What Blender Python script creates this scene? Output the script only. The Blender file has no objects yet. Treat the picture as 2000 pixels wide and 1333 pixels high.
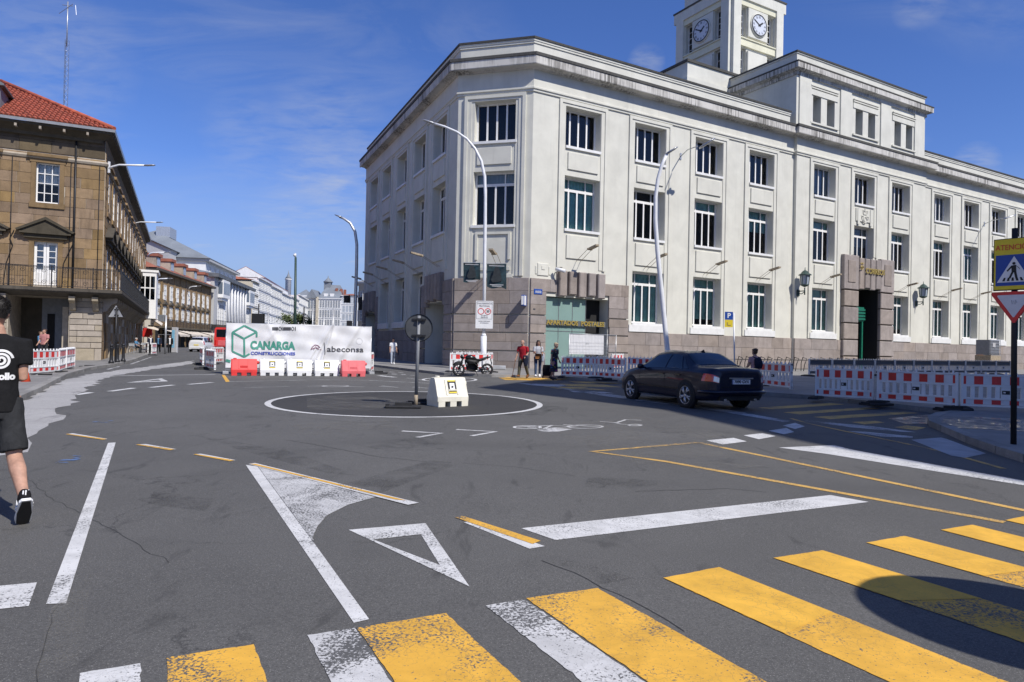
import bpy, bmesh, math, random
from mathutils import Matrix, Vector
random.seed(7)
rad = math.radians
scene = bpy.context.scene
COL = scene.collection
# ---------------------------------------------------------------- camera
FOC, EYE, ROLL = 1333.0, 1.6, .021
PITCH = math.atan(11.5 / FOC)
_cp, _sp, _cr, _sr = math.cos(PITCH), math.sin(PITCH), math.cos(ROLL), math.sin(ROLL)
V_F = Vector((0, _cp, _sp)); _R0 = Vector((1, 0, 0)); _U0 = Vector((0, -_sp, _cp))
V_R = _R0 * _cr + _U0 * _sr; V_U = _U0 * _cr - _R0 * _sr
cam_d = bpy.data.cameras.new('camera'); cam = bpy.data.objects.new('camera', cam_d); COL.objects.link(cam)
cam_d.sensor_width = 36.0; cam_d.lens = 36.0 * FOC / 2000; cam_d.clip_start = .1; cam_d.clip_end = 3000
cm = Matrix.Identity(4)
for i in range(3):
    cm[i][0] = V_R[i]; cm[i][1] = V_U[i]; cm[i][2] = -V_F[i]
cm[2][3] = EYE
cam.matrix_world = cm; scene.camera = cam
# ---------------------------------------------------------------- light
SUN_EL, SUN_PHI = rad(47), rad(46)          # elevation; angle from the camera's back towards its right
S_DIR = Vector((math.sin(SUN_PHI) * math.cos(SUN_EL), -math.cos(SUN_PHI) * math.cos(SUN_EL), math.sin(SUN_EL)))
world = bpy.data.worlds.new('World'); scene.world = world; world.use_nodes = True
wn, wl = world.node_tree.nodes, world.node_tree.links
bg = wn['Background']; sky = wn.new('ShaderNodeTexSky'); sky.sky_type = 'NISHITA'; sky.sun_disc = False
sky.sun_elevation = SUN_EL; sky.sun_rotation = math.atan2(S_DIR.x, S_DIR.y)
sky.altitude = 50; sky.air_density = 1.0; sky.dust_density = .25; sky.ozone_density = 2.6
bg.inputs['Strength'].default_value = .090
tc = wn.new('ShaderNodeTexCoord'); sx = wn.new('ShaderNodeSeparateXYZ'); wl.new(tc.outputs['Generated'], sx.inputs[0])
def wmath(op, a, b=None):
    n = wn.new('ShaderNodeMath'); n.operation = op
    for i, v in enumerate((a, b)):
        if v is None: continue
        if isinstance(v, (int, float)): n.inputs[i].default_value = v
        else: wl.new(v, n.inputs[i])
    return n.outputs[0]
zc = wmath('ADD', wmath('MAXIMUM', sx.outputs[2], 0.0), .12)
cx_ = wmath('DIVIDE', sx.outputs[0], zc); cy_ = wmath('DIVIDE', sx.outputs[1], zc)
cmb = wn.new('ShaderNodeCombineXYZ'); wl.new(cx_, cmb.inputs[0]); wl.new(wmath('MULTIPLY', cy_, 1.7), cmb.inputs[1])
def wnoise(scale, detail, rough, dist, off):
    m = wn.new('ShaderNodeMapping'); m.inputs['Location'].default_value = off; wl.new(cmb.outputs[0], m.inputs[0])
    n = wn.new('ShaderNodeTexNoise'); n.inputs['Scale'].default_value = scale; n.inputs['Detail'].default_value = detail
    n.inputs['Roughness'].default_value = rough; n.inputs['Distortion'].default_value = dist
    wl.new(m.outputs[0], n.inputs['Vector']); return n.outputs['Fac']
def wramp(fac, a, b):
    r = wn.new('ShaderNodeMapRange'); r.clamp = True; r.inputs[1].default_value = a; r.inputs[2].default_value = b
    wl.new(fac, r.inputs[0]); return r.outputs[0]
cl = wmath('MULTIPLY', wramp(wnoise(.55, 3, .5, .4, (3.1, 1.2, 0)), .50, .72), wramp(wnoise(2.2, 8, .62, 1.1, (0, 5, 0)), .40, .72))
lowc = wramp(wnoise(1.5, 7, .6, .3, (8.4, 2.2, 0)), .60, .70)
hz = wmath('SUBTRACT', 1.0, wramp(sx.outputs[2], .04, .30))
pn_ = wramp(wnoise(8., 5, .6, .3, (1, 2, 0)), .34, .6)
def puff(px, py, r, amt):
    d = V_F + V_R * ((px - 1000) / FOC) + V_U * ((666.5 - py) / FOC); d.normalize(); n = wn.new('ShaderNodeVectorMath'); n.operation = 'DOT_PRODUCT'; nrm_ = wn.new('ShaderNodeVectorMath'); nrm_.operation = 'NORMALIZE'
    wl.new(tc.outputs['Generated'], nrm_.inputs[0]); wl.new(nrm_.outputs[0], n.inputs[0]); n.inputs[1].default_value = d
    return wmath('MULTIPLY', wmath('MULTIPLY', wramp(n.outputs['Value'], math.cos(r), math.cos(r * .35)), pn_), amt)
puffs = puff(1262, 122, .026, .8)
for q_ in ((1905, 322, .028, .7), (1795, 12, .03, .55), (660, 410, .05, .5), (560, 440, .05, .45), (640, 265, .09, .42), (90, 110, .10, .42), (660, 360, .03, .4), (480, 260, .06, .3)): puffs = wmath('MAXIMUM', puffs, puff(*q_))
cl = wmath('ADD', cl, puffs)
cl = wmath('MINIMUM', wmath('ADD', wmath('MULTIPLY', cl, .36), wmath('MULTIPLY', wmath('MULTIPLY', lowc, hz), .42)), .8)
hzb = wmath('MULTIPLY', wmath('SUBTRACT', 1.0, wramp(sx.outputs[2], .0, .35)), .0)
mixc = wn.new('ShaderNodeMix'); mixc.data_type = 'RGBA'; wl.new(cl, mixc.inputs[0])
hs = wn.new('ShaderNodeHueSaturation'); hs.inputs['Saturation'].default_value = 1.15; hs.inputs['Value'].default_value = 1.0; wl.new(sky.outputs[0], hs.inputs['Color'])
hz2 = wn.new('ShaderNodeMix'); hz2.data_type = 'RGBA'; wl.new(wmath('SUBTRACT', 1.0, wramp(sx.outputs[2], .02, .24)), hz2.inputs[0]); tint = wn.new('ShaderNodeMix'); tint.data_type = 'RGBA'; tint.blend_type = 'MULTIPLY'; tint.inputs[0].default_value = 1; wl.new(hs.outputs[0], tint.inputs[6]); tint.inputs[7].default_value = (.98, 1.05, 1.55, 1); wl.new(tint.outputs[2], hz2.inputs[6]); hz2.inputs[7].default_value = (3.5, 4.7, 7.2, 1)
wl.new(hz2.outputs[2], mixc.inputs[6]); mixc.inputs[7].default_value = (6.3, 6.6, 7.2, 1)
wl.new(mixc.outputs[2], bg.inputs['Color'])
sun_d = bpy.data.lights.new('sun', 'SUN'); sun = bpy.data.objects.new('sun', sun_d); COL.objects.link(sun)
sun_d.energy = 5.0; sun_d.angle = rad(.55); sun_d.color = (1, .955, .89)
sun.rotation_euler = S_DIR.to_track_quat('Z', 'Y').to_euler(); sun.location = (40, -30, 60)
vs = scene.view_settings; vs.view_transform = 'Standard'; vs.look = 'None'; vs.exposure = .0; vs.gamma = 1; vs.use_curve_mapping = False
scene.render.engine = 'CYCLES'
scene.cycles.max_bounces = 6; scene.cycles.transparent_max_bounces = 12; scene.cycles.use_denoising = True
# ---------------------------------------------------------------- helpers: places
def gz(y): return .005 * min(max(y, 0.), 60.)
def ray(px, py): return V_F + V_R * ((px - 1000) / FOC) + V_U * ((666.5 - py) / FOC)
def G(px, py, h=0.):
    """point on the ground (or h above it) seen at a pixel of the 2000x1333 photograph"""
    d = ray(px, py); t = (h - EYE) / (d.z - .005 * d.y)
    if d.y * t > 60 or t < 0: t = (h + .3 - EYE) / d.z
    return Vector((d.x * t, d.y * t, EYE + d.z * t))
def D(px, py, dist):
    d = ray(px, py); t = dist / d.y
    return Vector((d.x * t, dist, EYE + d.z * t))
class Frame:
    """a vertical facade: u along it, v into the building, z up"""
    def __init__(s, o, d):
        s.o = Vector((o[0], o[1])); s.d = Vector((d[0], d[1])).normalized()
        s.n = Vector((s.d.y, -s.d.x))                              # outward
        s.M = Matrix(((s.d.x, -s.n.x, 0, s.o.x), (s.d.y, -s.n.y, 0, s.o.y), (0, 0, 1, 0), (0, 0, 0, 1)))
    def hit(s, px, py, off=0.):
        d = ray(px, py); o = s.o + s.n * off
        t = o.dot(s.n) / Vector((d.x, d.y)).dot(s.n)
        return (Vector((d.x * t, d.y * t)) - s.o).dot(s.d), EYE + d.z * t
    def pt(s, u, z, off=0.):
        q = s.o + s.d * u + s.n * off
        return Vector((q.x, q.y, z))
    def at(s, u, v, z): return s.M @ Matrix.Translation((u, v, z))
# ---------------------------------------------------------------- helpers: objects
WM = {}
def link(o, W=None, parent=None):
    W = W.copy() if W is not None else Matrix.Identity(4)
    COL.objects.link(o); WM[o.name] = W
    if parent is not None:
        o.parent = parent; o.matrix_basis = WM[parent.name].inverted() @ W
    else: o.matrix_basis = W
    return o
def props(o, label=None, cat=None, group=None, kind=None):
    for k, v in (('label', label), ('category', cat), ('group', group), ('kind', kind)):
        if v: o[k] = v
    return o
def thing(name, label, cat, W=None, group=None):
    o = bpy.data.objects.new(name, None); o.empty_display_size = .2
    if isinstance(W, (tuple, list, Vector)): W = Matrix.Translation(W)
    link(o, W); return props(o, label, cat, group)
def put(name, mesh, W=None, parent=None, **kw):
    o = bpy.data.objects.new(name, mesh); link(o, W, parent); return props(o, **kw)
def kids(o): return [c for c in COL.objects if c.parent == o]
KIDS = {}
def copy_tree(root, W, label=None):
    """copy a thing with its parts and sub-parts to a new place"""
    r = root.copy(); COL.objects.link(r); r.matrix_basis = W; WM[r.name] = W.copy()
    if label: r['label'] = label
    for ch in root.children:
        c = ch.copy(); COL.objects.link(c); c.parent = r
        for g in ch.children:
            e = g.copy(); COL.objects.link(e); e.parent = c
    return r
def yaw_at(p, ang): return Matrix.Translation(p) @ Matrix.Rotation(ang, 4, 'Z')
# ---------------------------------------------------------------- helpers: meshes
class MB:
    def __init__(s): s.v = []; s.f = []; s.mi = []; s.sm = []; s.m = 0; s.M = None; s.smooth = False
    def av(s, p):
        p = Vector(p)
        if s.M is not None: p = s.M @ p
        s.v.append(p); return len(s.v) - 1
    def af(s, idx):
        s.f.append(tuple(idx)); s.mi.append(s.m); s.sm.append(s.smooth)
    def poly(s, pts): s.af([s.av(p) for p in pts])
    def box(s, x0, x1, y0, y1, z0, z1, skip=''):
        i = [s.av(p) for p in ((x0, y0, z0), (x1, y0, z0), (x1, y1, z0), (x0, y1, z0), (x0, y0, z1), (x1, y0, z1), (x1, y1, z1), (x0, y1, z1))]
        for k, q in (('b', (3, 2, 1, 0)), ('t', (4, 5, 6, 7)), ('f', (0, 1, 5, 4)), ('r', (1, 2, 6, 5)), ('k', (2, 3, 7, 6)), ('l', (3, 0, 4, 7))):
            if k not in skip: s.af([i[j] for j in q])
        return s
    def bev(s, x0, x1, y0, y1, z0, z1, b):
        """box with chamfered outline on the front (y0) side"""
        o = [(x0, y1, z0), (x1, y1, z0), (x1, y1, z1), (x0, y1, z1)]
        m = [(x0, y0 + b, z0), (x1, y0 + b, z0), (x1, y0 + b, z1), (x0, y0 + b, z1)]
        f = [(x0 + b, y0, z0 + b), (x1 - b, y0, z0 + b), (x1 - b, y0, z1 - b), (x0 + b, y0, z1 - b)]
        o, m, f = [[s.av(p) for p in r] for r in (o, m, f)]
        s.af(f)
        for a, b_ in ((f, m), (m, o)):
            for k in range(4): s.af((a[(k + 1) % 4], a[k], b_[k], b_[(k + 1) % 4]))
        return s
    def prism(s, pts, z0, z1):
        """polygon (ccw, xy) extruded in z; pts may carry their own base z"""
        b = [s.av((p[0], p[1], z0 + (p[2] if len(p) > 2 else 0))) for p in pts]
        t = [s.av((p[0], p[1], z1 + (p[2] if len(p) > 2 else 0))) for p in pts]
        n = len(pts); s.af(t); s.af(b[::-1])
        for k in range(n): s.af((b[k], b[(k + 1) % n], t[(k + 1) % n], t[k]))
        return s
    def yprism(s, pts, y0, y1):
        """polygon in x,z (ccw seen from the front) extruded in y"""
        a = [s.av((p[0], y0, p[1])) for p in pts]; b = [s.av((p[0], y1, p[1])) for p in pts]
        n = len(pts); s.af(a); s.af(b[::-1])
        for k in range(n): s.af((a[(k + 1) % n], a[k], b[k], b[(k + 1) % n]))
        return s
    def tube(s, pts, r, n=8, cap=True, closed=False, flat=1.):
        pts = [Vector(p) for p in pts]; rs = r if isinstance(r, (list, tuple)) else [r] * len(pts)
        rings = []; prev = None; L = len(pts)
        for i, p in enumerate(pts):
            if closed: t = pts[(i + 1) % L] - pts[i - 1]
            else: t = pts[min(i + 1, L - 1)] - pts[max(i - 1, 0)]
            if t.length < 1e-9: t = Vector((0, 0, 1))
            t.normalize()
            if prev is None:
                a = Vector((0, 0, 1)) if abs(t.z) < .9 else Vector((1, 0, 0))
                x = t.cross(a).normalized()
            else: x = (prev - t * prev.dot(t)).normalized()
            prev = x; y = t.cross(x)
            rings.append([s.av(p + (x * math.cos(k * 2 * math.pi / n) + y * math.sin(k * 2 * math.pi / n) * flat) * rs[i]) for k in range(n)])
        m = s.smooth; s.smooth = n > 5
        for i in range(L if closed else L - 1):
            a, b = rings[i], rings[(i + 1) % L]
            for k in range(n): s.af((a[k], a[(k + 1) % n], b[(k + 1) % n], b[k]))
        s.smooth = m
        if cap and not closed: s.af(rings[0][::-1]); s.af(rings[-1])
        return s
    def lathe(s, prof, n=16, c=(0, 0, 0), cap=True):
        rings = [[s.av((c[0] + r * math.cos(k * 2 * math.pi / n), c[1] + r * math.sin(k * 2 * math.pi / n), c[2] + z)) for k in range(n)] for r, z in prof]
        m = s.smooth; s.smooth = True
        for a, b in zip(rings, rings[1:]):
            for k in range(n): s.af((a[k], a[(k + 1) % n], b[(k + 1) % n], b[k]))
        s.smooth = m
        if cap: s.af(rings[0][::-1]); s.af(rings[-1])
        return s
    def loft(s, rings, cap=True):
        rs = [[s.av(p) for p in r] for r in rings]; n = len(rs[0])
        for a, b in zip(rs, rs[1:]):
            for k in range(n): s.af((a[k], a[(k + 1) % n], b[(k + 1) % n], b[k]))
        if cap: s.af(rs[0][::-1]); s.af(rs[-1])
        return s
    def ball(s, c, r, n=12, m=8, sc=(1, 1, 1)):
        s.lathe_m(c, [(math.sin(math.pi * k / m) * r, -math.cos(math.pi * k / m) * r) for k in range(m + 1)], n, sc); return s
    def lathe_m(s, c, prof, n, sc):
        rings = [[s.av((c[0] + r * math.cos(k * 2 * math.pi / n) * sc[0], c[1] + r * math.sin(k * 2 * math.pi / n) * sc[1], c[2] + z * sc[2])) for k in range(n)] for r, z in prof]
        mm = s.smooth; s.smooth = True
        for a, b in zip(rings, rings[1:]):
            for k in range(n): s.af((a[k], a[(k + 1) % n], b[(k + 1) % n], b[k]))
        s.smooth = mm
    def wall(s, x0, x1, z0, z1, holes, y=0., depth=.5, back=None):
        """a wall face with rectangular openings and their reveals"""
        xs = sorted({x0, x1, *[h[i] for h in holes for i in (0, 1)]}); zs = sorted({z0, z1, *[h[i] for h in holes for i in (2, 3)]})
        xs = [x for x in xs if x0 <= x <= x1]; zs = [z for z in zs if z0 <= z <= z1]
        for za, zb in zip(zs, zs[1:]):
            run = None
            for xa, xb in zip(xs, xs[1:]):
                mx, mz = (xa + xb) / 2, (za + zb) / 2
                solid = not any(h[0] < mx < h[1] and h[2] < mz < h[3] for h in holes)
                if solid: run = (run[0], xb) if run else (xa, xb)
                if run and (not solid or xb == xs[-1]):
                    s.poly([(run[0], y, za), (run[1], y, za), (run[1], y, zb), (run[0], y, zb)]); run = None
        for h in holes:
            d = y + (h[4] if len(h) > 4 else depth); a, b, c, e = h[:4]
            s.poly([(a, y, c), (a, y, e), (a, d, e), (a, d, c)]); s.poly([(b, y, e), (b, y, c), (b, d, c), (b, d, e)])
            s.poly([(a, y, e), (b, y, e), (b, d, e), (a, d, e)]); s.poly([(b, y, c), (a, y, c), (a, d, c), (b, d, c)])
        return s
    def mesh(s, name, mats):
        me = bpy.data.meshes.new(name); me.from_pydata([tuple(v) for v in s.v], [], s.f)
        for m in (mats if isinstance(mats, (list, tuple)) else [mats]): me.materials.append(m)
        me.polygons.foreach_set('material_index', s.mi); me.polygons.foreach_set('use_smooth', s.sm)
        me.update(); return me
    def build(s, name, mats, parent=None, W=None, **kw): return put(name, s.mesh(name, mats), W, parent, **kw)
def text_mesh(txt, size, mat, depth=.004, align='CENTER', sp=1., bold=0., sx=1., name='lettering'):
    """lettering as a mesh lying in x,z facing -y"""
    c = bpy.data.curves.new('t', 'FONT'); c.body = txt; c.size = size; c.align_x = align; c.align_y = 'CENTER'
    c.space_character = sp; c.extrude = depth; c.offset = bold; c.resolution_u = 3
    o = bpy.data.objects.new('t', c); COL.objects.link(o)
    dg = bpy.context.evaluated_depsgraph_get(); me = bpy.data.meshes.new_from_object(o.evaluated_get(dg))
    COL.objects.unlink(o); bpy.data.objects.remove(o); bpy.data.curves.remove(c)
    me.transform(Matrix.Diagonal((sx, 1, 1, 1))); me.transform(Matrix.Rotation(rad(90), 4, 'X'))
    me.materials.clear(); me.materials.append(mat); me.name = name
    return me
# ---------------------------------------------------------------- materials
MAT = {}
def nd(t, typ, **kw):
    n = t.nodes.new(typ)
    for k, v in kw.items():
        if k.startswith('_'): setattr(n, k[1:], v)
        else: n.inputs[k.replace('__', ' ')].default_value = v
    return n
def mixc_(t, fac, a, b, mode='MIX'):
    m = t.nodes.new('ShaderNodeMix'); m.data_type = 'RGBA'; m.blend_type = mode
    for sock, v in ((m.inputs[0], fac), (m.inputs[6], a), (m.inputs[7], b)):
        if isinstance(v, (int, float)): sock.default_value = v
        elif isinstance(v, (tuple, list)): sock.default_value = (*v[:3], 1)
        else: t.links.new(v, sock)
    return m.outputs[2]
def mrange(t, v, a, b, c=0., d=1.):
    n = t.nodes.new('ShaderNodeMapRange'); n.clamp = True
    for i, x in enumerate((a, b, c, d)): n.inputs[i + 1].default_value = x
    t.links.new(v, n.inputs[0]); return n.outputs[0]
def mth(t, op, a, b=None):
    n = t.nodes.new('ShaderNodeMath'); n.operation = op
    for i, v in enumerate((a, b)):
        if v is None: continue
        if isinstance(v, (int, float)): n.inputs[i].default_value = v
        else: t.links.new(v, n.inputs[i])
    return n.outputs[0]
def posn(t, scale=(1, 1, 1)):
    g = t.nodes.new('ShaderNodeNewGeometry'); m = t.nodes.new('ShaderNodeMapping'); m.inputs['Scale'].default_value = scale
    t.links.new(g.outputs['Position'], m.inputs[0]); return m.outputs[0]
def nz(t, vec, scale, detail=4, rough=.55, dist=0.):
    n = nd(t, 'ShaderNodeTexNoise', Scale=scale, Detail=detail, Roughness=rough, Distortion=dist)
    t.links.new(vec, n.inputs['Vector']); return n.outputs['Fac']
def base(name):
    m = bpy.data.materials.new(name); m.use_nodes = True; t = m.node_tree
    MAT[name] = m; return m, t, t.nodes['Principled BSDF']
def bump(t, b, h, strength, dist=.01):
    n = nd(t, 'ShaderNodeBump', Strength=strength, Distance=dist); t.links.new(h, n.inputs['Height']); t.links.new(n.outputs[0], b.inputs['Normal'])
def plain(name, col, rough=.6, var=.12, scale=6., metal=0., bmp=0., rnd=0., spec=.5, coat=0.):
    """a colour with soft mottling (and a little variation from object to object)"""
    m, t, b = base(name); b.inputs['Roughness'].default_value = rough; b.inputs['Metallic'].default_value = metal
    b.inputs['Specular IOR Level'].default_value = spec; b.inputs['Coat Weight'].default_value = coat; b.inputs['Coat Roughness'].default_value = .05
    v = posn(t); f = nz(t, v, scale, 6, .6)
    lo = tuple(c * (1 - var) for c in col); hi = tuple(min(c * (1 + var), .95) for c in col)
    c = mixc_(t, mrange(t, f, .3, .7), lo, hi)
    if rnd:
        oi = t.nodes.new('ShaderNodeObjectInfo'); hsv = t.nodes.new('ShaderNodeHueSaturation')
        t.links.new(mrange(t, oi.outputs['Random'], 0, 1, 1 - rnd, 1 + rnd), hsv.inputs['Value']); t.links.new(c, hsv.inputs['Color']); c = hsv.outputs[0]
    t.links.new(c, b.inputs['Base Color'])
    if bmp: bump(t, b, nz(t, v, scale * 6, 4), bmp)
    return m
def asphalt(name, col, dark=.7, blue=0.):
    m, t, b = base(name); b.inputs['Roughness'].default_value = .85; v = posn(t)
    big = nz(t, v, .22, 5, .6, .6); med = nz(t, v, 1.6, 6, .65, .5); fine = nz(t, v, 75., 2, .6); grit = nz(t, v, 150., 1, .5)
    c = mixc_(t, mrange(t, big, .35, .65), tuple(x * .80 for x in col), tuple(x * 1.14 for x in col))
    c = mixc_(t, mth(t, 'MULTIPLY', mrange(t, med, .55, .70), .5), c, tuple(x * dark for x in col))
    c = mixc_(t, mrange(t, fine, .38, .66, 0, .72), c, tuple(x * .45 for x in col))
    c = mixc_(t, mrange(t, grit, .60, .74, 0, .75), c, tuple(min(1, x * 2.5) for x in col))
    # dark smears and hairline cracks
    sv = posn(t, (1, .28, 1)); sm = nz(t, sv, 1.9, 3, .7, 1.4)
    c = mixc_(t, mrange(t, sm, .60, .70, 0, .5), c, tuple(x * .35 for x in col))
    vo = nd(t, 'ShaderNodeTexVoronoi', Scale=.28, _feature='DISTANCE_TO_EDGE')
    wv = t.nodes.new('ShaderNodeVectorMath'); wv.operation = 'ADD'; no = nd(t, 'ShaderNodeTexNoise', Scale=1.3, Detail=8., Roughness=.7); t.links.new(v, no.inputs['Vector'])
    sc_ = t.nodes.new('ShaderNodeVectorMath'); sc_.operation = 'SCALE'; sc_.inputs['Scale'].default_value = 1.3; t.links.new(no.outputs['Color'], sc_.inputs[0])
    t.links.new(v, wv.inputs[0]); t.links.new(sc_.outputs[0], wv.inputs[1]); t.links.new(wv.outputs[0], vo.inputs['Vector'])
    cr = mth(t, 'MULTIPLY', mrange(t, vo.outputs['Distance'], 0, .006, 1, 0), mrange(t, nz(t, v, .35, 2), .45, .53))
    c = mixc_(t, mth(t, 'MULTIPLY', cr, .75), c, tuple(x * .3 for x in col))
    t.links.new(c, b.inputs['Base Color']); bump(t, b, fine, .45, .006)
    return m
def paint(name, col, under=(.095, .094, .09), wear=.5, edge=.62):
    """road paint worn down to the asphalt in flakes and cracks"""
    m, t, b = base(name); b.inputs['Roughness'].default_value = .75; v = posn(t)
    big = nz(t, v, 1.1, 4, .6, .8); fine = nz(t, v, 55., 3, .65); dirt = nz(t, v, 3.2, 6, .65, .6)
    vo = nd(t, 'ShaderNodeTexVoronoi', Scale=13., _feature='DISTANCE_TO_EDGE')
    no = nd(t, 'ShaderNodeTexNoise', Scale=9., Detail=4.); t.links.new(v, no.inputs['Vector'])
    wv = t.nodes.new('ShaderNodeVectorMath'); wv.operation = 'ADD'; s2 = t.nodes.new('ShaderNodeVectorMath'); s2.operation = 'SCALE'; s2.inputs['Scale'].default_value = .12
    t.links.new(no.outputs['Color'], s2.inputs[0]); t.links.new(v, wv.inputs[0]); t.links.new(s2.outputs[0], wv.inputs[1]); t.links.new(wv.outputs[0], vo.inputs['Vector'])
    c = mixc_(t, mrange(t, dirt, .35, .75), tuple(min(.95, x * 1.05) for x in col), tuple(x * .72 for x in col))
    patch = mrange(t, big, .46, .72)
    chips = mrange(t, mth(t, 'ADD', fine, mth(t, 'MULTIPLY', patch, wear * .32)), edge, edge + .07)
    cracks = mth(t, 'MULTIPLY', mrange(t, vo.outputs['Distance'], 0., .035, 1, 0), mth(t, 'MULTIPLY', mrange(t, big, .40, .62), min(1, wear * 1.3)))
    c = mixc_(t, mth(t, 'MAXIMUM', chips, cracks), c, under)
    t.links.new(c, b.inputs['Base Color']); bump(t, b, fine, .25, .004)
    return m
def stucco(name, col, streak=0., stain=(.09, .085, .075), blotch=.12):
    m, t, b = base(name); b.inputs['Roughness'].default_value = .9; b.inputs['Specular IOR Level'].default_value = .2
    v = posn(t); f = nz(t, v, .8, 6, .6, .3); f2 = nz(t, v, 30., 3)
    c = mixc_(t, mrange(t, f, .35, .7), tuple(min(.9, x * 1.03) for x in col), tuple(x * (1 - blotch) for x in col))
    sv = posn(t, (3.2, 3.2, .16)); s1 = nz(t, sv, 1.3, 5, .65)
    c = mixc_(t, mrange(t, s1, .54, .76, 0, .24 + streak * .1), c, tuple(x * .62 for x in col))
    if streak:
        sv2 = posn(t, (5, 5, .22)); s2 = nz(t, sv2, 1.6, 6, .7); gate = mrange(t, nz(t, v, .45, 3), .36, .62)
        c = mixc_(t, mth(t, 'MULTIPLY', mrange(t, s2, .44, .54), mth(t, 'MULTIPLY', gate, streak)), c, stain)
    t.links.new(c, b.inputs['Base Color']); bump(t, b, f2, .12, .005)
    return m
def smear(name, col, amt, sc_=2.2, lo=.48, hi=.66):
    m, t, b = base(name); b.inputs['Roughness'].default_value = .9; b.inputs['Base Color'].default_value = (*col, 1); v = posn(t)
    a = mth(t, 'MULTIPLY', mrange(t, nz(t, v, sc_, 7, .68, .8), lo, hi), mrange(t, nz(t, v, 60., 2), .3, .6)); t.links.new(mth(t, 'MULTIPLY', a, amt), b.inputs['Alpha']); return m
def stone(name, col, rnd=.18, stain=.35, sat=.12, joint=None):
    m, t, b = base(name); b.inputs['Roughness'].default_value = .88; b.inputs['Specular IOR Level'].default_value = .25
    v = posn(t); f = nz(t, v, 1.4, 7, .65, .5); g = nz(t, v, 28., 4, .7)
    oi = t.nodes.new('ShaderNodeObjectInfo')
    c = mixc_(t, mrange(t, f, .32, .7), tuple(min(.9, x * 1.12) for x in col), tuple(x * .74 for x in col))
    c = mixc_(t, mrange(t, g, .38, .7, 0, .45), c, tuple(x * .55 for x in col))
    sv = posn(t, (2.2, 2.2, .35)); s1 = nz(t, sv, 1.1, 6, .7)
    c = mixc_(t, mrange(t, s1, .52, .72, 0, stain), c, tuple(x * .3 for x in col))
    hsv = t.nodes.new('ShaderNodeHueSaturation'); t.links.new(c, hsv.inputs['Color'])
    t.links.new(mrange(t, oi.outputs['Random'], 0, 1, 1 - rnd, 1 + rnd), hsv.inputs['Value'])
    wn_ = nd(t, 'ShaderNodeTexWhiteNoise', _noise_dimensions='1D'); t.links.new(oi.outputs['Random'], wn_.inputs['W'])
    t.links.new(mrange(t, wn_.outputs['Value'], 0, 1, 1 - sat * 2, 1 + sat * 2), hsv.inputs['Saturation'])
    t.links.new(mrange(t, wn_.outputs['Value'], 0, 1, .5 - sat * .07, .5 + sat * .07), hsv.inputs['Hue'])
    t.links.new(hsv.outputs[0], b.inputs['Base Color']); bump(t, b, g, .4, .012)
    return m
def glass(name, tint=(.9, .95, .95), refl=1.):
    """a window pane: clear with a sky reflection that grows at grazing angles"""
    m, t, b = base(name); out = t.nodes['Material Output']; t.nodes.remove(b)
    tr = nd(t, 'ShaderNodeBsdfTransparent', Color=(*tint, 1)); gl = nd(t, 'ShaderNodeBsdfGlossy', Roughness=.02)
    fr = nd(t, 'ShaderNodeFresnel', IOR=1.52)
    w = nz(t, posn(t), 1.2, 2); bp = nd(t, 'ShaderNodeBump', Strength=.03, Distance=.05); t.links.new(w, bp.inputs['Height']); t.links.new(bp.outputs[0], gl.inputs['Normal'])
    mx = t.nodes.new('ShaderNodeMixShader'); t.links.new(mth(t, 'MINIMUM', mth(t, 'MULTIPLY', fr.outputs[0], refl), 1.), mx.inputs[0])
    t.links.new(tr.outputs[0], mx.inputs[1]); t.links.new(gl.outputs[0], mx.inputs[2]); t.links.new(mx.outputs[0], out.inputs[0])
    return m
plain('dark', (.012, .012, .013), .8); plain('interior', (.02, .019, .018), .9, .3, 1.5)
asphalt('asphalt', (.112, .109, .101)); asphalt('asphalt_dark', (.047, .045, .042), .55); asphalt('asphalt_pale', (.40, .39, .375), .85)
paint('paint_white', (.63, .625, .605), wear=.5); paint('paint_yellow_fresh', (.78, .435, .05), wear=.3, edge=.70); paint('paint_yellow', (.74, .405, .05), wear=.7, edge=.625); paint('paint_faded', (.54, .535, .52), wear=.8, edge=.56)
paint('paint_ochre', (.66, .40, .10), wear=.7, edge=.58); paint('paint_worn', (.58, .575, .56), wear=.95, edge=.60)
stucco('stucco', (.63, .62, .545)); stucco('stucco_cornice', (.60, .58, .53), streak=.82); stucco('stucco_cap', (.10, .097, .088), streak=.5, stain=(.04, .04, .04)); stucco('stucco_cream', (.68, .66, .50))
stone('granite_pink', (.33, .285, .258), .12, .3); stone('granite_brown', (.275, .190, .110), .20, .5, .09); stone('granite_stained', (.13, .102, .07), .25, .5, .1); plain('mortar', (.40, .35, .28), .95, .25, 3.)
plain('mortar_dark', (.09, .078, .066), .95, .25, 3.)
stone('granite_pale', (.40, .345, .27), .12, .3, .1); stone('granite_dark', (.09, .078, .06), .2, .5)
plain('frame_white', (.78, .77, .74), .45, .05, 5.); plain('trim_white', (.70, .70, .68), .6, .08, 3.)
glass('pane'); glass('pane_dark', (.35, .4, .42), 1.6)
plain('curtain_green', (.40, .72, .63), .8, .2, 2.); plain('curtain_white', (.6, .62, .62), .8, .1, 2.); plain('blind_grey', (.33, .37, .38), .7, .15, 2.)
plain('iron', (.028, .028, .03), .5, .3, 8., .4); plain('iron_green', (.03, .06, .05), .5, .3, 8.); plain('steel', (.42, .43, .44), .35, .15, 5., .85)
plain('galvanised', (.50, .51, .52), .4, .15, 4., .6); plain('lamp_white', (.72, .73, .74), .35, .06, 4.); plain('rust', (.33, .27, .19), .8, .35, 12.)
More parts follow.
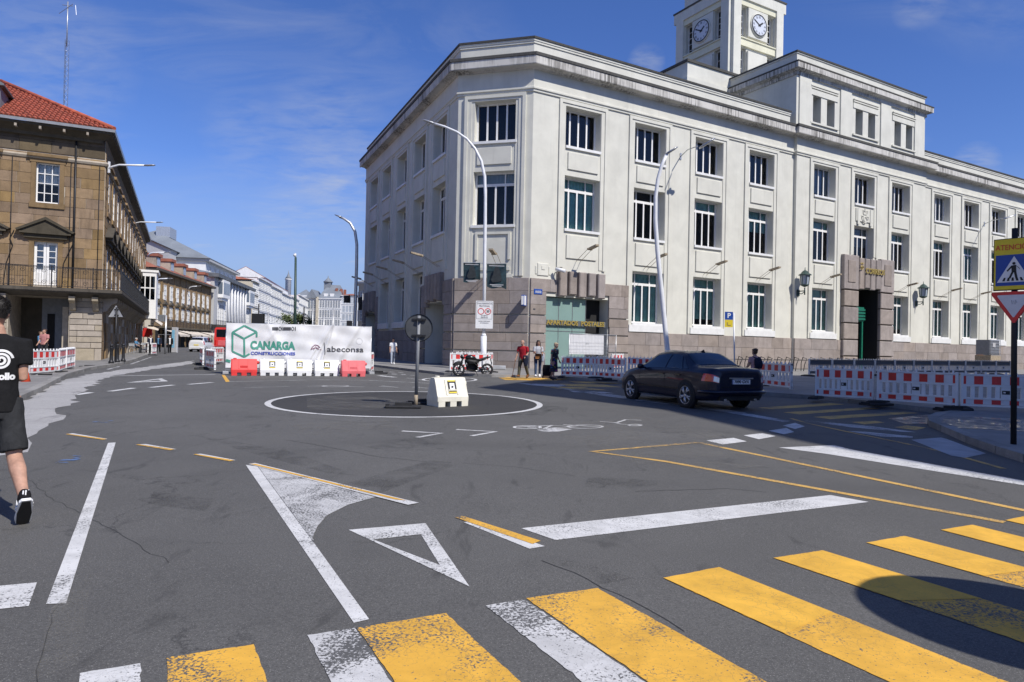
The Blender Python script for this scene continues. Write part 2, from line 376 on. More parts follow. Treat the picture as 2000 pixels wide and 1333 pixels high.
plain('red_film', (.62, .035, .03), .45, .15, 6.); plain('white_film', (.66, .66, .67), .45, .08, 5.); plain('plastic_white', (.74, .74, .73), .5, .1, 3.)
plain('plastic_grey', (.20, .21, .225), .5, .15, 4.); plain('rubber', (.02, .02, .021), .85, .3, 8., bmp=.3); plain('plastic_cream', (.72, .69, .58), .5, .1, 4.); plain('plastic_red', (.66, .04, .035), .5, .2, 3.); plain('plastic_red_faded', (.66, .12, .13), .6, .15, 3.)
plain('black', (.012, .012, .013), .6, .2); plain('black_gloss', (.01, .01, .011), .25, .2); plain('white', (.76, .76, .75), .6, .05)
plain('yellow', (.75, .58, .03), .5, .05); plain('blue', (.01, .065, .32), .45, .08); plain('orange', (.8, .09, .03), .5, .1)
plain('brass', (.44, .33, .09), .4, .2, 10., .3); plain('tile_red', (.37, .088, .045), .85, .4, 2.6); plain('tile_far', (.29, .105, .065), .85, .3, .5); plain('slate', (.19, .21, .23), .65, .18, .25); plain('slate_dark', (.11, .12, .13), .65, .25, .5)
plain('green_paint', (.01, .14, .085), .4, .2, 5.); plain('frosted', (.21, .315, .285), .35, .06, .8)
# ---------------------------------------------------------------- ground, road paint, pavements
def sheet(name, pts, mat, lift, kind='structure', parent=None):
    """flat polygon draped on the ground"""
    b = MB(); b.poly([(p[0], p[1], gz(p[1]) + lift) for p in pts]); me = b.mesh(name, MAT[mat])
    if me.polygons[0].normal.z < 0: me.flip_normals()
    return put(name, me, parent=parent, kind=kind)
def px_sheet(name, px, mat, lift=.004): return sheet(name, [G(*p) for p in px], mat, lift)
def subdiv(pts, step=.3):
    out = []
    for a, b in zip(pts, pts[1:]):
        n = max(1, int((b - a).length / step))
        out += [a.lerp(b, i / n) for i in range(n)]
    return out + [pts[-1]]
def strip_pts(pts, w, closed=False):
    L, R = [], []; n = len(pts)
    for i, p in enumerate(pts):
        t = (pts[(i + 1) % n] - pts[i - 1]) if closed else (pts[min(i + 1, n - 1)] - pts[max(i - 1, 0)])
        t = Vector((t.x, t.y, 0)).normalized(); s = Vector((-t.y, t.x, 0)) * w / 2
        L.append(p + s); R.append(p - s)
    return L, R
def strips(name, lines, w, mat, lift=.004, closed=False, px=True):
    b = MB()
    for ln in lines:
        pts = [G(*p) for p in ln] if px else ln
        if not closed: pts = subdiv(pts, .8)
        L, R = strip_pts(pts, w, closed); n = len(pts)
        for i in range(n if closed else n - 1):
            j = (i + 1) % n
            b.poly([(q.x, q.y, gz(q.y) + lift) for q in (R[i], R[j], L[j], L[i])])
    return b.build(name, MAT[mat], kind='structure')
b = MB()
ys = [-120, 0, 60, 900]
for y0, y1 in zip(ys, ys[1:]):
    for x0, x1 in zip([-700, -60, 60], [-60, 60, 700]):
        b.poly([(x0, y0, gz(y0)), (x1, y0, gz(y0)), (x1, y1, gz(y1)), (x0, y1, gz(y1))])
b.build('road', MAT['asphalt'], kind='structure')
# roundabout disc and ring
rc = (G(507, 787) + G(1062, 797)) / 2; nr, fr = G(790, 817), G(785, 765)
RC = Vector((rc.x, (nr.y + fr.y) / 2, 0)); RA, RB = (G(1062, 797) - G(507, 787)).length / 2, (fr.y - nr.y) / 2
circ = lambda k, s=0.: Vector((RC.x + (RA - s) * math.cos(k), RC.y + (RB - s) * math.sin(k), 0))
sheet('roundabout_patch', [circ(2 * math.pi * k / 72, .1) for k in range(72)], 'asphalt_dark', .004)
strips('roundabout_ring_line', [[circ(2 * math.pi * k / 96, .07) for k in range(96)]], .15, 'paint_white', .009, True, False)
# pale worn strip of milled road
edge = [(378, 705), (300, 715), (230, 724), (160, 734), (120, 748), (60, 775), (-40, 815), (-60, 900), (30, 885), (60, 862), (85, 842), (100, 828), (128, 812), (112, 800), (150, 786), (140, 775), (175, 757), (190, 745), (225, 734), (300, 722), (380, 711)]
ep = [G(*p) for p in edge]; jag = []
for i, a in enumerate(ep):
    c = ep[(i + 1) % len(ep)]; n = max(2, int((c - a).length / .35))
    for k in range(n):
        q = a.lerp(c, k / n); jag.append(q + Vector((random.uniform(-.13, .13), random.uniform(-.2, .2), 0)))
sheet('pale_milled_strip', jag, 'asphalt_pale', .004)
sheet('repair_patch', [G(*p) for p in ((460, 757), (860, 757), (1180, 800), (1070, 812), (700, 826), (420, 800))], 'asphalt', .002)
# stains, dust, joints and cracks on the road
smear('tar_smear', (.035, .035, .035), .5, 2.6, .42, .72); smear('road_dust', (.24, .23, .205), .55, 1.2, .42, .7); plain('crack', (.035, .035, .034), .9, .3)
for q in ([(1085, 1092), (1130, 1098), (1240, 1130), (1180, 1142), (1110, 1118)], [(820, 800), (960, 803), (1010, 810), (930, 814), (800, 812)], [(1040, 790), (1110, 796), (1105, 806), (1045, 803)], [(690, 868), (860, 850), (880, 866), (760, 884)], [(380, 850), (560, 880), (700, 930), (640, 925), (470, 880)],
          [(300, 960), (420, 975), (400, 1000), (290, 985)], [(1150, 930), (1290, 940), (1270, 960), (1140, 952)], [(620, 960), (840, 900), (900, 905), (700, 980)], [(980, 800), (1080, 800), (1060, 812), (960, 812)]): px_sheet('road_stain', q, 'tar_smear', .0022)
for q in ([(1080, 830), (1260, 815), (1420, 850), (1340, 875), (1120, 880)], [(600, 775), (700, 772), (790, 785), (720, 805), (600, 800)], [(560, 830), (760, 822), (780, 838), (600, 850)], [(1180, 880), (1360, 866), (1560, 905), (1300, 930)], [(100, 1190), (180, 1120), (150, 1300), (60, 1333)]): px_sheet('road_dust', q, 'road_dust', .0052)
R_ = random.Random(12)
for ln, w in (([(1062, 1096), (1118, 1119), (1176, 1147)], .007), ([(1176, 1147), (1260, 1192), (1340, 1236)], .006), ([(45, 930), (95, 970), (170, 1010), (260, 1060), (330, 1100)], .004), ([(560, 860), (640, 874), (740, 893), (830, 902)], .009), ([(1240, 960), (1420, 955), (1500, 962)], .008), ([(110, 1182), (85, 1260), (70, 1333)], .005), ([(900, 905), (1000, 912), (1120, 930)], .007)):
    pts = [G(*p) for p in ln]; pts = subdiv(pts, .12); pts = [p + Vector((R_.gauss(0, .012), R_.gauss(0, .012), 0)) for p in pts]; strips('road_crack', [pts], w, 'crack', .003, px=False)
# crosswalk: (two corners of the far end, one pixel further along the right edge)
def stripe(a, c, d, mat, ln=4.6, lift=.004):
    A, C, Dd = G(*a), G(*c), G(*d); t = (Dd - C).normalized()
    ring = []
    q = [A, C, C + t * ln, A + t * ln]
    for i in range(4):
        u, v = q[i], q[(i + 1) % 4]; n = max(2, int((v - u).length / .045)); s_ = Vector(((v - u).y, -(v - u).x, 0)).normalized()
        ring += [u.lerp(v, k / n) + s_ * random.gauss(0, .0022 if 'yellow' in mat else .003) for k in range(n)]
    if mat == 'paint_yellow' and a[0] > 1200:
        sheet('yellow_overpaint', [A + t * .01, C + t * .01, C + t * random.uniform(.8, 1.3), A + t * random.uniform(.8, 1.3)], 'paint_yellow_fresh', lift + .002)
    return sheet('crosswalk_stripe', ring, mat, lift)
for a, c, d, m in [((156, 1317), (274, 1297), (276, 1340), 'paint_white'), ((325, 1286), (496, 1260), (522, 1333), 'paint_yellow'),
                   ((600, 1242), (693, 1228), (764, 1333), 'paint_worn'), ((696, 1228), (871, 1199), (1016, 1333), 'paint_yellow'),
                   ((948, 1184), (1024, 1172), (1258, 1333), 'paint_worn'), ((1028, 1170), (1167, 1150), (1496, 1333), 'paint_yellow'),
                   ((1295, 1130), (1404, 1109), (1967, 1333), 'paint_yellow'), ((1510, 1091), (1605, 1076), (2000, 1196), 'paint_yellow'),
                   ((1691, 1061), (1766, 1048), (2000, 1109), 'paint_yellow'), ((1837, 1036), (1898, 1026), (2000, 1051), 'paint_yellow'),
                   ((1962, 1017), (2010, 1007), (2075, 1021), 'paint_yellow')]: stripe(a, c, d, m)
px_sheet('road_line', [(211, 866), (226, 865), (129, 1180), (90, 1181)], 'paint_white')
px_sheet('road_line', [(-70, 1152), (72, 1139), (56, 1185), (-90, 1200)], 'paint_white')
for q in ([(127, 849), (142, 847), (210, 858), (202, 860)], [(264, 869.5), (284, 868), (344, 878), (332, 880.5)], [(376.6, 888.5), (392, 887), (460, 899.5), (449, 902)]):
    px_sheet('lane_dash', q, 'paint_white'); a = [Vector(p) for p in q]
    px_sheet('yellow_overpaint', [a[3].lerp(a[0], .98), a[3] * .42 + a[2] * .0 + a[0] * .0 + a[3] * .58, a[2].lerp(a[3], .25), a[1].lerp(a[0], .65)], 'paint_yellow', .0065)
px_sheet('traffic_island_marking', [(480, 909), (503, 912), (560, 990), (612, 1060), (721, 1211), (691, 1218)], 'paint_white')
px_sheet('traffic_island_marking', [(504, 912.5), (733, 972), (680, 987), (640, 1007), (620, 1029), (611, 1051), (614, 1062)], 'paint_faded', .005)
px_sheet('traffic_island_marking', [(485, 908), (498, 906), (818, 984), (797, 988)], 'paint_white', .009)
px_sheet('yellow_overpaint', [(488, 908), (500, 908.3), (794, 980), (772, 978)], 'paint_yellow', .012)
b = MB()
o = [G(*p) for p in ((681, 1036), (831, 1023), (917, 1147))]; i_ = [G(*p) for p in ((729, 1055), (822, 1044.6), (859, 1105))]
def tri_ring(name, o, i_, mat):
    b = MB()
    for k in range(3):
        j = (k + 1) % 3; b.poly([(q.x, q.y, gz(q.y) + .004) for q in (o[k], i_[k], i_[j], o[j])])
    return b.build(name, MAT[mat], kind='structure')
tri_ring('give_way_triangle', o, i_, 'paint_white')
px_sheet('lane_dash', [(905, 1021), (925, 1019), (1064, 1068), (1034, 1073)], 'paint_white'); px_sheet('yellow_overpaint', [(888, 1012), (903, 1009), (1056, 1058), (1040, 1064)], 'paint_yellow', .0065)
px_sheet('stop_bar', [(1018, 1033), (1622, 968), (1697, 981.5), (1085, 1056)], 'paint_white')
strips('ochre_zone_line', [[(1364, 865), (1156, 882.5), (1300, 902), (1962, 1021)], [(1364, 865), (2060, 1010)]], .11, 'paint_ochre')
px_sheet('road_line', [(1521, 875), (1629, 870.3), (1668, 880), (2000, 940), (2080, 956), (2080, 966), (2000, 949), (1611, 886.8)], 'paint_white')
for q in ([(1379, 861), (1433, 856), (1459, 863), (1411, 869)], [(1452, 851), (1489, 846.7), (1516, 852.5), (1482, 858.7)], [(1501, 842), (1536, 836.5), (1551, 844.5), (1531, 849)], [(1529, 832), (1553, 826.7), (1572, 833.4), (1553, 838.7)]):
    px_sheet('lane_dash', q, 'paint_white')
px_sheet('road_line', [(1080, 757), (1090, 757), (1422, 801), (1543, 823), (1530, 825), (1400, 803), (1180, 774)], 'paint_faded')
strips('thin_kerb_line', [[(1545, 818), (1580, 828), (1655, 844), (1773, 868), (1846, 884), (1960, 916)]], .09, 'paint_ochre')
px_sheet('chevron_marking', [(1571, 822.5), (1590, 823), (1700, 833), (1790, 845), (1760, 844), (1660, 835)], 'paint_faded'); px_sheet('chevron_marking', [(1655, 842.6), (1690, 844), (1783, 853), (1782, 856), (1720, 853)], 'paint_faded')
for q in ([(1588, 815), (1764, 805), (1793, 807.4), (1622, 819.5)], [(1530, 806), (1690, 796.5), (1718, 798.5), (1562, 810)], [(1480, 797), (1620, 788), (1650, 790.5), (1510, 800)], [(1663, 825), (1710, 822.8), (1729, 826), (1688, 829.4)], [(1746, 835), (1771, 831.6), (1809, 836), (1789, 841)],
          [(1110, 745), (1200, 747), (1230, 750), (1130, 749)], [(1090, 750), (1180, 752), (1215, 757), (1110, 755)], [(1060, 755), (1140, 757), (1190, 763), (1090, 760)]):
    px_sheet('crosswalk_stripe', q, 'paint_ochre')
px_sheet('crosswalk_stripe', [(973, 738.3), (1006, 737), (1090, 740), (1100, 743), (1052, 743.8), (987, 742.6)], 'paint_yellow')
px_sheet('road_line', [(1110, 763), (1180, 766), (1200, 769), (1120, 766.5)], 'paint_faded'); px_sheet('road_line', [(1010, 749), (1110, 752), (1090, 757), (1040, 753)], 'paint_faded')
# chevrons, symbols, far lines
for dx, dy in ((0, 0), (106, -3)):
    strips('chevron_marking', [[(785 + dx, 842.6 + dy), (862 + dx, 846.8 + dy), (815 + dx, 855 + dy)]], .10, 'paint_white')
def px_ell(cx, cy, rx, ry, n=20, a0=0, a1=360): return [(cx + rx * math.cos(rad(a0 + (a1 - a0) * k / n)), cy + ry * math.sin(rad(a0 + (a1 - a0) * k / n))) for k in range(n + 1)]
strips('bicycle_symbol', [px_ell(1030, 835, 26, 3), px_ell(1143, 834, 34, 3.4), [(1012, 835), (1078, 831.5), (1128, 833), (1062, 838), (1030, 835)], [(1062, 838), (1078, 831.5)], [(1100, 830), (1178, 835)]], .055, 'paint_white')
px_sheet('bicycle_symbol', [(1048, 840), (1085, 836.5), (1120, 839), (1092, 843.5), (1060, 844.5)], 'paint_worn')
strips('scooter_symbol', [[(1172, 824), (1200, 826), (1212, 829), (1240, 831), (1252, 830)], [(1205, 826), (1222, 820.5), (1253, 821.5)], px_ell(1240, 831, 12, 1.8)], .06, 'paint_white')
strips('faded_lane_symbol', [[(477, 758), (520, 756.5), (566, 755.5)], [(600, 755), (650, 754), (712, 756.5)], px_ell(655, 754.7, 25, 1.6)], .09, 'paint_faded')
strips('chevron_marking', [[(740, 755.5), (778, 757.4), (745, 754)], [(806, 757.5), (838, 759), (808, 756)]], .09, 'paint_faded')
strips('lane_line', [[(447, 746), (625, 742.3), (720, 743.5), (849, 749.7)], [(795, 739), (870, 749)]], .11, 'paint_faded')
strips('lane_line', [[(193, 735), (421, 732)]], .16, 'paint_white')
for a, c in (((147, 772), (178, 767)), ((214, 765), (261, 758.5)), ((293, 757.5), (339, 752.5)), ((368, 751.3), (415, 747.5))): strips('lane_dash', [[a, c]], .20, 'paint_white')
tri_ring('give_way_triangle', [G(*p) for p in ((247, 748), (316, 739.6), (328, 745.3))], [G(*p) for p in ((272, 746), (309, 741.8), (315, 744.4))], 'paint_white')
px_sheet('yellow_mark', [(433, 733), (439, 733), (449, 746), (441, 746.5)], 'paint_yellow')
strips('bus_stop_marking', [px_ell(878, 742.5, 52, 4.2), [(840, 741), (858, 746)], [(860, 739.5), (884, 746.5)], [(884, 739), (908, 745.5)]], .13, 'paint_white', .012)
for r, (x0, y0) in enumerate(((742, 726), (747, 729.5), (765, 731.5))):
    strips('lane_dash', [[(x0 + 18 * k, y0 + .9 * k), (x0 + 18 * k + 10, y0 + .9 * k + .6)] for k in range(3)], .13, 'paint_white')
strips('lane_dash', [[(740, 734), (772, 737.5)]], .3, 'paint_white')
strips('lane_line', [[(255, 712), (295, 698)], [(210, 722), (235, 716)]], .12, 'paint_faded'); strips('lane_line', [[(60, 755), (86, 752.5)], [(140, 768), (158, 765)], [(66, 778), (80, 775)]], .1, 'paint_faded')
plain('spray_blue', (.10, .16, .30), .8, .4, 20.)
for c, s in (((136, 896), 1.), ((203, 824), .8), ((128, 902), .6)):
    q = G(*c); b = MB()
    for k in range(9):
        a = random.uniform(-.16, .16) * s, random.uniform(-.2, .2) * s; r = random.uniform(.015, .05) * s
        b.poly([(q.x + a[0] + r * math.cos(j * 1.05) * 1.3, q.y + a[1] + r * math.sin(j * 1.05), gz(q.y + a[1]) + .004 + k * .0003) for j in range(6)])
    b.build('spray_mark', MAT['spray_blue'], kind='structure')
# pavements
plain('paving', (.235, .228, .215), .85, .22, .9, bmp=.25, rnd=.05); plain('paving_dark', (.21, .203, .19), .8, .25, 1.2, bmp=.3); stone('kerb_stone', (.30, .29, .27), .15, .4, .05)
plain('concrete', (.36, .37, .38), .85, .2, 2.5, bmp=.3)
KH = .12
def pavement(name, outline, mat, kerb=None, kmat='kerb_stone', kw=.22):
    base_ = thing(name, 'x', 'x'); del base_['label']; del base_['category']; base_['kind'] = 'structure'
    b = MB(); b.prism([(p.x, p.y, gz(p.y)) for p in outline], -.3, KH); me = b.mesh('paving', MAT[mat])
    put('paving', me, parent=base_)
    if kerb:
        pts = subdiv(kerb, 1.0); L, R = strip_pts(pts, kw)
        for i in range(len(pts) - 1):
            bb = MB(); sh = .008
            q = [L[i].lerp(L[i + 1], .01), R[i].lerp(R[i + 1], .01), R[i + 1].lerp(R[i], .01), L[i + 1].lerp(L[i], .01)]
            bb.prism([(p.x, p.y, gz(p.y)) for p in q][::-1], -.2, KH + sh)
            me = bb.mesh('kerb_stone', MAT[kmat]); bmn = bmesh.new(); bmn.from_mesh(me); bmesh.ops.recalc_face_normals(bmn, faces=bmn.faces); bmn.to_mesh(me); bmn.free()
            put('kerb_stone', me, parent=base_)
    return base_
def ccw(pts):
    a = sum(p.x * q.y - q.x * p.y for p, q in zip(pts, pts[1:] + pts[:1]))
    return pts if a > 0 else pts[::-1]
kr = [G(*p) for p in ((729, 716), (800, 725), (870, 733), (960, 737), (1060, 738.5), (1200, 748), (1330, 760), (1480, 772), (1593, 780), (1742, 796), (1868, 812))]
corner = [G(*p) for p in ((1868, 812), (1838, 816.5), (1822, 824), (1826, 834), (1850, 844), (1900, 866), (1960, 888), (2010, 904))]
corner += [corner[-1] + Vector((1.2, -1.8, 0)), corner[-1] + Vector((2.5, -5, 0)), corner[-1] + Vector((3., -14, 0))]
pavement('post_office_pavement', ccw(kr + corner[1:] + [Vector((60, -14, 0)), Vector((90, 60, 0)), Vector((90, 110, 0)), Vector((-22, 110, 0)), G(718, 700), G(716, 709)]), 'paving', kr + corner[1:])
kl = [G(*p) for p in ((284, 688), (286, 695), (258, 706), (228, 714), (172, 723), (124, 737), (70, 766), (-20, 806), (-300, 880))]
pavement('arcade_pavement', ccw(kl + [Vector((-70, 10, 0)), Vector((-70, 130, 0)), G(284, 680)]), 'paving_dark', kl)
sheet('concrete_patch', [G(*p, .12) for p in ((1780, 847), (1838, 843), (1850, 846), (1926, 872), (1885, 880), (1858, 876))], 'concrete', .006)
# wet strip on the corner pavement
m, t, bb = base('wet_paving'); v = posn(t); bb.inputs['Base Color'].default_value = (.06, .062, .065, 1); t.links.new(mrange(t, nz(t, v, 2.5, 5), .4, .6, .12, .5), bb.inputs['Roughness'])
w_ = [G(*p, .12) for p in ((1835, 826), (1845, 818), (1900, 815), (2040, 822), (2040, 846), (1900, 838), (1850, 836))]
b = MB(); b.poly([(p.x, p.y, gz(p.y) + KH + .005) for p in ccw(w_)]); b.build('wet_pavement', MAT['wet_paving'], kind='structure')
w_ = [G(*p) for p in ((1735, 818), (1815, 810), (1818, 828), (1770, 829))]
b = MB(); b.poly([(p.x, p.y, gz(p.y) + .004) for p in ccw(w_)]); b.build('puddle', MAT['wet_paving'], kind='structure')
# ---------------------------------------------------------------- the white post office
C2 = Vector((.99, 41.03)); C1 = Vector((-3.638, 42.302))
FR = Frame(C2, (.8633, .5046)); FC = Frame(C1, C2 - C1); FL = Frame(C1, (.4186, -.9082))
CW = (C2 - C1).length
post = thing('post_office', 'big white post office with a clock tower and rows of tall recessed windows', 'post office', (C2.x, C2.y, gz(C2.y)))
Z3, Z2, Z1 = (14.15, 16.62), (9.0, 12.33), (3.35, 6.8)
OW = 1.365
def mould(name, path, prof, mat, parent, closed=False):
    """profile (outward, z) swept along a plan polyline with mitred corners; outward is to the right of travel"""
    n = len(path); offs = []
    for i in range(n):
        a = path[i] - path[i - 1] if i or closed else path[1] - path[0]
        c = path[(i + 1) % n] - path[i] if i < n - 1 or closed else path[i] - path[i - 1]
        na = Vector((a.y, -a.x)).normalized(); nc = Vector((c.y, -c.x)).normalized()
        offs.append((na + nc) / (1 + na.dot(nc)))
    b = MB(); rings = [[b.av((path[i].x + offs[i].x * o, path[i].y + offs[i].y * o, z)) for o, z in prof] for i in range(n)]
    m = len(prof)
    for i in range(n if closed else n - 1):
        r, q = rings[i], rings[(i + 1) % n]
        for k in range(m): b.af((r[k], q[k], q[(k + 1) % m], r[(k + 1) % m]))
    if not closed: b.af(rings[0]); b.af(rings[-1][::-1])
    me = b.mesh(name, MAT[mat]); bmn = bmesh.new(); bmn.from_mesh(me); bmesh.ops.recalc_face_normals(bmn, faces=bmn.faces); bmn.to_mesh(me); bmn.free()
    return put(name, me, parent=parent)
def p2(F, u, o=0.): q = F.pt(u, 0, o); return Vector((q.x, q.y))
MESHES = {}
def cached(key, fn):
    if key not in MESHES: MESHES[key] = fn()
    return MESHES[key]
def ashlar(F, u0, u1, courses, ln, proud, mat, parent, holes=(), jt=.012, thick=.25, bevel=.012, base_y=0., seed=0, jitter=.25):
    """stone blocks, each an object, laid in courses on a facade"""
    rnd = random.Random(seed); out = []
    for ci, (z0, z1) in enumerate(courses):
        u = u0 - (ln * .5 if ci % 2 else 0); edges = [u0]
        while u < u1 - .3 * ln:
            u += ln * rnd.uniform(1 - jitter, 1 + jitter)
            if u0 + .22 * ln < u < u1 - .22 * ln: edges.append(u)
        edges.append(u1)
        segs = []
        for a, c in zip(edges, edges[1:]):
            parts = [(a, c)]
            for h in holes:
                if h[2] < (z0 + z1) / 2 < h[3]:
                    nw = []
                    for s, e in parts:
                        if h[1] <= s or h[0] >= e: nw.append((s, e))
                        else:
                            if s < h[0]: nw.append((s, h[0]))
                            if e > h[1]: nw.append((h[1], e))
                    parts = nw
            segs += [p for p in parts if p[1] - p[0] > .08]
        for a, c in segs:
            w, h = round(c - a, 2), round(z1 - z0, 2); pr = proud + rnd.uniform(-.006, .006)
            me = cached(('blk', w, h, mat, thick), lambda: MB().bev(jt / 2, w - jt / 2, 0, thick, jt / 2, h - jt / 2, bevel).mesh('stone_block', MAT[mat]))
            out.append(put('stone_block', me, F.at(a, base_y - pr, z0), parent))
    return out
# --- windows
def win_meshes(w, h, kind, fw=.11):
    def fr():
        b = MB(); d0, d1 = 0, .1
        b.box(0, fw, d0, d1, 0, h).box(w - fw, w, d0, d1, 0, h).box(fw, w - fw, d0, d1, 0, fw * 1.2).box(fw, w - fw, d0, d1, h - fw, h)
        for x0, x1, z0, z1 in bars: b.box(x0, x1, d0 + .012, d1 - .012, z0, z1)
        return b.mesh('window', MAT['frame_white'])
    if kind == 'four':
        q = (w - fw) / 4; bars = [(q * k, q * k + fw, fw * 1.2, h - fw) for k in (1, 2, 3)]
        cells = [(q * k + fw, q * (k + 1), fw * 1.2, h - fw) for k in range(4)]
    elif kind == 'transom':
        t = h * .745; q = (w - fw) / 4
        bars = [(q * k, q * k + fw, fw * 1.2, t) for k in (1, 2, 3)] + [(fw, w - fw, t, t + fw * 1.5)] + [(q, q + fw * .7, t + fw * 1.5, h - fw), (q * 3, q * 3 + fw * .7, t + fw * 1.5, h - fw)]
        cells = [(q * k + fw, q * (k + 1), fw * 1.2, t) for k in range(4)] + [(fw, q, t + fw * 1.5, h - fw), (q + fw * .7, q * 3, t + fw * 1.5, h - fw), (q * 3 + fw * .7, w - fw, t + fw * 1.5, h - fw)]
    elif kind[0] == 'grid':
        nx, nz_ = kind[1], kind[2]; qx = (w - fw) / nx; qz = (h - fw) / nz_; g = fw * .6
        bars = [(qx * k + g * .3, qx * k + g * 1.3, fw, h - fw) for k in range(1, nx)] + [(fw, w - fw, qz * k + g * .3, qz * k + g * 1.3) for k in range(1, nz_)]
        cells = [(qx * k + fw, qx * (k + 1), qz * j + fw, qz * (j + 1)) for k in range(nx) for j in range(nz_)]
    return fr(), cells
def window(F, uc, z0, z1, w, y, kind, parent, glassm='pane', curtain=None, cfull=1., fw=.11):
    h = round(z1 - z0, 2); w = round(w, 2); me, cells = cached(('win', w, h, str(kind), fw), lambda: win_meshes(w, h, kind, fw))
    o = put('window', me, F.at(uc - w / 2, y, z0), parent)
    for a, c, d, e in cells:
        pm = cached(('pane', round(c - a, 2), round(e - d, 2), glassm), lambda: (lambda q: (q.poly([(0, 0, 0), (c - a, 0, 0), (c - a, 0, e - d), (0, 0, e - d)]), q)[1])(MB()).mesh('pane', MAT[glassm]))
        put('pane', pm, F.at(uc - w / 2 + a, y + .045, z0 + d), o)
    if curtain:
        def cm_():
            b = MB(); n = 40; zt, zb = h - .08, h * (1 - cfull) + .05; b.smooth = True
            r0 = [b.av((.06 + (w - .12) * k / n, .03 * math.sin(k * 1.55) + .02 * math.sin(k * .7), zb)) for k in range(n + 1)]
            r1 = [b.av((.06 + (w - .12) * k / n, .03 * math.sin(k * 1.55 + .3), zt)) for k in range(n + 1)]
            for k in range(n): b.af((r0[k], r0[k + 1], r1[k + 1], r1[k]))
            return b.mesh('curtain', MAT[curtain])
        put('curtain', cached(('cur', w, h, curtain, cfull), cm_), F.at(uc - w / 2, y + .16, z0), o)
    return o
REV = .55
def bay(F, uc, y, floors, bottom, parent, ow=OW, top=17.0, cur=None, seed=0, frame=True):
    """one window bay: moulded surround, raised spandrels, sills and the windows"""
    rnd = random.Random(seed)
    if frame:
        b = MB(); b.M = F.at(uc, y, 0); o1, i1 = ow + .50, ow + .30
        for s in (-1, 1):
            x0, x1 = sorted((s * o1, s * i1)); b.box(x0, x1, -.10, .02, bottom, top)
            x0, x1 = sorted((s * i1, s * (ow + .02))); b.box(x0, x1, -.045, .02, bottom + .05, top - .2)
        b.box(-i1, i1, -.10, .02, top - .2, top); b.box(-ow - .02, ow + .02, -.045, .02, Z3[1] + .01, top - .2)
        b.build('bay_surround', MAT['stucco'], parent)
    for f in floors:
        z0, z1 = (Z1, Z2, Z3)[f]
        k = 'four' if f == 2 else 'transom'
        cu = cur[f] if cur else None
        window(F, uc, z0, z1, ow * 2, y + REV, k, parent, 'pane', cu, (1. if rnd.random() < .7 else .86) if f != 1 else (1. if seed in (0, 8) else rnd.choice((.26, .26, .5))))
        b = MB(); b.M = F.at(uc, y, 0)
        if f == 0: b.box(-ow - .3, ow + .3, -.16, .03, bottom, bottom + .45)
        b.box(-ow + .005, ow - .005, -.12, REV - .01, z0 - .14, z0 + .02); b.build('sill', MAT['trim_white'], parent)
    for z0, z1 in ([(Z2[1], Z3[0])] if 1 in floors and 2 in floors else []) + ([(Z1[1], Z2[0])] if 1 in floors else []):
        b = MB(); b.M = F.at(uc, y, 0); lo = z0 + .38
        b.bev(-ow + .2, ow - .2, -.085, .02, lo, z1 - .36, .02); b.build('spandrel_panel', MAT['stucco'], parent)
bays = [3.75, 9.3, 14.8, 20.3, 27.45, 32.75, 38.06, 45.2, 50.45, 55.7, 60.95, 66.2, 71.45]
UE = 76.
def yb(u): return -.25 if 24 < u < 41.93 else 0.
def openings(bs, door=()):
    h = []
    for c in bs:
        for f, z in enumerate((Z1, Z2, Z3)):
            if f == 0 and c in door: continue
            h.append((c - OW, c + OW, *z, REV + .06))
    return h
b = MB(); b.M = FR.M
D1 = (1.15, 5.97, 0., 4.75, .9); PD = (31.75, 34.75, 0., 7.2, 2.6)
b.wall(0, 24, -.4, 18.45, [h for h in openings(bays[:4], (3.75,))] + [D1], 0)
b.wall(24, 41.93, -.4, 18.45, openings(bays[4:7], (32.75,)) + [PD], -.25)
b.poly([(24, 0, -.4), (24, -.25, -.4), (24, -.25, 18.45), (24, 0, 18.45)]); b.poly([(41.93, -.25, -.4), (41.93, 0, -.4), (41.93, 0, 18.45), (41.93, -.25, 18.45)])
b.wall(41.93, UE, -.4, 18.45, openings(bays[7:]), 0)
b.poly([(UE, 0, -.4), (UE, 14, -.4), (UE, 14, 18.45), (UE, 0, 18.45)])
b.M = FC.M; b.wall(0, CW, -.4, 18.45, [(1.1, 3.72, *Z3, .45), (1.1, 3.72, *Z2, .45)], 0)
lb = [-3.4, -7.9, -12.7, -17.45, -22.0]; LE = -25.5
b.M = FL.M; DL1 = (-5.75, -1.65, 0, 4.45, 1.4); DL2 = (-24.4, -20.2, 0, 4.45, 1.4)
b.wall(LE, 0, -.4, 18.45, [h for h in openings(lb, (-3.4, -22.0))] + [DL1, DL2], 0)
b.poly([(LE, 16, -.4), (LE, 0, -.4), (LE, 0, 18.45), (LE, 16, 18.45)])
b.build('wall', MAT['stucco'], post)
for i, c in enumerate(bays):
    R_ = random.Random(i * 5 + 1)
    pick = lambda p: 'curtain_green' if R_.random() < p else ('blind_grey' if R_.random() < .25 else None)
    cur = ['curtain_green' if i != 12 else None, 'curtain_green' if i not in (1, 5, 12) else pick(.3), 'blind_grey' if i in (4, 7) else None]
    fl = [1, 2] if i in (0, 5) else [0, 1, 2]
    bay(FR, c, yb(c), fl, 2.78 if i not in (0, 5) else (6.55 if i == 0 else 9.8), post, cur=cur, seed=i)
for i, c in enumerate(lb):
    bay(FL, c, 0, [1, 2] if i in (0, 4) else [0, 1, 2], 2.9 if i not in (0, 4) else 6.5, post, cur=[None, None, None], seed=40 + i)
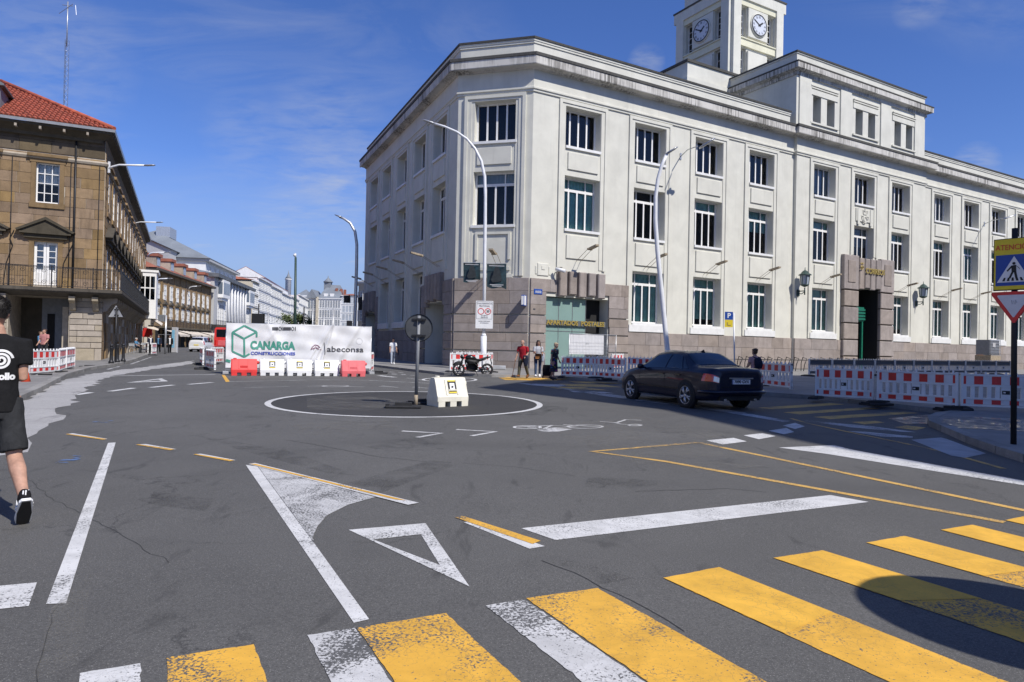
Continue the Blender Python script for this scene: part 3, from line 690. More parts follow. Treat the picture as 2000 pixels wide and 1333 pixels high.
# chamfered corner
for f, (z, k) in enumerate(((Z3, 'four'), (Z2, 'transom'))):
    window(FC, 2.41, *z, 2.62, .42, k, post, 'pane', 'blind_grey' if f else None, .25)
    b = MB(); b.M = FC.M; b.box(1.0, 3.82, -.13, .40, z[0] - .14, z[0] + .02); b.build('sill', MAT['trim_white'], post)
b = MB(); b.M = FC.M
for o, i_, pr in ((1.95, 1.75, .14), (1.75, 1.5, .08), (1.5, 1.31, .04)):
    tp = 17.0 - (1.95 - o) * .6
    for s in (-1, 1):
        x0, x1 = sorted((2.41 + s * o, 2.41 + s * i_)); b.box(x0, x1, -pr, .02, 5.9, tp)
    b.box(2.41 - i_, 2.41 + i_, -pr, .02, max(tp - (o - i_), Z3[1] + .03) if i_ > 1.4 else Z3[1] + .01, tp)
b.build('bay_surround', MAT['stucco'], post)
b = MB(); b.M = FC.M; b.bev(1.3, 3.5, -.07, .02, Z2[1] + .4, Z3[0] - .36, .02); b.build('spandrel_panel', MAT['stucco'], post)
b = MB(); b.M = FC.M
for x0, x1, z0, z1 in ((1.3, 1.45, 6.9, 8.6), (3.4, 3.55, 6.9, 8.6), (1.45, 3.4, 8.45, 8.6), (1.3, 3.55, 6.25, 6.45), (1.1, 3.72, 5.8, 6.0)): b.box(x0, x1, -.09, .02, z0, z1)
b.build('spandrel_panel', MAT['stucco'], post)
# continuous mouldings
path = [p2(FL, LE), C1, C2, p2(FR, 24), p2(FR, 24, .25), p2(FR, 41.93, .25), p2(FR, 41.93), p2(FR, UE)]
mould('frieze_moulding', path, [(0, 17.02), (.08, 17.05), (.08, 17.16), (.15, 17.2), (.15, 17.3), (.05, 17.36), (.05, 18.4), (0, 18.4)], 'stucco', post)
mould('cornice', path, [(-.3, 18.36), (.12, 18.38), (.2, 18.46), (.56, 18.52), (.60, 18.46), (.66, 18.46), (.68, 18.5), (.68, 18.955), (-.3, 18.955)], 'stucco_cornice', post)
mould('cornice_cap', path, [(-.3, 18.96), (.70, 18.96), (.73, 18.97), (.74, 19.14), (.6, 19.19), (-.3, 19.2)], 'stucco_cap', post)
pp = [p2(FL, LE), C1, C2, p2(FR, 23.6)]
for pth in (pp, [p2(FR, 42.2), p2(FR, UE)]):
    mould('parapet', pth, [(-.5, 19.2), (-.12, 19.2), (-.12, 20.0), (-.06, 20.03), (-.06, 20.12), (-.02, 20.16), (-.02, 20.28), (-.5, 20.28)], 'stucco', post)
    mould('parapet_cap', pth, [(-.55, 20.283), (.03, 20.283), (.05, 20.40), (-.55, 20.43)], 'stucco_cap', post)
# flat roof and the dark rooms behind the glass
b = MB(); b.poly([(*p2(FL, LE), 19.1), (*C1, 19.1), (*C2, 19.1), (*p2(FR, UE), 19.1), (*p2(FR, UE, -26), 19.1), (*p2(FL, LE, -16), 19.1)])
b.build('flat_roof', MAT['slate_dark'], post)
b = MB()
b.M = FR.M
for y0, y1, off in ((.02, 23.98, 0), (24.02, 41.9, -.25), (41.95, UE - .05, 0)):
    for zz in (0., 7.9, 13.2): b.poly([(y0, off + .62, zz + .3), (y1, off + .62, zz + .3), (y1, off + 2.2, zz + .3), (y0, off + 2.2, zz + .3)])
    b.poly([(y0, off + 2.2, -.3), (y1, off + 2.2, -.3), (y1, off + 2.2, 18.2), (y0, off + 2.2, 18.2)])
b.M = FL.M; b.poly([(LE + .1, 2.0, -.3), (-1, 2.0, -.3), (-1, 2.0, 18.2), (LE + .1, 2., 18.2)])
b.M = FC.M; b.poly([(.9, 1.6, 6.2), (4.0, 1.6, 6.2), (4.0, 1.6, 18.2), (.9, 1.6, 18.2)])
b.build('interior_wall', MAT['interior'], post)
# --- stone base
bands = [(3.57, 4.68), (4.68, 5.78)]
def banded(F, u0, u1, holes, seed, top=True):
    rows = [(.1, .72), (.72, 1.32), (1.39, 1.9), (1.9, 2.42), (2.49, 3.0), (3.0, 3.52)] + ([(3.59, 4.2), (4.2, 5.0), (5.0, 5.78)] if top else [])
    for k, r in enumerate(rows): ashlar(F, u0, u1, [r], 1.7, .14 if r[0] < 3.5 else .12, 'granite_pink', post, holes, seed=seed + k)
hd1 = (D1[0], D1[1], 0, 5.0); hflut = (1.9, 5.6, 4.75, 7)
banded(FR, .02, 7.6, [hd1, hflut], 100); banded(FC, 0.03, CW - .03, [], 200)
hdl = [(DL1[0], DL1[1], 0, 4.6), (-5.4, -2.0, 4.45, 7)]
banded(FL, -6.6, -.02, hdl, 300); banded(FL, LE, -19.4, [(DL2[0], DL2[1], 0, 4.6), (-24.0, -20.6, 4.45, 7)], 350)
pl_rows = [(.1, 1.0), (1.0, 1.9), (1.9, 2.74)]
ashlar(FR, 7.6, 24, pl_rows, 1.7, .10, 'granite_pink', post, seed=11); ashlar(FR, 24, 29.75, pl_rows, 1.7, .10, 'granite_pink', post, seed=12, base_y=-.25)
ashlar(FR, 36.75, 41.93, pl_rows, 1.7, .10, 'granite_pink', post, seed=13, base_y=-.25); ashlar(FR, 41.93, UE, pl_rows, 1.9, .10, 'granite_pink', post, seed=14)
ashlar(FL, -19.4, -6.6, pl_rows, 1.6, .10, 'granite_pink', post, seed=15)
# fluted lintels
def flutes(F, u0, u1, z0, z1, n, y, pr=.32):
    w = (u1 - u0) / n
    for k in range(n):
        b = MB(); b.M = F.M; b.bev(u0 + w * k + .09, u0 + w * (k + 1) - .09, y - pr, y + .3, z0 + .12 * (k % 2), z1, .05); b.build('flute_block', MAT['granite_pink'], post)
    b = MB(); b.M = F.M; b.box(u0, u1, y - .06, y + .28, z0 + .1, z1 - .05); b.build('lintel', MAT['granite_pink'], post)
flutes(FR, 1.9, 5.6, 4.78, 6.35, 5, 0); flutes(FL, -5.4, -2.0, 4.5, 6.35, 5, 0); flutes(FL, -24.0, -20.6, 4.5, 6.35, 5, 0)
# post-box entrance: frosted screen, dark doorway and the sign band
b = MB(); b.M = FR.M; b.box(1.2, 4.35, .25, .29, .25, 4.7); ent = b.build('frosted_screen', MAT['frosted'], post)
b = MB(); b.M = FR.M
for u in (1.2, 2.3, 3.35, 4.38): b.box(u - .02, u + .02, .235, .248, .25, 4.7)
b.box(1.2, 4.4, .235, .248, 2.62, 2.66); b.build('screen_joint', MAT['steel'], ent)
b = MB(); b.M = FR.M; b.box(4.4, 5.95, .86, .9, .2, 4.75); b.build('doorway_back', MAT['dark'], post)
b = MB(); b.M = FR.M; b.box(1.2, 5.9, .12, .23, 2.98, 3.32); sb = b.build('sign_band', MAT['slate_dark'], post)
put('lettering', text_mesh('APARTADOS  POSTALES', .40, MAT['brass'], .02, bold=.012, sx=1.03), FR.at(3.55, .09, 3.15), sb)
# main portal
PY = -.25
for k, (s0, s1) in enumerate(((29.75, 31.7), (34.8, 36.75))):
    for j in range(5):
        z0 = .1 + j * 1.36; b = MB(); b.M = FR.M; b.bev(s0 + (.0 if j % 2 else .04), s1 + .02, PY - .34, PY + .1, z0, z0 + 1.28, .05); b.build('stone_block', MAT['granite_pink'], post)
        b = MB(); b.M = FR.M; b.box(s0 + .08, s1 - .05, PY - .22, PY + .1, z0 + 1.28, z0 + 1.36); b.build('joint_course', MAT['granite_dark'], post)
    b = MB(); b.M = FR.M; b.bev(s0, s1, PY - .34, PY + .1, 6.92, 9.75, .05); b.build('stone_block', MAT['granite_pink'], post)
    b = MB(); b.M = FR.M; b.bev(s0 + .45, s1 - .5, PY - .40, PY - .33, 7.5, 9.3, .02); b.build('portal_panel', MAT['granite_pink'], post)
b = MB(); b.M = FR.M; b.box(31.7, 34.8, PY - .18, PY + .1, 7.2, 9.6); b.build('lintel', MAT['granite_pink'], post)
for k in range(4):
    b = MB(); b.M = FR.M; w = 3.1 / 4; b.bev(31.7 + w * k + .05, 31.7 + w * (k + 1) - .05, PY - .38, PY - .17, 7.0 + .12 * (k % 2), 9.6, .06); b.build('flute_block', MAT['granite_pink'], post)
put('lettering', text_mesh('CORREOS', .62, MAT['brass'], .03, bold=.01, sx=.95), FR.at(33.75, PY - .46, 8.55), post)
b = MB(); b.M = FR.M @ Matrix.Translation((31.9, PY - .46, 8.75))
b.tube([(.22 * math.cos(a * .5) * (1 - a * .04), 0, .22 * math.sin(a * .5) * (1 - a * .04)) for a in range(18)], .035, 6); b.tube([(-.2, 0, .42), (-.1, 0, .3), (0, 0, .45), (.1, 0, .3), (.2, 0, .42)], .03, 6)
b.build('post_horn_emblem', MAT['brass'], post)
b = MB(); b.M = FR.M; b.box(31.755, 31.79, PY + .0, PY + 2.5, .3, 7.19); b.box(34.71, 34.745, PY - .12, PY + 2.5, .3, 7.19); b.box(31.8, 34.7, PY + 2.4, PY + 2.5, .3, 7.2); b.build('doorway_back', MAT['dark'], post)  # near-black lining colours in the portal's shade and its dark door glass
b = MB(); b.M = FR.M; b.box(31.8, 33.7, PY + .45, PY + 1.3, 4.4, 5.6)
for k in range(4): b.box(31.8, 33.76, PY + .37, PY + .449, 4.5 + .26 * k, 4.66 + .26 * k)
b.box(31.9, 32.3, PY + .6, PY + .8, 5.6, 6.1); b.box(32.8, 33.1, PY + .6, PY + .8, 5.6, 6.0); b.box(33.5, 33.66, PY + .5, PY + .7, .3, 4.4)
b.build('green_door_frame', MAT['green_paint'], post)
# carved post horn panel over the entrance
b = MB(); b.M = FR.M @ Matrix.Translation((32.75, PY, 13.2))
b.M = FR.M @ Matrix.Translation((32.75, PY - .10, 13.2))
b.tube([(.42 * math.cos(rad(a)) * (1 - a / 900), 0, -.28 + .42 * math.sin(rad(a)) * (1 - a / 900)) for a in range(180, 640, 23)], .045, 6)
b.tube([(-.42, 0, -.28), (-.5, 0, .02), (-.2, 0, -.05)], .04, 6); b.tube([(.38, 0, -.3), (.5, 0, .02), (.2, 0, -.05)], .04, 6)
b.box(-.25, .25, -.03, .04, .12, .2); b.tube([(-.25, 0, .2), (-.32, 0, .5), (0, 0, .38), (.32, 0, .5), (.25, 0, .2)], .035, 6); b.box(-.03, .03, -.03, .04, .4, .66)
b.box(-1.0, -.72, -.03, .04, -.75, .6); b.box(.72, 1.0, -.03, .04, -.75, .6)
b.build('carved_emblem', MAT['stucco'], post)
# --- attic storey over the entrance bays
AZ0, AT = 19.15, 25.2; AW = (24.0, 41.93); AD = 6.6
b = MB(); b.M = FR.M; ah = []
for c in (27.4, 32.95, 38.55):
    for s in (-1, 1): ah.append((c + s * .88 - .5, c + s * .88 + .5, 19.95, 22.1, .75))
b.wall(AW[0], AW[1], AZ0 - .1, 23.75, ah, -.12)
b.poly([(AW[0], AD + 8, AZ0 - .1), (AW[0], -.12, AZ0 - .1), (AW[0], -.12, 23.75), (AW[0], AD + 8, 23.75)]); b.poly([(AW[1], -.12, AZ0 - .1), (AW[1], AD + 8, AZ0 - .1), (AW[1], AD + 8, 23.75), (AW[1], -.12, 23.75)])
b.poly([(AW[0], -.12, 25.1), (AW[1], -.12, 25.1), (AW[1], AD + 8, 25.1), (AW[0], AD + 8, 25.1)])
b.build('attic_wall', MAT['stucco'], post)
for c in (27.4, 32.95, 38.55):
    b = MB(); b.M = FR.at(c, -.12, 0)
    for s in (-1, 1):
        pass
    b.box(-1.75, 1.75, -.06, .02, 22.12, 22.55); b.box(-1.75, 1.75, -.1, .02, 22.62, 22.72); b.box(-1.75, 1.75, -.14, .02, 22.78, 22.86); b.box(-1.8, 1.8, -.12, .7, 19.82, 19.95)
    b.build('attic_surround', MAT['stucco'], post, kind='stuff')
    for s in (-1, 1): window(FR, c + s * .88, 19.97, 22.08, .98, .58, ('grid', 2, 4), post, 'pane', None, 1, .07)
for u in (25.0, 30.17, 35.75, 40.9):
    b = MB(); b.M = FR.at(u, -.12, 0); b.box(-.72, .72, -.10, .02, 19.2, 23.3); b.build('attic_pilaster', MAT['stucco'], post)
apath = [p2(FR, AW[0], -AD - 8), p2(FR, AW[0], .12), p2(FR, AW[1], .12), p2(FR, AW[1], -AD - 8)]
mould('attic_cornice', apath, [(-.2, 23.3), (.1, 23.3), (.12, 23.55), (.5, 23.68), (.5, 24.08), (.42, 24.1), (-.2, 24.1)], 'stucco_cornice', post)
mould('attic_cornice_cap', apath, [(-.2, 24.103), (.52, 24.103), (.54, 24.2), (.2, 24.36), (-.2, 24.36)], 'stucco_cap', post)
mould('attic_parapet', apath, [(-.5, 24.36), (-.02, 24.36), (-.02, 24.95), (.05, 25.0), (.05, 25.08), (-.5, 25.08)], 'stucco', post)
mould('attic_parapet_cap', apath, [(-.55, 25.083), (.1, 25.083), (.12, 25.2), (-.55, 25.24)], 'stucco_cap', post)
# block behind the attic, left of the tower
u0, z_ = FR.hit(1343, 116, -6.6); u1 = 31
bp = [p2(FR, u0, -16), p2(FR, u0, -6.6), p2(FR, u1, -6.6), p2(FR, u1, -16)]
mould('roof_block_wall', bp, [(-6, 19.), (0, 19.), (0, z_ - 2.05), (.25, z_ - 1.95), (.25, z_ - 1.55), (0, z_ - 1.5), (0, z_ - .2), (-6, z_ - .2)], 'stucco', post)
mould('roof_block_cap', bp, [(-6, z_ - .197), (.12, z_ - .197), (.14, z_), (-6, z_ + .02)], 'stucco_cap', post)
# --- clock tower
TO, THW, TU = -11., 3.92, 32.8
TQ = FR.pt(TU, 0, TO - THW)                                       # plan centre
TZ = lambda px, py: FR.hit(px, py, TO)[1]
zt = TZ(1535, 10); zc_ = TZ(1483.7, 50.2); zb1, zb0 = TZ(1517, 97), TZ(1517, 110); za1, za0 = TZ(1517, 22), TZ(1517, 33)
tower_faces = [Frame(p2(FR, TU - THW, TO), FR.d), Frame(p2(FR, TU - THW, TO - 2 * THW), FR.n)]
b = MB(); tc_ = MB()
W_ = 2 * THW
for F in tower_faces:
    b.M = F.M
    holes = []
    for zz0, zz1 in ((zb1 + .1, za0 - .05), (zb1 - 5.4, zb0 - .1)):
        for s in (-1, 1): holes.append((THW + s * 1.98 - .52, THW + s * 1.98 + .52, zz0, zz1, .9))
    b.wall(1.0, W_ - 1.0, 19, zt, holes, .35)
    b.box(.35, 1.35, 0, .6, 19, zt); b.box(W_ - 1.35, W_ - .35, 0, .6, 19, zt)
    b.bev(THW - 1.4, THW + 1.4, .12, .4, zb1 + .35, za0 - .05, .05); b.bev(THW - 1.4, THW + 1.4, .12, .4, zb1 - 5.4, zb0 - .35, .05)
    tc_.M = F.M
    for q0, q1 in ((za0, za1), (zb0, zb1)): tc_.box(1.36, W_ - 1.36, .15, .5, q0, q1)
    tc_.box(1.36, W_ - 1.36, .05, .6, zb1 + .01, zb1 + .12)
    for zz0, zz1 in ((zb1 + .12, za0 - .05), (zb1 - 5.4, zb0 - .1)):
        for s in (-1, 1): window(F, THW + s * 1.98, zz0, zz1, 1.02, .75, ('grid', 2, 5), post, 'pane', None, 1, .08)
b.build('tower_wall', MAT['stucco'], post); tc_.build('tower_band', MAT['stucco_cream'], post, kind='stuff')
core = [p2(FR, TU - THW, TO - 2 * THW), p2(FR, TU - THW, TO), p2(FR, TU + THW, TO), p2(FR, TU + THW, TO - 2 * THW)]
mould('tower_core', core, [(-3.5, 19), (-1.0, 19), (-1.0, zt), (-3.5, zt)], 'interior', post, True)
mould('tower_top', core, [(-2, za1), (-.001, za1), (-.001, zt), (-2, zt)], 'stucco', post, True)
mould('tower_cap', core, [(-3.9, zt + .003), (.06, zt + .003), (.08, zt + .16), (-3.9, zt + .2)], 'stucco_cap', post, True)
mould('tower_crown', core, [(-3.5, zt + .2), (-.75, zt + .2), (-.75, zt + 2.2), (-3.5, zt + 2.2)], 'stucco', post, True)
mould('tower_crown_cap', core, [(-3.9, zt + 2.203), (-.65, zt + 2.203), (-.65, zt + 2.4), (-3.9, zt + 2.4)], 'stucco_cap', post, True)
plain('clock_white', (.56, .59, .64), .5, .04)
def clock(F):
    R = 1.02; c = thing('tower_clock', 'x', 'x'); 
    for k in ('label', 'category'): del c[k]
    c.name = 'clock'; W = F.at(THW, .10, zc_); COL.objects.unlink(c); c2 = bpy.data.objects.new('clock', None); link(c2, W, post); bpy.data.objects.remove(c)
    rot = Matrix.Rotation(rad(90), 4, 'X')
    b = MB(); b.M = rot; b.lathe([(R + .14, -.02), (R + .14, .08), (R + .05, .1)], 40); b.build('clock_rim', MAT['stucco'], c2, W)
    b = MB(); b.M = rot; b.lathe([(R + .05, .08), (R + .05, .14), (R - .04, .14), (R - .04, .08)], 40, cap=False); b.build('clock_ring', MAT['iron'], c2, W)
    b = MB(); b.M = rot; b.lathe([(R - .04, .08), (R - .04, .115)], 40); b.build('clock_face', MAT['clock_white'], c2, W)
    for k, s in enumerate('XII I II III IV V VI VII VIII IX X XI'.split()):
        a = rad(90 - 30 * k); m = Matrix.Translation((math.cos(a) * .76 * R, -.12, math.sin(a) * .76 * R)) @ Matrix.Rotation(-(a - rad(90)), 4, 'Y')
        put('numeral', text_mesh(s, .34, MAT['black'], .003, bold=.002, sx=.66), W @ m, c2)
    for ln, w, ang in ((.55, .075, 55), (.85, .05, -62)):
        b = MB(); b.M = Matrix.Rotation(rad(ang), 4, 'Y'); b.box(-w, w, -.15, -.135 - w * .1, -.18, ln); b.build('clock_hand', MAT['black'], c2, W)
for F in tower_faces: clock(F)
# ---------------------------------------------------------------- brown stone building with arcade, on the left
CB = Vector((-25.5, 42.35)); dS = Vector((-.433, .901)); FF = Frame(CB, (.901, .433)); FS = Frame(CB, dS)
old = thing('arcade_building', 'brown stone building with a red tiled roof, long iron balcony and an arcade below', 'building', (CB.x, CB.y, gz(CB.y)))
UL, SL_ = -13.0, 50.0
EZ = 14.3
fw_ = [-2.97, -6.2, -9.4, -12.3]
W2z, DRz = (9.68, 12.08), (4.73, 7.33); WW = .6
arch = [(-4.75, -1.72, -.5, 4.1, 3.6), (-9.4, -6.3, -.5, 4.1, 3.6), (-12.8, -10.9, -.5, 4.1, 3.6)]
fh = [(c - WW, c + WW, *W2z, .32) for c in fw_] + [(c - WW, c + WW, *DRz, .32) for c in fw_]
su = [2.0 + 3.25 * k for k in range(15)]
sh_ = [(c - WW, c + WW, *z, .3) for c in su for z in (W2z, DRz)] + [(c - .9, c + .9, -.5, 3.5, 2.2) for c in su]
b = MB(); b.M = FF.M; b.wall(UL, 0, -.3, EZ, fh + arch, 0)
b.M = FS.M; b.wall(0, SL_, -.3, EZ, sh_, 0); b.poly([(SL_, 0, -.3), (SL_, 14, -.3), (SL_, 14, EZ), (SL_, 0, EZ)])
b.build('wall', MAT['mortar'], old)
crs = [4.6 + .617 * k for k in range(13)]
ashlar(FF, UL, -.02, [(z, z + .617) for z in crs], 1.25, .03, 'granite_brown', old, [(c - WW - .22, c + WW + .22, W2z[0] - .3, W2z[1] + .25) for c in fw_] + [(c - WW - .22, c + WW + .22, DRz[0] - .3, DRz[1] + .5) for c in fw_], seed=21, thick=.1, jt=.016)
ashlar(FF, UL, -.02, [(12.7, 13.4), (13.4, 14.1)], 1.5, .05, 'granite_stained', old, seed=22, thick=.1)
hz_ = [(a[0] - .05, a[1] + .05, -1, 4.12) for a in arch]
ashlar(FF, UL, .04, [(.2, .95)] + [(.97 + .36 * k, .97 + .36 * k + .34) for k in range(9)], 1.7, .07, 'granite_pale', old, hz_, seed=23, thick=.12, jt=.02)
b = MB(); b.M = FS.M; R_ = random.Random(5)                      # the street face recedes too steeply to pick its stones apart
for k, z in enumerate([.2 + .6 * i for i in range(23)]):
    u = .02
    while u < SL_ - .3:
        w = min(R_.uniform(.9, 1.5), SL_ - u)
        mz = z + .3; 
        if not any(h[0] - .2 < u + w / 2 < h[1] + .2 and h[2] - .2 < mz < h[3] + .2 for h in sh_): b.bev(u + .01, u + w - .01, -.03 - R_.uniform(0, .01), .05, z + .01, z + .59, .015)
        u += w
b.build('street_side_stones', MAT['granite_brown'], old, kind='stuff')
for F, cs in ((FF, fw_), (FS, su)):
    for i, c in enumerate(cs):
        b = MB(); b.M = F.at(c, 0, 0)
        for z0, z1 in (W2z, DRz):
            for s in (-1, 1):
                x0, x1 = sorted((s * WW, s * (WW + .24))); b.box(x0, x1, -.07, .06, z0 - .1, z1 + .1)
            b.box(-WW - .3, WW + .3, -.09, .06, z1, z1 + .3)
        b.box(-WW - .3, WW + .3, -.12, .06, W2z[0] - .32, W2z[0] - .02); b.box(-WW - .42, WW + .42, -.28, .06, W2z[1] + .32, W2z[1] + .5)
        b.build('window_surround', MAT['granite_brown'], old, kind='stuff')
        b = MB(); b.M = F.at(c, 0, 0); z = 7.86
        b.yprism([(-1.35, z), (1.35, z), (1.35, z + .14), (0, z + .78), (-1.35, z + .14)], -.34, .06)
        b.yprism([(-1.5, z + .1), (-1.38, z + .02), (0, z + .74), (1.38, z + .02), (1.5, z + .1), (0, z + .92)], -.46, .06)
        b.box(-1.3, 1.3, -.40, .06, z - .1, z); b.box(-1.1, 1.1, -.24, .06, z - .34, z - .1)
        b.build('pediment', MAT['granite_dark'], old)
        window(F, c, *W2z, WW * 2, .18 if F is FF else -.04, ('grid', 3, 4), old, 'pane', 'curtain_white' if i % 2 == 0 else None, .55, .075)
        # white balcony door: two leaves with glazing above a solid panel
        def door_m():
            b = MB(); h = DRz[1] - DRz[0]; w = WW * 2
            for x0 in (0, w / 2 + .01):
                x1 = x0 + w / 2 - .01
                b.box(x0, x0 + .13, 0, .08, 0, h); b.box(x1 - .13, x1, 0, .08, 0, h); b.box(x0 + .13, x1 - .13, 0, .08, h - .16, h); b.box(x0 + .13, x1 - .13, 0, .08, 0, h * .36)
                b.bev(x0 + .18, x1 - .18, -.03, .03, .12, h * .3, .02)
                for k in range(1, 4): zz = h * .36 + (h * .64 - .16) * k / 4; b.box(x0 + .13, x1 - .13, .015, .065, zz - .02, zz + .02)
            return b.mesh('balcony_door', MAT['frame_white'])
        dd = put('balcony_door', cached('bdoor', door_m), F.at(c - WW, .16 if F is FF else -.02, DRz[0]), old)
        put('pane', cached('bdpane', lambda: (lambda q: (q.poly([(.1, 0, .95), (WW * 2 - .1, 0, .95), (WW * 2 - .1, 0, 2.5), (.1, 0, 2.5)]), q)[1])(MB()).mesh('pane', MAT['pane'])), F.at(c - WW, .2, DRz[0]), dd)
        put('curtain', cached('bdcur', lambda: MB().box(.08, WW * 2 - .08, 0, .01, .9, 2.55).mesh('curtain', MAT['curtain_white'])), F.at(c - WW, .27, DRz[0]), dd)
b = MB(); b.M = FF.M; b.poly([(UL, .7, 4.6), (0, .7, 4.6), (0, .7, 14), (UL, .7, 14)]); b.M = FS.M; b.poly([(0, .6, 4.6), (SL_, .6, 4.6), (SL_, .6, 14), (0, .6, 14)]); b.build('interior_wall', MAT['interior'], old)
# arcade inside
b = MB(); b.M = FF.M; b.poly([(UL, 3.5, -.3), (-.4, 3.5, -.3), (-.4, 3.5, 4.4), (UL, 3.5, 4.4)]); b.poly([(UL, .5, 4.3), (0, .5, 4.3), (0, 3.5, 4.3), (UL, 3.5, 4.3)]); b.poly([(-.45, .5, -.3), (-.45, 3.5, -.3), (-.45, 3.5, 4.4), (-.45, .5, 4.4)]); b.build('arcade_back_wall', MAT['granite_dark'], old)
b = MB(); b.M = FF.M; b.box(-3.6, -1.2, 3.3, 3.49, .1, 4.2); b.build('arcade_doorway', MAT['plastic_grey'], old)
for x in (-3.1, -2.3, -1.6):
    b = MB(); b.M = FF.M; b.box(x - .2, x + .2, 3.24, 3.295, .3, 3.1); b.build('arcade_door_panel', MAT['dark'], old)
b = MB(); b.M = FS.M
for c in su: b.box(c - .9, c + .9, 1.8, 1.9, 0, 3.5)
b.build('shop_front', MAT['dark'], old, kind='stuff')
# balcony: slab, brackets, railing
bpth = [p2(FF, UL, 0), CB, p2(FS, 40, 0)]
mould('balcony_slab', bpth, [(0, 4.05), (.5, 4.1), (.9, 4.25), (1.08, 4.28), (1.15, 4.36), (1.15, 4.55), (0, 4.55)], 'granite_dark', old)
for F, us in ((FF, [-.3, -1.5, -4.9, -6.2, -9.6, -10.8]), (FS, [1.6 * k + .2 for k in range(25)])):
    for u in us:
        b = MB(); b.M = F.at(u, 0, 0) @ Matrix.Rotation(rad(90), 4, 'Z'); b.M = F.at(u, 0, 0)
        pr = [(0, 3.2), (-.25, 3.3), (-.5, 3.7), (-.8, 3.85), (-.82, 4.1), (0, 4.1)]
        i0 = [b.av((-.16, y, z)) for y, z in pr]; i1 = [b.av((.16, y, z)) for y, z in pr]; b.af(i0); b.af(i1[::-1])
        for k in range(6): b.af((i1[k], i1[(k + 1) % 6], i0[(k + 1) % 6], i0[k]))
        b.build('bracket', MAT['granite_pale'], old)
def railing(F, u0, u1, off, z0, z1, name, parent, step=.13, scrolls=True):
    b = MB(); b.M = F.M; y = -off
    for z in (z1, z1 - .07, z0 + .05): b.box(u0, u1, y - .02, y + .02, z - .015, z + .015)
    u = u0
    while u < u1: b.box(u - .008, u + .008, y - .008, y + .008, z0, z1); u += step
    u = u0
    while u < u1: b.box(u - .025, u + .025, y - .025, y + .025, z0 - .05, z1 + .06); u += 2.1
    if scrolls:
        u = u0 + .26
        while u < u1 - .2:
            for zz, r in ((z1 - .26, .15), (z0 + .24, .15)):
                b.tube([(u + r * (1 - k * .05) * math.cos(k * .62), y, zz + r * (1 - k * .05) * math.sin(k * .62)) for k in range(16)], .011, 4, False)
            u += .52
    return b.build(name, MAT['iron'], parent)
railing(FF, UL, 1.08, 1.08, 4.6, 5.78, 'balcony_railing', old); railing(FS, -1.08, 40, 1.08, 4.6, 5.78, 'balcony_railing', old, .11, False)
# cornice, gutter and tiled roof
mould('string_course', [p2(FF, UL), CB, p2(FS, SL_)], [(0, 12.28), (.1, 12.3), (.16, 12.42), (.1, 12.52), (0, 12.55)], 'granite_pale', old)
mould('eaves_cornice', [p2(FF, UL), p2(FF, -.42), p2(FS, SL_, -.42)], [(-.2, 13.55), (.25, 13.62), (.3, 13.8), (.62, 14.0), (.85, 14.1), (.85, 14.24), (-.2, 14.24)], 'granite_dark', old)
R0_ = [p2(FF, UL), p2(FF, -.42), p2(FS, SL_, -.42)]
mould('gutter', R0_, [(.84, 14.26), (.96, 14.22), (1.0, 14.38), (.86, 14.38)], 'galvanised', old)
for u in (-.9, -2.1, -3.3, -4.5, -5.7, -6.9, -8.1):
    b = MB(); b.M = FF.M; b.box(u - .06, u + .06, -.82, -.25, 13.9, 14.06); b.build('eaves_bracket', MAT['granite_pale'], old)
PIT = .56
e0 = Vector((*p2(FF, .5, .9), 14.36))
def rz(P):                                                        # local roof height from plan distances to both eaves
    q = Vector((P.x, P.y)) - Vector((e0.x, e0.y)); return 14.36 + PIT * min(q.dot(-FF.n), q.dot(-FS.n))
def tiles(name, F, other, umin, umax, rise, parent):
    """rows of barrel tiles up one roof slope, cut at the hip"""
    b = MB(); b.smooth = True; sp, row = .26, .42; nlen = math.sqrt(1 + PIT * PIT)
    o = Vector((e0.x, e0.y)); up = -F.n; al = F.d; c = umin
    while c < umax:
        run = rise
        h_ = abs(c)
        run = min(rise, h_)                                       # the hip bisects the corner
        k = 0
        while k * row < run - .05:
            d0, d1 = k * row, min((k + 1) * row + .06, run)
            ring = []
            for d, lift in ((d0, .075), (d1, .03)):
                r = []
                for s, z in ((-.5, 0), (-.3, .075), (0, .105), (.3, .075), (.5, 0)):
                    q = o + al * (c + s * sp) + up * d; r.append(b.av((q.x, q.y, 14.34 + PIT * d + z + lift)))
                ring.append(r)
            for i in range(4): b.af((ring[0][i], ring[0][i + 1], ring[1][i + 1], ring[1][i]))
            b.af(tuple(ring[0]))
            k += 1
        c += sp
    return b.build(name, MAT['tile_red'], parent, kind='stuff')
tiles('roof_tiles', FF, FS, -13.5, -.2, 7.2, old); tiles('roof_tiles', FS, FF, .2, 51, 7.2, old)
b = MB(); o = Vector((e0.x, e0.y))
def rp(a, c): q = o + FF.d * a + dS * c; return (q.x, q.y, 14.33 + PIT * min(-a, c) if True else 0)
b.poly([rp(0, 0), rp(-7.2, 7.2), rp(-14, 7.2), (*(o + FF.d * -14), 14.33)]); b.poly([(*(o + dS * 52), 14.33), rp(-7.2, 52), rp(-7.2, 7.2), rp(0, 0)]); b.build('roof', MAT['tile_red'], old)
b = MB(); b.tube([Vector(rp(-.0, 0)) + Vector((0, 0, .14)), Vector(rp(-7.2, 7.2)) + Vector((0, 0, .16))], .13, 8); b.tube([Vector(rp(-7.2, 7.2)) + Vector((0, 0, .16)), Vector(rp(-14, 7.2)) + Vector((0, 0, .16))], .13, 8); b.build('ridge_tiles', MAT['tile_red'], old)
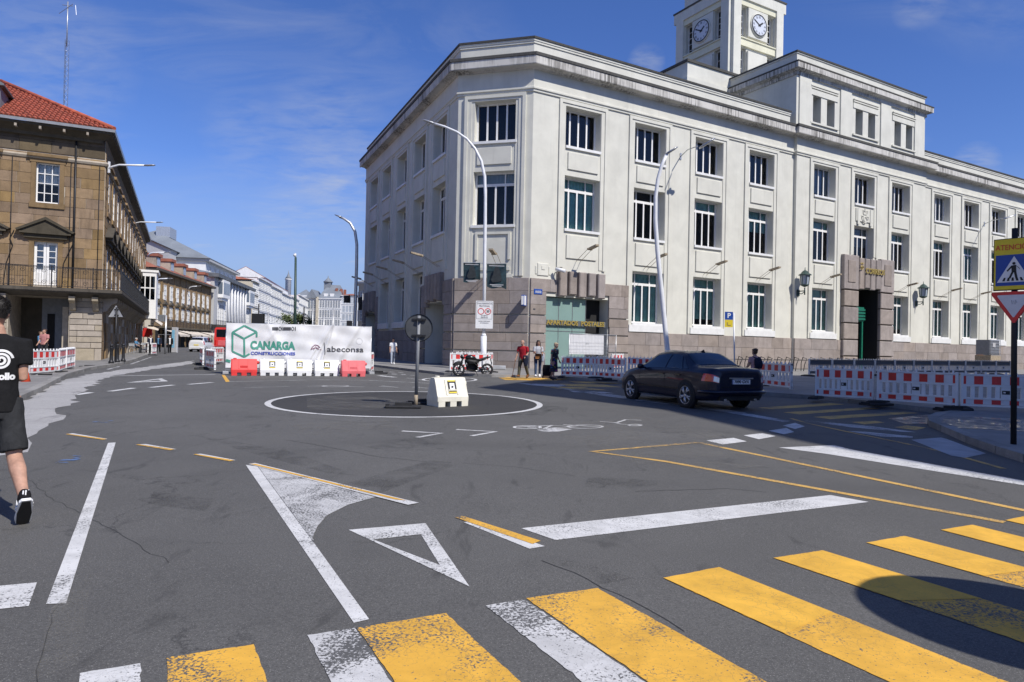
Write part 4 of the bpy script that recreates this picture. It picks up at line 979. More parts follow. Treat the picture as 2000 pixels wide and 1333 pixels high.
# stone dormer at the picture's left edge
du, dz0, dz1 = -6.0, 14.6, 16.2
b = MB(); b.M = FF.M; b.box(du - .95, du + .55, .0, 2.6, 14.3, dz1 + .1); b.box(du - .95, du - .7, -.08, .0, 14.4, dz1); b.box(du + .3, du + .55, -.08, 0, 14.4, dz1); dm = b.build('dormer', MAT['granite_pale'], old)
b = MB(); b.M = FF.M; b.yprism([(du - 1.2, dz1 + .1), (du + .8, dz1 + .1), (du + .8, dz1 + .2), (du - .2, dz1 + .75), (du - 1.2, dz1 + .2)], -.25, 2.9); b.build('dormer_roof', MAT['slate_dark'], dm)
b = MB(); b.M = FF.M; b.box(du - .6, du + .2, -.02, .04, 14.7, 15.9); b.build('dormer_window', MAT['curtain_white'], dm)
b = MB(); b.M = FF.M; b.box(du + .552, du + .58, .0, 2.4, 14.3, dz1); b.build('dormer_cladding', MAT['slate'], dm)
# pipes and cables
for u, r in ((-1.55, .06), (-1.78, .02), (-4.72, .02), (-.28, .018)):
    b = MB(); b.M = FF.M; b.tube([(u, -.12, 4.6), (u, -.12, 12.3 if r < .05 else 13.6)], r, 6); b.build('downpipe' if r > .05 else 'cable', MAT['iron'], old)
for p in ([(-4.55, 7.9), (-4.75, 7.4), (-4.6, 7.0), (-4.9, 5.9), (-5.0, 4.7)], [(-1.6, 7.3), (-1.75, 6.9), (-2.05, 6.1), (-2.1, 4.7)]):
    b = MB(); b.M = FF.M; b.tube([(u, -.1, z) for u, z in p], .025, 5); b.build('cable', MAT['iron'], old)
# white glazed bay at the far end of the balcony
b = MB(); b.M = FS.M; b.box(36, 41, -1.75, 0, 3.9, 9.0); b.box(35.9, 41.1, -1.95, 0, 9.0, 9.25); gb = b.build('gallery_bay', MAT['frame_white'], old)
for k in range(3):
    for j in range(2):
        b = MB(); b.M = FS.M; b.box(35.98, 35.999, -1.6 + .5 * k, -1.2 + .5 * k, 6.0 + j * 1.35, 7.2 + j * 1.35); b.build('pane', MAT['pane_dark'], gb)
# ---------------------------------------------------------------- lattice mast behind the roof
mb_ = D(127, 214, 62); mz = D(126, 80, 62).z; mt_ = D(124, 10, 62).z
mast = thing('radio_mast', 'thin lattice radio mast rising behind the red tiled roof', 'mast', (mb_.x, mb_.y, .3))
b = MB(); b.M = Matrix.Translation((mb_.x, mb_.y, 0)); s = .19
cs_ = [(s * math.cos(a), s * math.sin(a)) for a in (.3, 2.4, 4.5)]
for x, y in cs_: b.tube([(x, y, .3), (x, y, mz)], .022, 5)
b.build('mast_rail', MAT['steel'], mast)
b = MB(); b.M = Matrix.Translation((mb_.x, mb_.y, 0)); z = .4; k = 0
while z < mz:
    for i in range(3):
        p, q = cs_[i], cs_[(i + 1) % 3]; b.tube([(*p, z), (*q, z + .45)], .011, 4)
    z += .45
b.build('lattice_bracing', MAT['steel'], mast, kind='stuff')
b = MB(); b.M = Matrix.Translation((mb_.x, mb_.y, 0)); b.tube([(0, 0, mz - .5), (0, 0, mt_ + .3)], .05, 6)
b.tube([(-.9, .2, mt_ - .7), (.6, -.2, mt_)], .03, 4); b.tube([(-.5, 0, mt_), (.5, 0, mt_ - .1)], .03, 4); b.tube([(.8, 0, mt_ - .9), (.7, 0, mt_)], .025, 4)
b.build('aerial', MAT['galvanised'], mast)
# ---------------------------------------------------------------- the street beyond
def rowpt(t): return Vector((-57.8 - .1875 * t, 110 + t))
dRow = Vector((-.1875, 1)).normalized(); RL = math.sqrt(1 + .1875 ** 2)
def rowframe(t0): return Frame(rowpt(t0), dRow)                    # its outward side faces the street
assert rowframe(0).n.x > 0
stucco('white_far', (.74, .74, .73)); stucco('grey_far', (.5, .5, .49)); stucco('cream_far', (.55, .49, .38)); plain('pane_far', (.13, .16, .2), .15, .3, .3); plain('pane_far_pale', (.33, .38, .44), .2, .3, .3)
def small_window(w, h, nx, nz_, glassm='pane_far', fw=.065):
    def mk():
        b = MB(); b.m = 0; b.box(0, fw, -.05, .05, 0, h).box(w - fw, w, -.05, .05, 0, h).box(fw, w - fw, -.05, .05, 0, fw).box(fw, w - fw, -.05, .05, h - fw, h)
        for k in range(1, nx): b.box(w * k / nx - fw * .4, w * k / nx + fw * .4, -.03, .04, fw, h - fw)
        for k in range(1, nz_): b.box(fw, w - fw, -.028, .038, h * k / nz_ - fw * .4, h * k / nz_ + fw * .4)
        return b.mesh('window', MAT['frame_white'])
    key = ('sw', round(w, 2), round(h, 2), nx, nz_)
    return cached(key, mk), cached(key + (glassm,), lambda: MB().box(fw * .5, w - fw * .5, .045, .06, fw * .5, h - fw * .5).mesh('pane', MAT[glassm]))
def put_window(F, u, z, w, h, nx, nz_, parent, y=0, glassm='pane_far'):
    a, c = small_window(w, h, nx, nz_, glassm); o = put('window', a, F.at(u - w / 2, y, z), parent); put('pane', c, F.at(u - w / 2, y, z), o); return o
def house(name, label, cat, F, w, dep, h, mat, group=None):
    o = thing(name, label, cat, (F.o.x, F.o.y, .3), group)
    b = MB(); b.M = F.M; b.box(0, w, 0, dep, -.2, h, 'b'); b.build('wall', MAT[mat], o); return o
def hip(F, u0, u1, y0, y1, z0, rise, mat, parent, inset=None, name='roof', ov=.5):
    i = inset if inset is not None else (y1 - y0) / 2
    b = MB(); b.M = F.M; a = [b.av(p) for p in ((u0 - ov, y0 - ov, z0), (u1 + ov, y0 - ov, z0), (u1 + ov, y1 + ov, z0), (u0 - ov, y1 + ov, z0))]
    m = (y0 + y1) / 2; r = [b.av((u0 + i, m, z0 + rise)), b.av((u1 - i, m, z0 + rise))]
    b.af((a[0], a[1], r[1], r[0])); b.af((a[2], a[3], r[0], r[1])); b.af((a[1], a[2], r[1])); b.af((a[3], a[0], r[0])); b.af(a[::-1])
    return b.build(name, MAT[mat], parent)
# brown stone terrace
F2 = rowframe(-1); W2_ = 37.5
h2 = house('stone_terrace', 'brown stone terrace with red dormers and a long dark balcony beyond the arcade building', 'building', F2, W2_, 12, 13.1, 'cream_far')
b = MB(); b.M = F2.M; R_ = random.Random(3); us2 = [2.6 + 3.55 * k for k in range(10)]
for k in range(16):
    u = 0
    while u < W2_:
        w = min(R_.uniform(1., 1.8), W2_ - u); z = 3.8 + .58 * k; cu = u + w / 2
        if not any(abs(cu - c) < 1.0 and (4.9 < z + .3 < 7.3 or 8.1 < z + .3 < 11) for c in us2): b.bev(u + .02, u + w - .02, -.04 - R_.uniform(0, .02), .02, z + .01, z + .57, .02)
        u += w
b.build('stones', MAT['granite_brown'], h2, kind='stuff')
b = MB(); b.M = F2.M
for k in range(17): b.box(-.1, .75 if k % 2 else .5, -.16, .1, 3.6 + .56 * k, 3.6 + .56 * k + .48); 
b.build('corner_stones', MAT['granite_dark'], h2, kind='stuff')
for c in us2:
    put_window(F2, c, 8.3, 1.3, 2.5, 2, 3, h2, -.06, 'pane_far_pale'); put_window(F2, c, 4.9, 1.25, 2.2, 2, 3, h2, -.06, 'pane_far')
    b = MB(); b.M = F2.at(c, 0, 0); b.yprism([(-1.2, 7.5), (1.2, 7.5), (0, 8.1)], -.35, 0); b.build('pediment', MAT['granite_dark'], h2)
    b = MB(); b.M = F2.at(c + 1.77, 0, 0); b.box(-.3, .3, -.12, 0, 3.8, 12.6); b.build('pilaster', MAT['granite_brown'], h2)
b = MB(); b.M = F2.M; b.box(-.6, W2_ + .4, -.9, .4, 12.7, 13.1); b.build('cornice', MAT['granite_dark'], h2)
hip(F2, 0, W2_, 0, 12, 13.1, 3.2, 'tile_far', h2, .5, ov=.8)
for c in (3.5, 11, 18.5, 26, 33.5):
    b = MB(); b.M = F2.at(c, 0, 0); b.box(-1.1, 1.1, .3, 4.5, 13.1, 15.2); dmr = b.build('dormer', MAT['granite_pale'], h2)
    b = MB(); b.M = F2.at(c, 0, 0); b.box(-1.3, 1.3, .0, 4.7, 15.2, 15.7); b.build('dormer_roof', MAT['tile_far'], dmr)
    b = MB(); b.M = F2.at(c, 0, 0); b.box(-.7, .7, .24, .29, 13.7, 15.0); b.build('dormer_window', MAT['pane_far_pale'], dmr)
b = MB(); b.M = F2.M; b.box(2.5, W2_, -1.3, 0, 3.5, 3.8); b.build('balcony_slab', MAT['granite_dark'], h2); railing(F2, 2.5, W2_, 1.25, 3.85, 5.0, 'balcony_railing', h2, .14, False)
for k in range(11):
    b = MB(); b.M = F2.M; b.box(.6 + 3.55 * k, 1.5 + 3.55 * k, -.1, 0, 0.3, 3.5); b.build('pier', MAT['granite_brown'], h2)
b = MB(); b.M = F2.M; b.box(1.5, W2_ - .3, -.04, -.01, .3, 3.3); b.build('shop_front', MAT['dark'], h2)
# white theatre block with slate roofs
F3 = rowframe(37.6); W3_ = 42.
h3 = house('theatre_building', 'white theatre block with a tall grey slate roof and white bay windows', 'building', F3, W3_, 26, 15.4, 'white_far')
b = MB(); b.M = F3.M; b.box(-.1, 3.2, -.2, .5, 4.8, 15.4); b.box(W3_ - 2.2, W3_ + .1, -.2, .5, 4.8, 15.4); b.build('corner_pilaster', MAT['grey_far'], h3)
b = MB(); b.M = F3.M; b.box(-.2, W3_ + .2, -.15, .1, .3, 4.6); b.build('ground_floor', MAT['cream_far'], h3)
b = MB(); b.M = F3.M; b.box(-1, W3_ + 1, -1.0, 0, 4.6, 5.1); b.build('balcony_slab', MAT['granite_dark'], h3); railing(F3, -1, W3_ + 1, .95, 5.1, 6.1, 'balcony_railing', h3, .25, False)
b = MB(); b.M = F3.M; b.box(-.8, W3_ + .8, -1.2, 1.0, 15.4, 16.2); b.build('cornice', MAT['slate_dark'], h3)
for u0 in (3.6, 34):
    b = MB(); b.M = F3.M; b.box(u0, u0 + 6.4, -1.3, 0, 11.2, 15.2); b.box(u0 + .4, u0 + 6, -1.0, 0, 10.6, 11.2); bw = b.build('bay_window', MAT['frame_white'], h3)
    for k in range(5):
        b = MB(); b.M = F3.M; b.box(u0 + .35 + 1.2 * k, u0 + 1.25 + 1.2 * k, -1.33, -1.305, 12.0, 14.6); b.build('pane', MAT['pane_far'], bw)
    b = MB(); b.M = F3.M
    b.box(u0 - .03, u0 - .005, -1.1, -.2, 12.0, 14.6); b.build('pane', MAT['pane_far'], bw)
    for k in range(3): put_window(F3, u0 + 1.2 + 2 * k, 5.2, 1.3, 4.6, 2, 5, h3, -.06)
for k in range(7):
    u = 11.6 + 3.35 * k; put_window(F3, u, 5.3, 1.25, 3.3, 2, 4, h3, -.06); put_window(F3, u, 10.0, 1.25, 3.4, 2, 4, h3, -.06)
    b = MB(); b.M = F3.M; b.tube([(u + 1.67, -.35, 5.1), (u + 1.67, -.35, 15.3)], .2, 8); b.build('column', MAT['white_far'], h3)
b = MB(); b.M = F3.M; b.box(5.5, 37, 3, 24, 16, 19.3); b.build('attic_wall', MAT['white_far'], h3)
for k in range(6): put_window(F3, 9.3 + 4.6 * k, 16.6, 1.1, 1.9, 2, 2, h3, 2.94)
b = MB(); b.M = F3.M; b.box(5, 37.6, 2.0, 24.5, 19.3, 19.9); b.build('attic_cornice', MAT['grey_far'], h3)
hip(F3, 5.0, 37, 2.4, 30, 19.9, 7.0, 'slate', h3, 9); hip(F3, -.4, W3_, -.4, 26, 16.2, 2.6, 'slate', h3, 6, ov=.2)
b = MB(); b.M = F3.M; b.box(-18, 8, 9, 30, 15, 21.0); b.build('fly_tower', MAT['grey_far'], h3); hip(F3, -18, 8, 9, 30, 21.0, 5.2, 'slate', h3, 6)
b = MB(); b.M = F3.M; b.box(12, 17, 12.5, 15.5, 25.2, 27.6); b.build('roof_light', MAT['galvanised'], h3)
for z in range(3):
    for k in range(8): 
        u = 1.2 + 1.9 * k * 2.7
        if u < W3_ - 1 and z == 0: put_window(F3, u, 2.6, .9, 1.1, 1, 1, h3, -.18)
# glazed gallery houses along the curve
def gallery(label, F, w, dep, h, floors, nb, roof=None, rise=2.5, glassm='pane_far_pale', group='white houses with glazed galleries', wallm='white_far', z00=3.9):
    o = house('gallery_house', label, 'house', F, w, dep, h, wallm, group); fh_ = (h - z00 - .4) / floors
    for f in range(floors):
        for k in range(nb):
            ww = (w - .8) / nb; put_window(F, .4 + ww * (k + .5), z00 + fh_ * f + .75, ww - .25, fh_ - 1.05, max(3, round(ww / .85)), 4, o, -.06, glassm)
        b = MB(); b.M = F.M; b.box(-.05, w + .05, -.22, 0, z00 + fh_ * f + .3, z00 + fh_ * f + .5); b.build('string_course', MAT['white_far'], o)
    b = MB(); b.M = F.M; b.box(-.3, w + .3, -.5, .2, h - .05, h + .3); b.build('cornice', MAT['white_far'], o)
    b = MB(); b.M = F.M
    for k in range(max(2, nb)): ww = w / max(2, nb); b.box(ww * k + .5, ww * (k + 1) - .5, -.03, -.01, .3, 3.4)
    b.build('shop_front', MAT['pane_far'], o)
    if roof: hip(F, 0, w, 0, dep, h + .3, rise, roof, o, 2.5, ov=.4)
    return o
t = 81.; spec = [(9, 18.6, 4, 2, 'tile_far', 1.4, 'cream_far', 'narrow cream house with a red roof next to the white theatre block'), (22, 20.2, 5, 4, None, 0, 'white_far', 'tall white gallery house just left of the black box on a pole'),
     (24, 19.8, 5, 4, None, 0, 'white_far', 'white flat topped gallery house directly above the black box on a pole'), (22, 19.2, 5, 4, 'tile_far', 1.0, 'white_far', 'white gallery house with low red roof, right of the black box on a pole'),
     (26, 19.6, 5, 5, 'tile_far', 1.3, 'white_far', 'white gallery house with a red gable roof beside the tall camera pole'), (40, 22, 5, 7, None, 0., 'white_far', 'white corner gallery house behind the leafy tree')]
for w, h, fl, nb, rf, rs, wm, lb_ in spec:
    gallery(lb_, rowframe(t), w * RL - .1, 14, h, fl, nb, rf, rs, wallm=wm); t += w
# tall white house and a spire rising behind the row
F5 = Frame(Vector((-94.6, 260)), (-.196, .98)); h5 = house('gable_house', 'tall plain white house with a red gable roof rising behind the gallery houses', 'house', F5, 70, 14, 26, 'white_far')
b = MB(); b.M = F5.M; q = [(-.5, -.3, 26), (-.5, 14.3, 26), (-.5, 7, 30)]; q2 = [(70.5, y, z) for _, y, z in q]; i0 = [b.av(p) for p in q]; i1 = [b.av(p) for p in q2]
b.af(i0); b.af(i1[::-1]); [b.af((i0[k], i1[k], i1[(k + 1) % 3], i0[(k + 1) % 3])) for k in range(3)]; b.build('roof', MAT['tile_far'], h5)
b = MB(); b.M = F5.M; i0 = [b.av(p) for p in ((-.52, .1, 26), (-.52, 13.9, 26), (-.52, 7, 29.8))]; b.af(i0[::-1]); b.build('gable', MAT['white_far'], h5)
for k in range(6): put_window(F5, 6 + 9 * k, 21.5, 3, 2, 3, 2, h5, -.06)
sp = D(562, 600, 345); s5 = thing('turret', 'slim white turret with a pointed spire behind the gallery houses', 'turret', (sp.x, sp.y, .3))
b = MB(); b.M = Matrix.Translation((sp.x, sp.y, 0)); b.lathe([(1.5, .3), (1.5, 33), (1.8, 33.2), (1.8, 33.6)], 10); b.build('turret_wall', MAT['white_far'], s5)
b = MB(); b.M = Matrix.Translation((sp.x, sp.y, 0)); b.lathe([(1.8, 33.6), (.8, 35), (.25, 36.5), (.05, 38)], 10); b.build('spire', MAT['slate'], s5)
# houses closing the street
YE = 330.
def xe(px, y=YE): return (px - 1000) / FOC * y
def endf(px, y=YE, a=.0): return Frame((xe(px, y), y), (math.cos(a), math.sin(a)))
def we(p0, p1, y=YE): return (p1 - p0) / FOC * y
gallery('white gallery house with three rows of windows behind the camera pole', endf(578), we(578, 598.5), 12, 24, 4, 4, 'slate', 3.5, 'pane_far')
F6 = endf(598.6); h6 = house('grey_gallery_house', 'grey fronted gallery house with a gabled slate roof, behind the tree', 'house', F6, we(598.6, 616), 12, 23.2, 'grey_far')
for f in range(3):
    for k in range(3): put_window(F6, .9 + 1.35 * k, 7.5 + 5.3 * f, 1.15, 4.2, 2, 4, h6, -.06, 'pane_far')
b = MB(); b.M = F6.M; b.yprism([(-.6, 23.2), (we(598.6, 616) + .6, 23.2), (we(598.6, 616) / 2, 27.5)], -.8, 12); b.build('roof', MAT['slate'], h6)
b = MB(); b.M = endf(616.2).M; b.box(0, we(616.2, 620.5), -.8, 10, -.2, 23.8); o = b.build('party_wall', MAT['cream_far']); props(o, 'narrow tan stone wall standing between two gallery houses', 'wall')
h7 = gallery('long white gallery house with slate roof and a belvedere on top', endf(620.7), we(620.7, 665), 14, 23, 4, 8, 'slate', 7., 'pane_far')
F7 = endf(620.7)
for u in (2.2, 5.2):
    b = MB(); b.M = F7.M; b.box(u, u + 1.8, .6, 4, 23.8, 25.6); b.build('dormer', MAT['frame_white'], h7)
bz = D(633, 560, YE); bv = MB(); bv.M = Matrix.Translation((bz.x, YE + 7, 0)); bv.box(-1.6, 1.6, -1.6, 1.6, 25, 31.6); bv.build('belvedere', MAT['slate'], h7)
bv = MB(); bv.M = Matrix.Translation((bz.x, YE + 7, 0)); bv.lathe([(2.5, 31.6), (2.2, 32), (.3, 33.8), (.05, 35)], 8); bv.build('belvedere_roof', MAT['slate'], h7)
h8 = gallery('plain white gallery house with orange chimneys next to the post office', endf(665.2), we(665.2, 694), 14, 24.6, 5, 4, 'tile_far', 1.2)
for px in (658, 667, 674):
    q = D(px, 560, YE + 4); b = MB(); b.M = Matrix.Translation((q.x, q.y, 0)); b.box(-.55, .55, -.5, .5, 25, 28.6 - abs(px - 660) * .05); b.build('chimney', MAT['tile_far'], h8)
# dark round-cornered block behind the post office
q = D(712, 650, 150.); b = MB(); b.M = Matrix.Translation((q.x + 4.2, 150, 0)); b.lathe([(5.6, -.2), (5.6, 14.2), (6.1, 14.4), (6.1, 15.0), (5.4, 15.2), (0.1, 15.4)], 24)
o = thing('round_corner_building', 'dark grey round-cornered building peeping out behind the post office', 'building', (q.x + 4.2, 150, .3)); b.build('wall', MAT['grey_far'], o)
for k in range(5):
    for f in range(3):
        a = rad(200 + 22 * k); c = Vector((q.x + 4.2 + 5.62 * math.cos(a), 150 + 5.62 * math.sin(a))); tn = Vector((-math.sin(a), math.cos(a)))
        put_window(Frame(c, tn), 0, 2.5 + 4 * f, 1.1, 2.4, 2, 3, o, -.03, 'pane_far')
# awnings along the stone terrace
plain('canvas', (.62, .55, .45), .85, .12, 2.)
for k, (u0, u1) in enumerate(((3, 9), (10, 16.5), (17.5, 24), (25, 31), (31.5, 37))):
    aw = thing('awning', ['cream awning nearest the arcade building, over the cafe terrace', 'second cream awning of the stone terrace, counting from the left', 'middle cream awning along the stone terrace', 'fourth cream awning along the stone terrace', 'cream awning farthest along, beside the red bus'][k], 'awning', F2.pt(u0, .3, .2), 'cream awnings along the stone terrace')
    b = MB(); b.M = F2.M; n = 6; z0, z1 = 3.5, 2.5 + .1 * (k % 2); y1 = -3.4
    i0 = [b.av((u0 + (u1 - u0) * i / n, 0, z0 + .05 * (i % 2))) for i in range(n + 1)]; i1 = [b.av((u0 + (u1 - u0) * i / n, y1, z1)) for i in range(n + 1)]; i2 = [b.av((u0 + (u1 - u0) * i / n, y1 - .02, z1 - .3 - .06 * (i % 2))) for i in range(n + 1)]
    for i in range(n): b.af((i0[i], i0[i + 1], i1[i + 1], i1[i])); b.af((i1[i], i1[i + 1], i2[i + 1], i2[i]))
    b.build('canvas', MAT['canvas'], aw)
    for u in (u0 + .1, u1 - .1):
        b = MB(); b.M = F2.M; b.tube([(u, -.1, 2.4), (u, y1, z1 - .04)], .03, 5); b.build('arm', MAT['galvanised'], aw)
# ---------------------------------------------------------------- construction barriers
def make_barrier(back=False, foot=True):
    L = 2.0; t = thing('barrier', 'x', 'barrier')
    film, red, body = ('slate_dark' if back else 'white_film'), 'red_film', 'plastic_white'
    P = lambda n, bx, m, par, **k: MB().box(*bx).build(n, MAT[m], par, **k)
    tb = P('top_board', (.03, L - .03, -.02, .02, .75, 1.02), film, t); bb = P('bottom_board', (.03, L - .03, -.02, .02, .17, .32), film, t)
    if not back:
        for f0, f1 in ((.02, .06), (.15, .25), (.345, .445), (.54, .64), (.735, .835), (.94, .98)):
            P('red_stripe', (f0 * L, f1 * L, -.026, -.0205, .765, 1.005), red, tb); P('red_stripe', (f0 * L, f1 * L, -.026, -.0205, .18, .31), red, bb)
    for z in (.115, .325, .70, 1.025): P('rail', (0, L, -.035, .035, z, z + .045), 'plastic_grey' if back and z > .6 else body, t)
    for x in (0, L - .06): P('end_post', (x, x + .06, -.04, .04, .06, 1.10), body, t)
    for k in range(11):
        x = .09 + (L - .18) * k / 10.
        if k == 5: continue
        P('slat', (x - .045, x + .045, -.02, .02, .37, .70), body, t)
    pl = P('centre_plate', (L / 2 - .10, L / 2 + .10, -.022, .02, .37, .70), body, t); P('maker_label', (L / 2 - .085, L / 2 + .085, -.028, -.0225, .49, .60), 'black', pl)
    MB().box(L / 2 - .06, L / 2 - .01, -.03, -.0285, .525, .565).build('mark', MAT['white_film'], pl)
    for k in range(9): P('top_knob', (.12 + k * .22 - .02, .12 + k * .22 + .02, -.02, .02, 1.07, 1.14), body, t)
    if foot:
        b = MB(); b.bev(-.02, .02, -.4, .4, 0, .05, .004); b = MB()
        b.loft([[(x, y, 0) for x, y in ((-.18, -.42), (.18, -.42), (.18, .42), (-.18, .42))], [(x, y, .07) for x, y in ((-.16, -.4), (.16, -.4), (.16, .4), (-.16, .4))], [(x, y, .11) for x, y in ((-.1, -.2), (.1, -.2), (.1, .2), (-.1, .2))]]); b.M = None
        b.build('base_foot', MAT['rubber'], t, Matrix.Translation((.03, 0, 0)))
    return t
bar_proto = {}
def barrier(a, c, label, group, h=.0, back=False, pts=None, tilt=0.):
    A, B = pts if pts else (G(*a, h), G(*c, h)); v = B - A; ang = math.atan2(v.y, v.x); s = Vector((v.x, v.y)).length / 2.0
    W = Matrix.Translation((A.x, A.y, gz(A.y) + h)) @ Matrix.Rotation(ang, 4, 'Z') @ Matrix.Rotation(tilt, 4, 'X') @ Matrix.Diagonal((max(.6, min(1.3, s)), 1, .89, 1))
    if back not in bar_proto:
        o = make_barrier(back); bar_proto[back] = o; o.matrix_basis = W; WM[o.name] = W
    else: o = copy_tree(bar_proto[back], W)
    o['label'] = label; o['group'] = group
    return o
g_r, g_l = 'red and white barriers along the right pavement', 'red and white barriers on the left side of the street'
barrier((1592, 779), (1706, 786), 'red and white barrier behind the yellow crossing, leftmost of the right row', g_r, .1)
barrier((1713, 788), (1871, 800), 'red and white barrier in the middle of the right row, over a black foot', g_r, .1)
barrier((1875, 800), (2056, 808), 'red and white barrier passing behind the crossing sign post', g_r, .1)
barrier((1478, 755), (1567, 767), 'red and white barrier with a blue sticker, just behind the rear of the dark car', g_r, .1)
barrier((1096, 738), (1161, 740), 'red and white barrier beside the old woman with the trolley', g_r, .1)
barrier((1163, 740), (1222, 744), 'red and white barrier with a blue patch, left of the dark car nose', g_r, .1)
barrier((1226, 738), (1290, 741), 'red and white barrier half hidden behind the bonnet of the dark car', g_r, .1)
barrier((1194, 722), (1250, 719), 'sunlit red and white barrier in front of the stone plinth, behind two others', g_r, .1)
barrier((878, 728), (955, 728.5), 'red and white barrier right behind the black motorcycle', g_r, .1)
barrier((957, 728.5), (963, 722.5), 'barrier seen end-on at the right of the motorcycle', g_r, .1)
barrier((890, 722), (958, 723), 'back barrier of the enclosure round the tall lamp post', g_r, .1)
barrier((-20, 744), (52, 735), 'red and white barrier partly covered by the walking man in black', g_l, .0)
barrier((54, 735), (113, 729.5), 'red and white barrier between the walking man and the stone pier', g_l, .0)
barrier((114, 729.5), (127, 724), 'short looking barrier turned sideways in the left row', g_l, .0)
barrier((128, 724), (156, 716), 'last red and white barrier of the left row, against the stone pier', g_l, .0)
barrier((285, 691), (295.5, 694.5), 'grey looking barrier end turned away, next to the three men in dark jackets', g_l, .0)
barrier((296, 694.5), (327, 690), 'red and white barrier in front of the three men in dark jackets', g_l, .0)
barrier((402, 721), (429, 728), 'shaded barrier seen edge-on, beside the left end of the printed banner', g_l, .0)
barrier((391, 712), (402, 718.5), 'second shaded barrier behind the one beside the banner', g_l, .0)
barrier((412, 712), (438, 709), 'white barrier behind the left edge of the printed banner, under the red bus', g_l, .0)
barrier((723, 730), (731, 723), 'white barrier seen edge-on past the right end of the printed banner', g_l, .0)
for k in range(11):
    u0 = FR.hit(1580, 700, 10.5)[0] + 2.06 * k
    barrier(None, None, ['grey backed barrier at the left end of the row before the plinth', 'second grey backed barrier, left of the main entrance', 'grey backed barrier third from the left of its row', 'grey backed barrier fourth from the left, right below the green entrance', 'grey backed barrier fifth from the left of its row', 'grey backed barrier sixth from the left of its row', 'grey backed barrier seventh from the left, before the workman', 'grey backed barrier just left of the caged water tank', 'grey backed barrier under the caged water tank', 'grey backed barrier right behind the crossing sign post', 'last grey backed barrier at the right edge of the picture'][k], 'grey backed barriers before the post office', KH, True, (FR.pt(u0, 0, 10.5), FR.pt(u0 + 2.0, 0, 10.5)))
# blue stickers on two boards
# spare rubber feet lying around
def rubber_foot(px, label, ang=0., h=0.):
    p = G(*px, h); b = MB(); b.bev(-.42, .42, -.2, .2, 0, .06, .02); b.box(-.2, .2, -.1, .1, .05, .13); b.box(-.42, -.34, -.12, .12, .055, .09); o = b.build('rubber_foot', MAT['rubber'], None, Matrix.Translation((p.x, p.y, gz(p.y) + h)) @ Matrix.Rotation(ang, 4, 'Z'))
    return props(o, label, 'rubber foot', 'black rubber barrier feet')
for px, lb_, a, h in (((788, 797), 'flat black rubber foot on the roundabout, left of the round sign pole', .1, .004), ((828, 789), 'black rubber foot between the sign pole and the white water barrier', .8, .004), ((1862, 803), 'black rubber foot lying below the middle right barrier', .1, .1), ((1712, 792), 'grey dusty rubber foot between two right hand barriers', .3, .1),
                      ((88, 737), 'black rubber foot under the barrier row beside the walking man', .3, 0), ((120, 731), 'black rubber foot under the barrier turned sideways', .9, 0), ((175, 719), 'black rubber foot lying free on the road by the stone pier', .2, 0), ((398, 722), 'black rubber foot left of the shaded barrier', .5, 0), ((396, 713), 'rearmost black rubber foot beside the shaded barriers', .3, 0), ((740, 730), 'black rubber foot at the right end of the printed banner', .1, 0), ((1185, 745), 'black rubber foot before the barrier with a blue patch', .2, .1)): rubber_foot(px, lb_, a, h)
# ---------------------------------------------------------------- water filled barriers
def make_water(mat, sticker=True):
    t = thing('water_barrier', 'x', 'water barrier'); L = 1.12
    b = MB(); prof = [(-.27, 0), (-.27, .24), (-.24, .28), (-.11, .66), (-.08, .70), (.08, .70), (.11, .66), (.24, .28), (.27, .24), (.27, 0)]
    def ring(x, dx=0): return [(x, y, z) for y, z in prof]
    xs = [0, .05, .30, .31, .49, .50, .62, .63, .81, .82, L - .05, L]
    # body above the fork slots
    up = [(y, max(z, .13)) for y, z in prof]
    rings = [[(.04 if i in (0,) else x, y * (.93 if i in (0, 3) else 1), z) for y, z in up] for i, x in enumerate((0.03, .07, L - .07, L - .03))]
    rings[0] = [(0.02, y * .94, .13 + (z - .13) * .99) for y, z in up]; rings[3] = [(L - .02, y * .94, .13 + (z - .13) * .99) for y, z in up]
    b.loft([r[::-1] for r in rings])
    body = b.build('body', MAT[mat], t)
    for x0, x1 in ((.04, .27), (.45, .67), (.85, L - .04)): MB().loft([[(x0, -.265, 0), (x1, -.265, 0), (x1, .265, 0), (x0, .265, 0)], [(x0, -.268, .128), (x1, -.268, .128), (x1, .268, .128), (x0, .268, .128)]]).build('leg', MAT[mat], t)
    b = MB()
    for x in (.36, .74):                                          # ribs on both slopes
        for s in (-1, 1):
            b.poly([(x - .03, s * .255, .285), (x + .03, s * .255, .285), (x + .03, s * .13, .66), (x - .03, s * .13, .66)][::s])
    for s in (-1, 1): b.box(.40, .70, s * .215 - .012, s * .215 + .012, .30, .42)
    b.build('rib', MAT[mat], body, kind='stuff')
    MB().ball((L + .02, 0, .55), .075, 12, 8, (1, 1, 1)).build('coupling_knob', MAT[mat], t); MB().lathe([(.07, .70), (.07, .735), (.05, .74)], 12, (.18, 0, 0)).build('filler_cap', MAT[mat], t)
    if sticker:
        W = Matrix.Translation((.56, -.186, .48)) @ Matrix.Rotation(-math.atan2(.13, .38), 4, 'X')
        lab = MB().box(-.13, .13, -.008, .0, -.13, .13).build('sticker', MAT['black'], t, W); MB().box(-.085, .085, -.011, -.0085, -.08, .09).build('sticker_field', MAT['white'], lab, W)
        MB().yprism([(-.05, -.02), (.02, -.04), (.05, .02), (.02, .01), (-.01, .03), (-.03, .0)], -.0135, -.0115).build('sticker_mark', MAT['black'], lab, W)
        for z in (-.16, .13): MB().box(-.13, .13, -.008, 0, z, z + .03).build('hazard_edge', MAT['yellow'], lab, W)
    return t
wb = {}
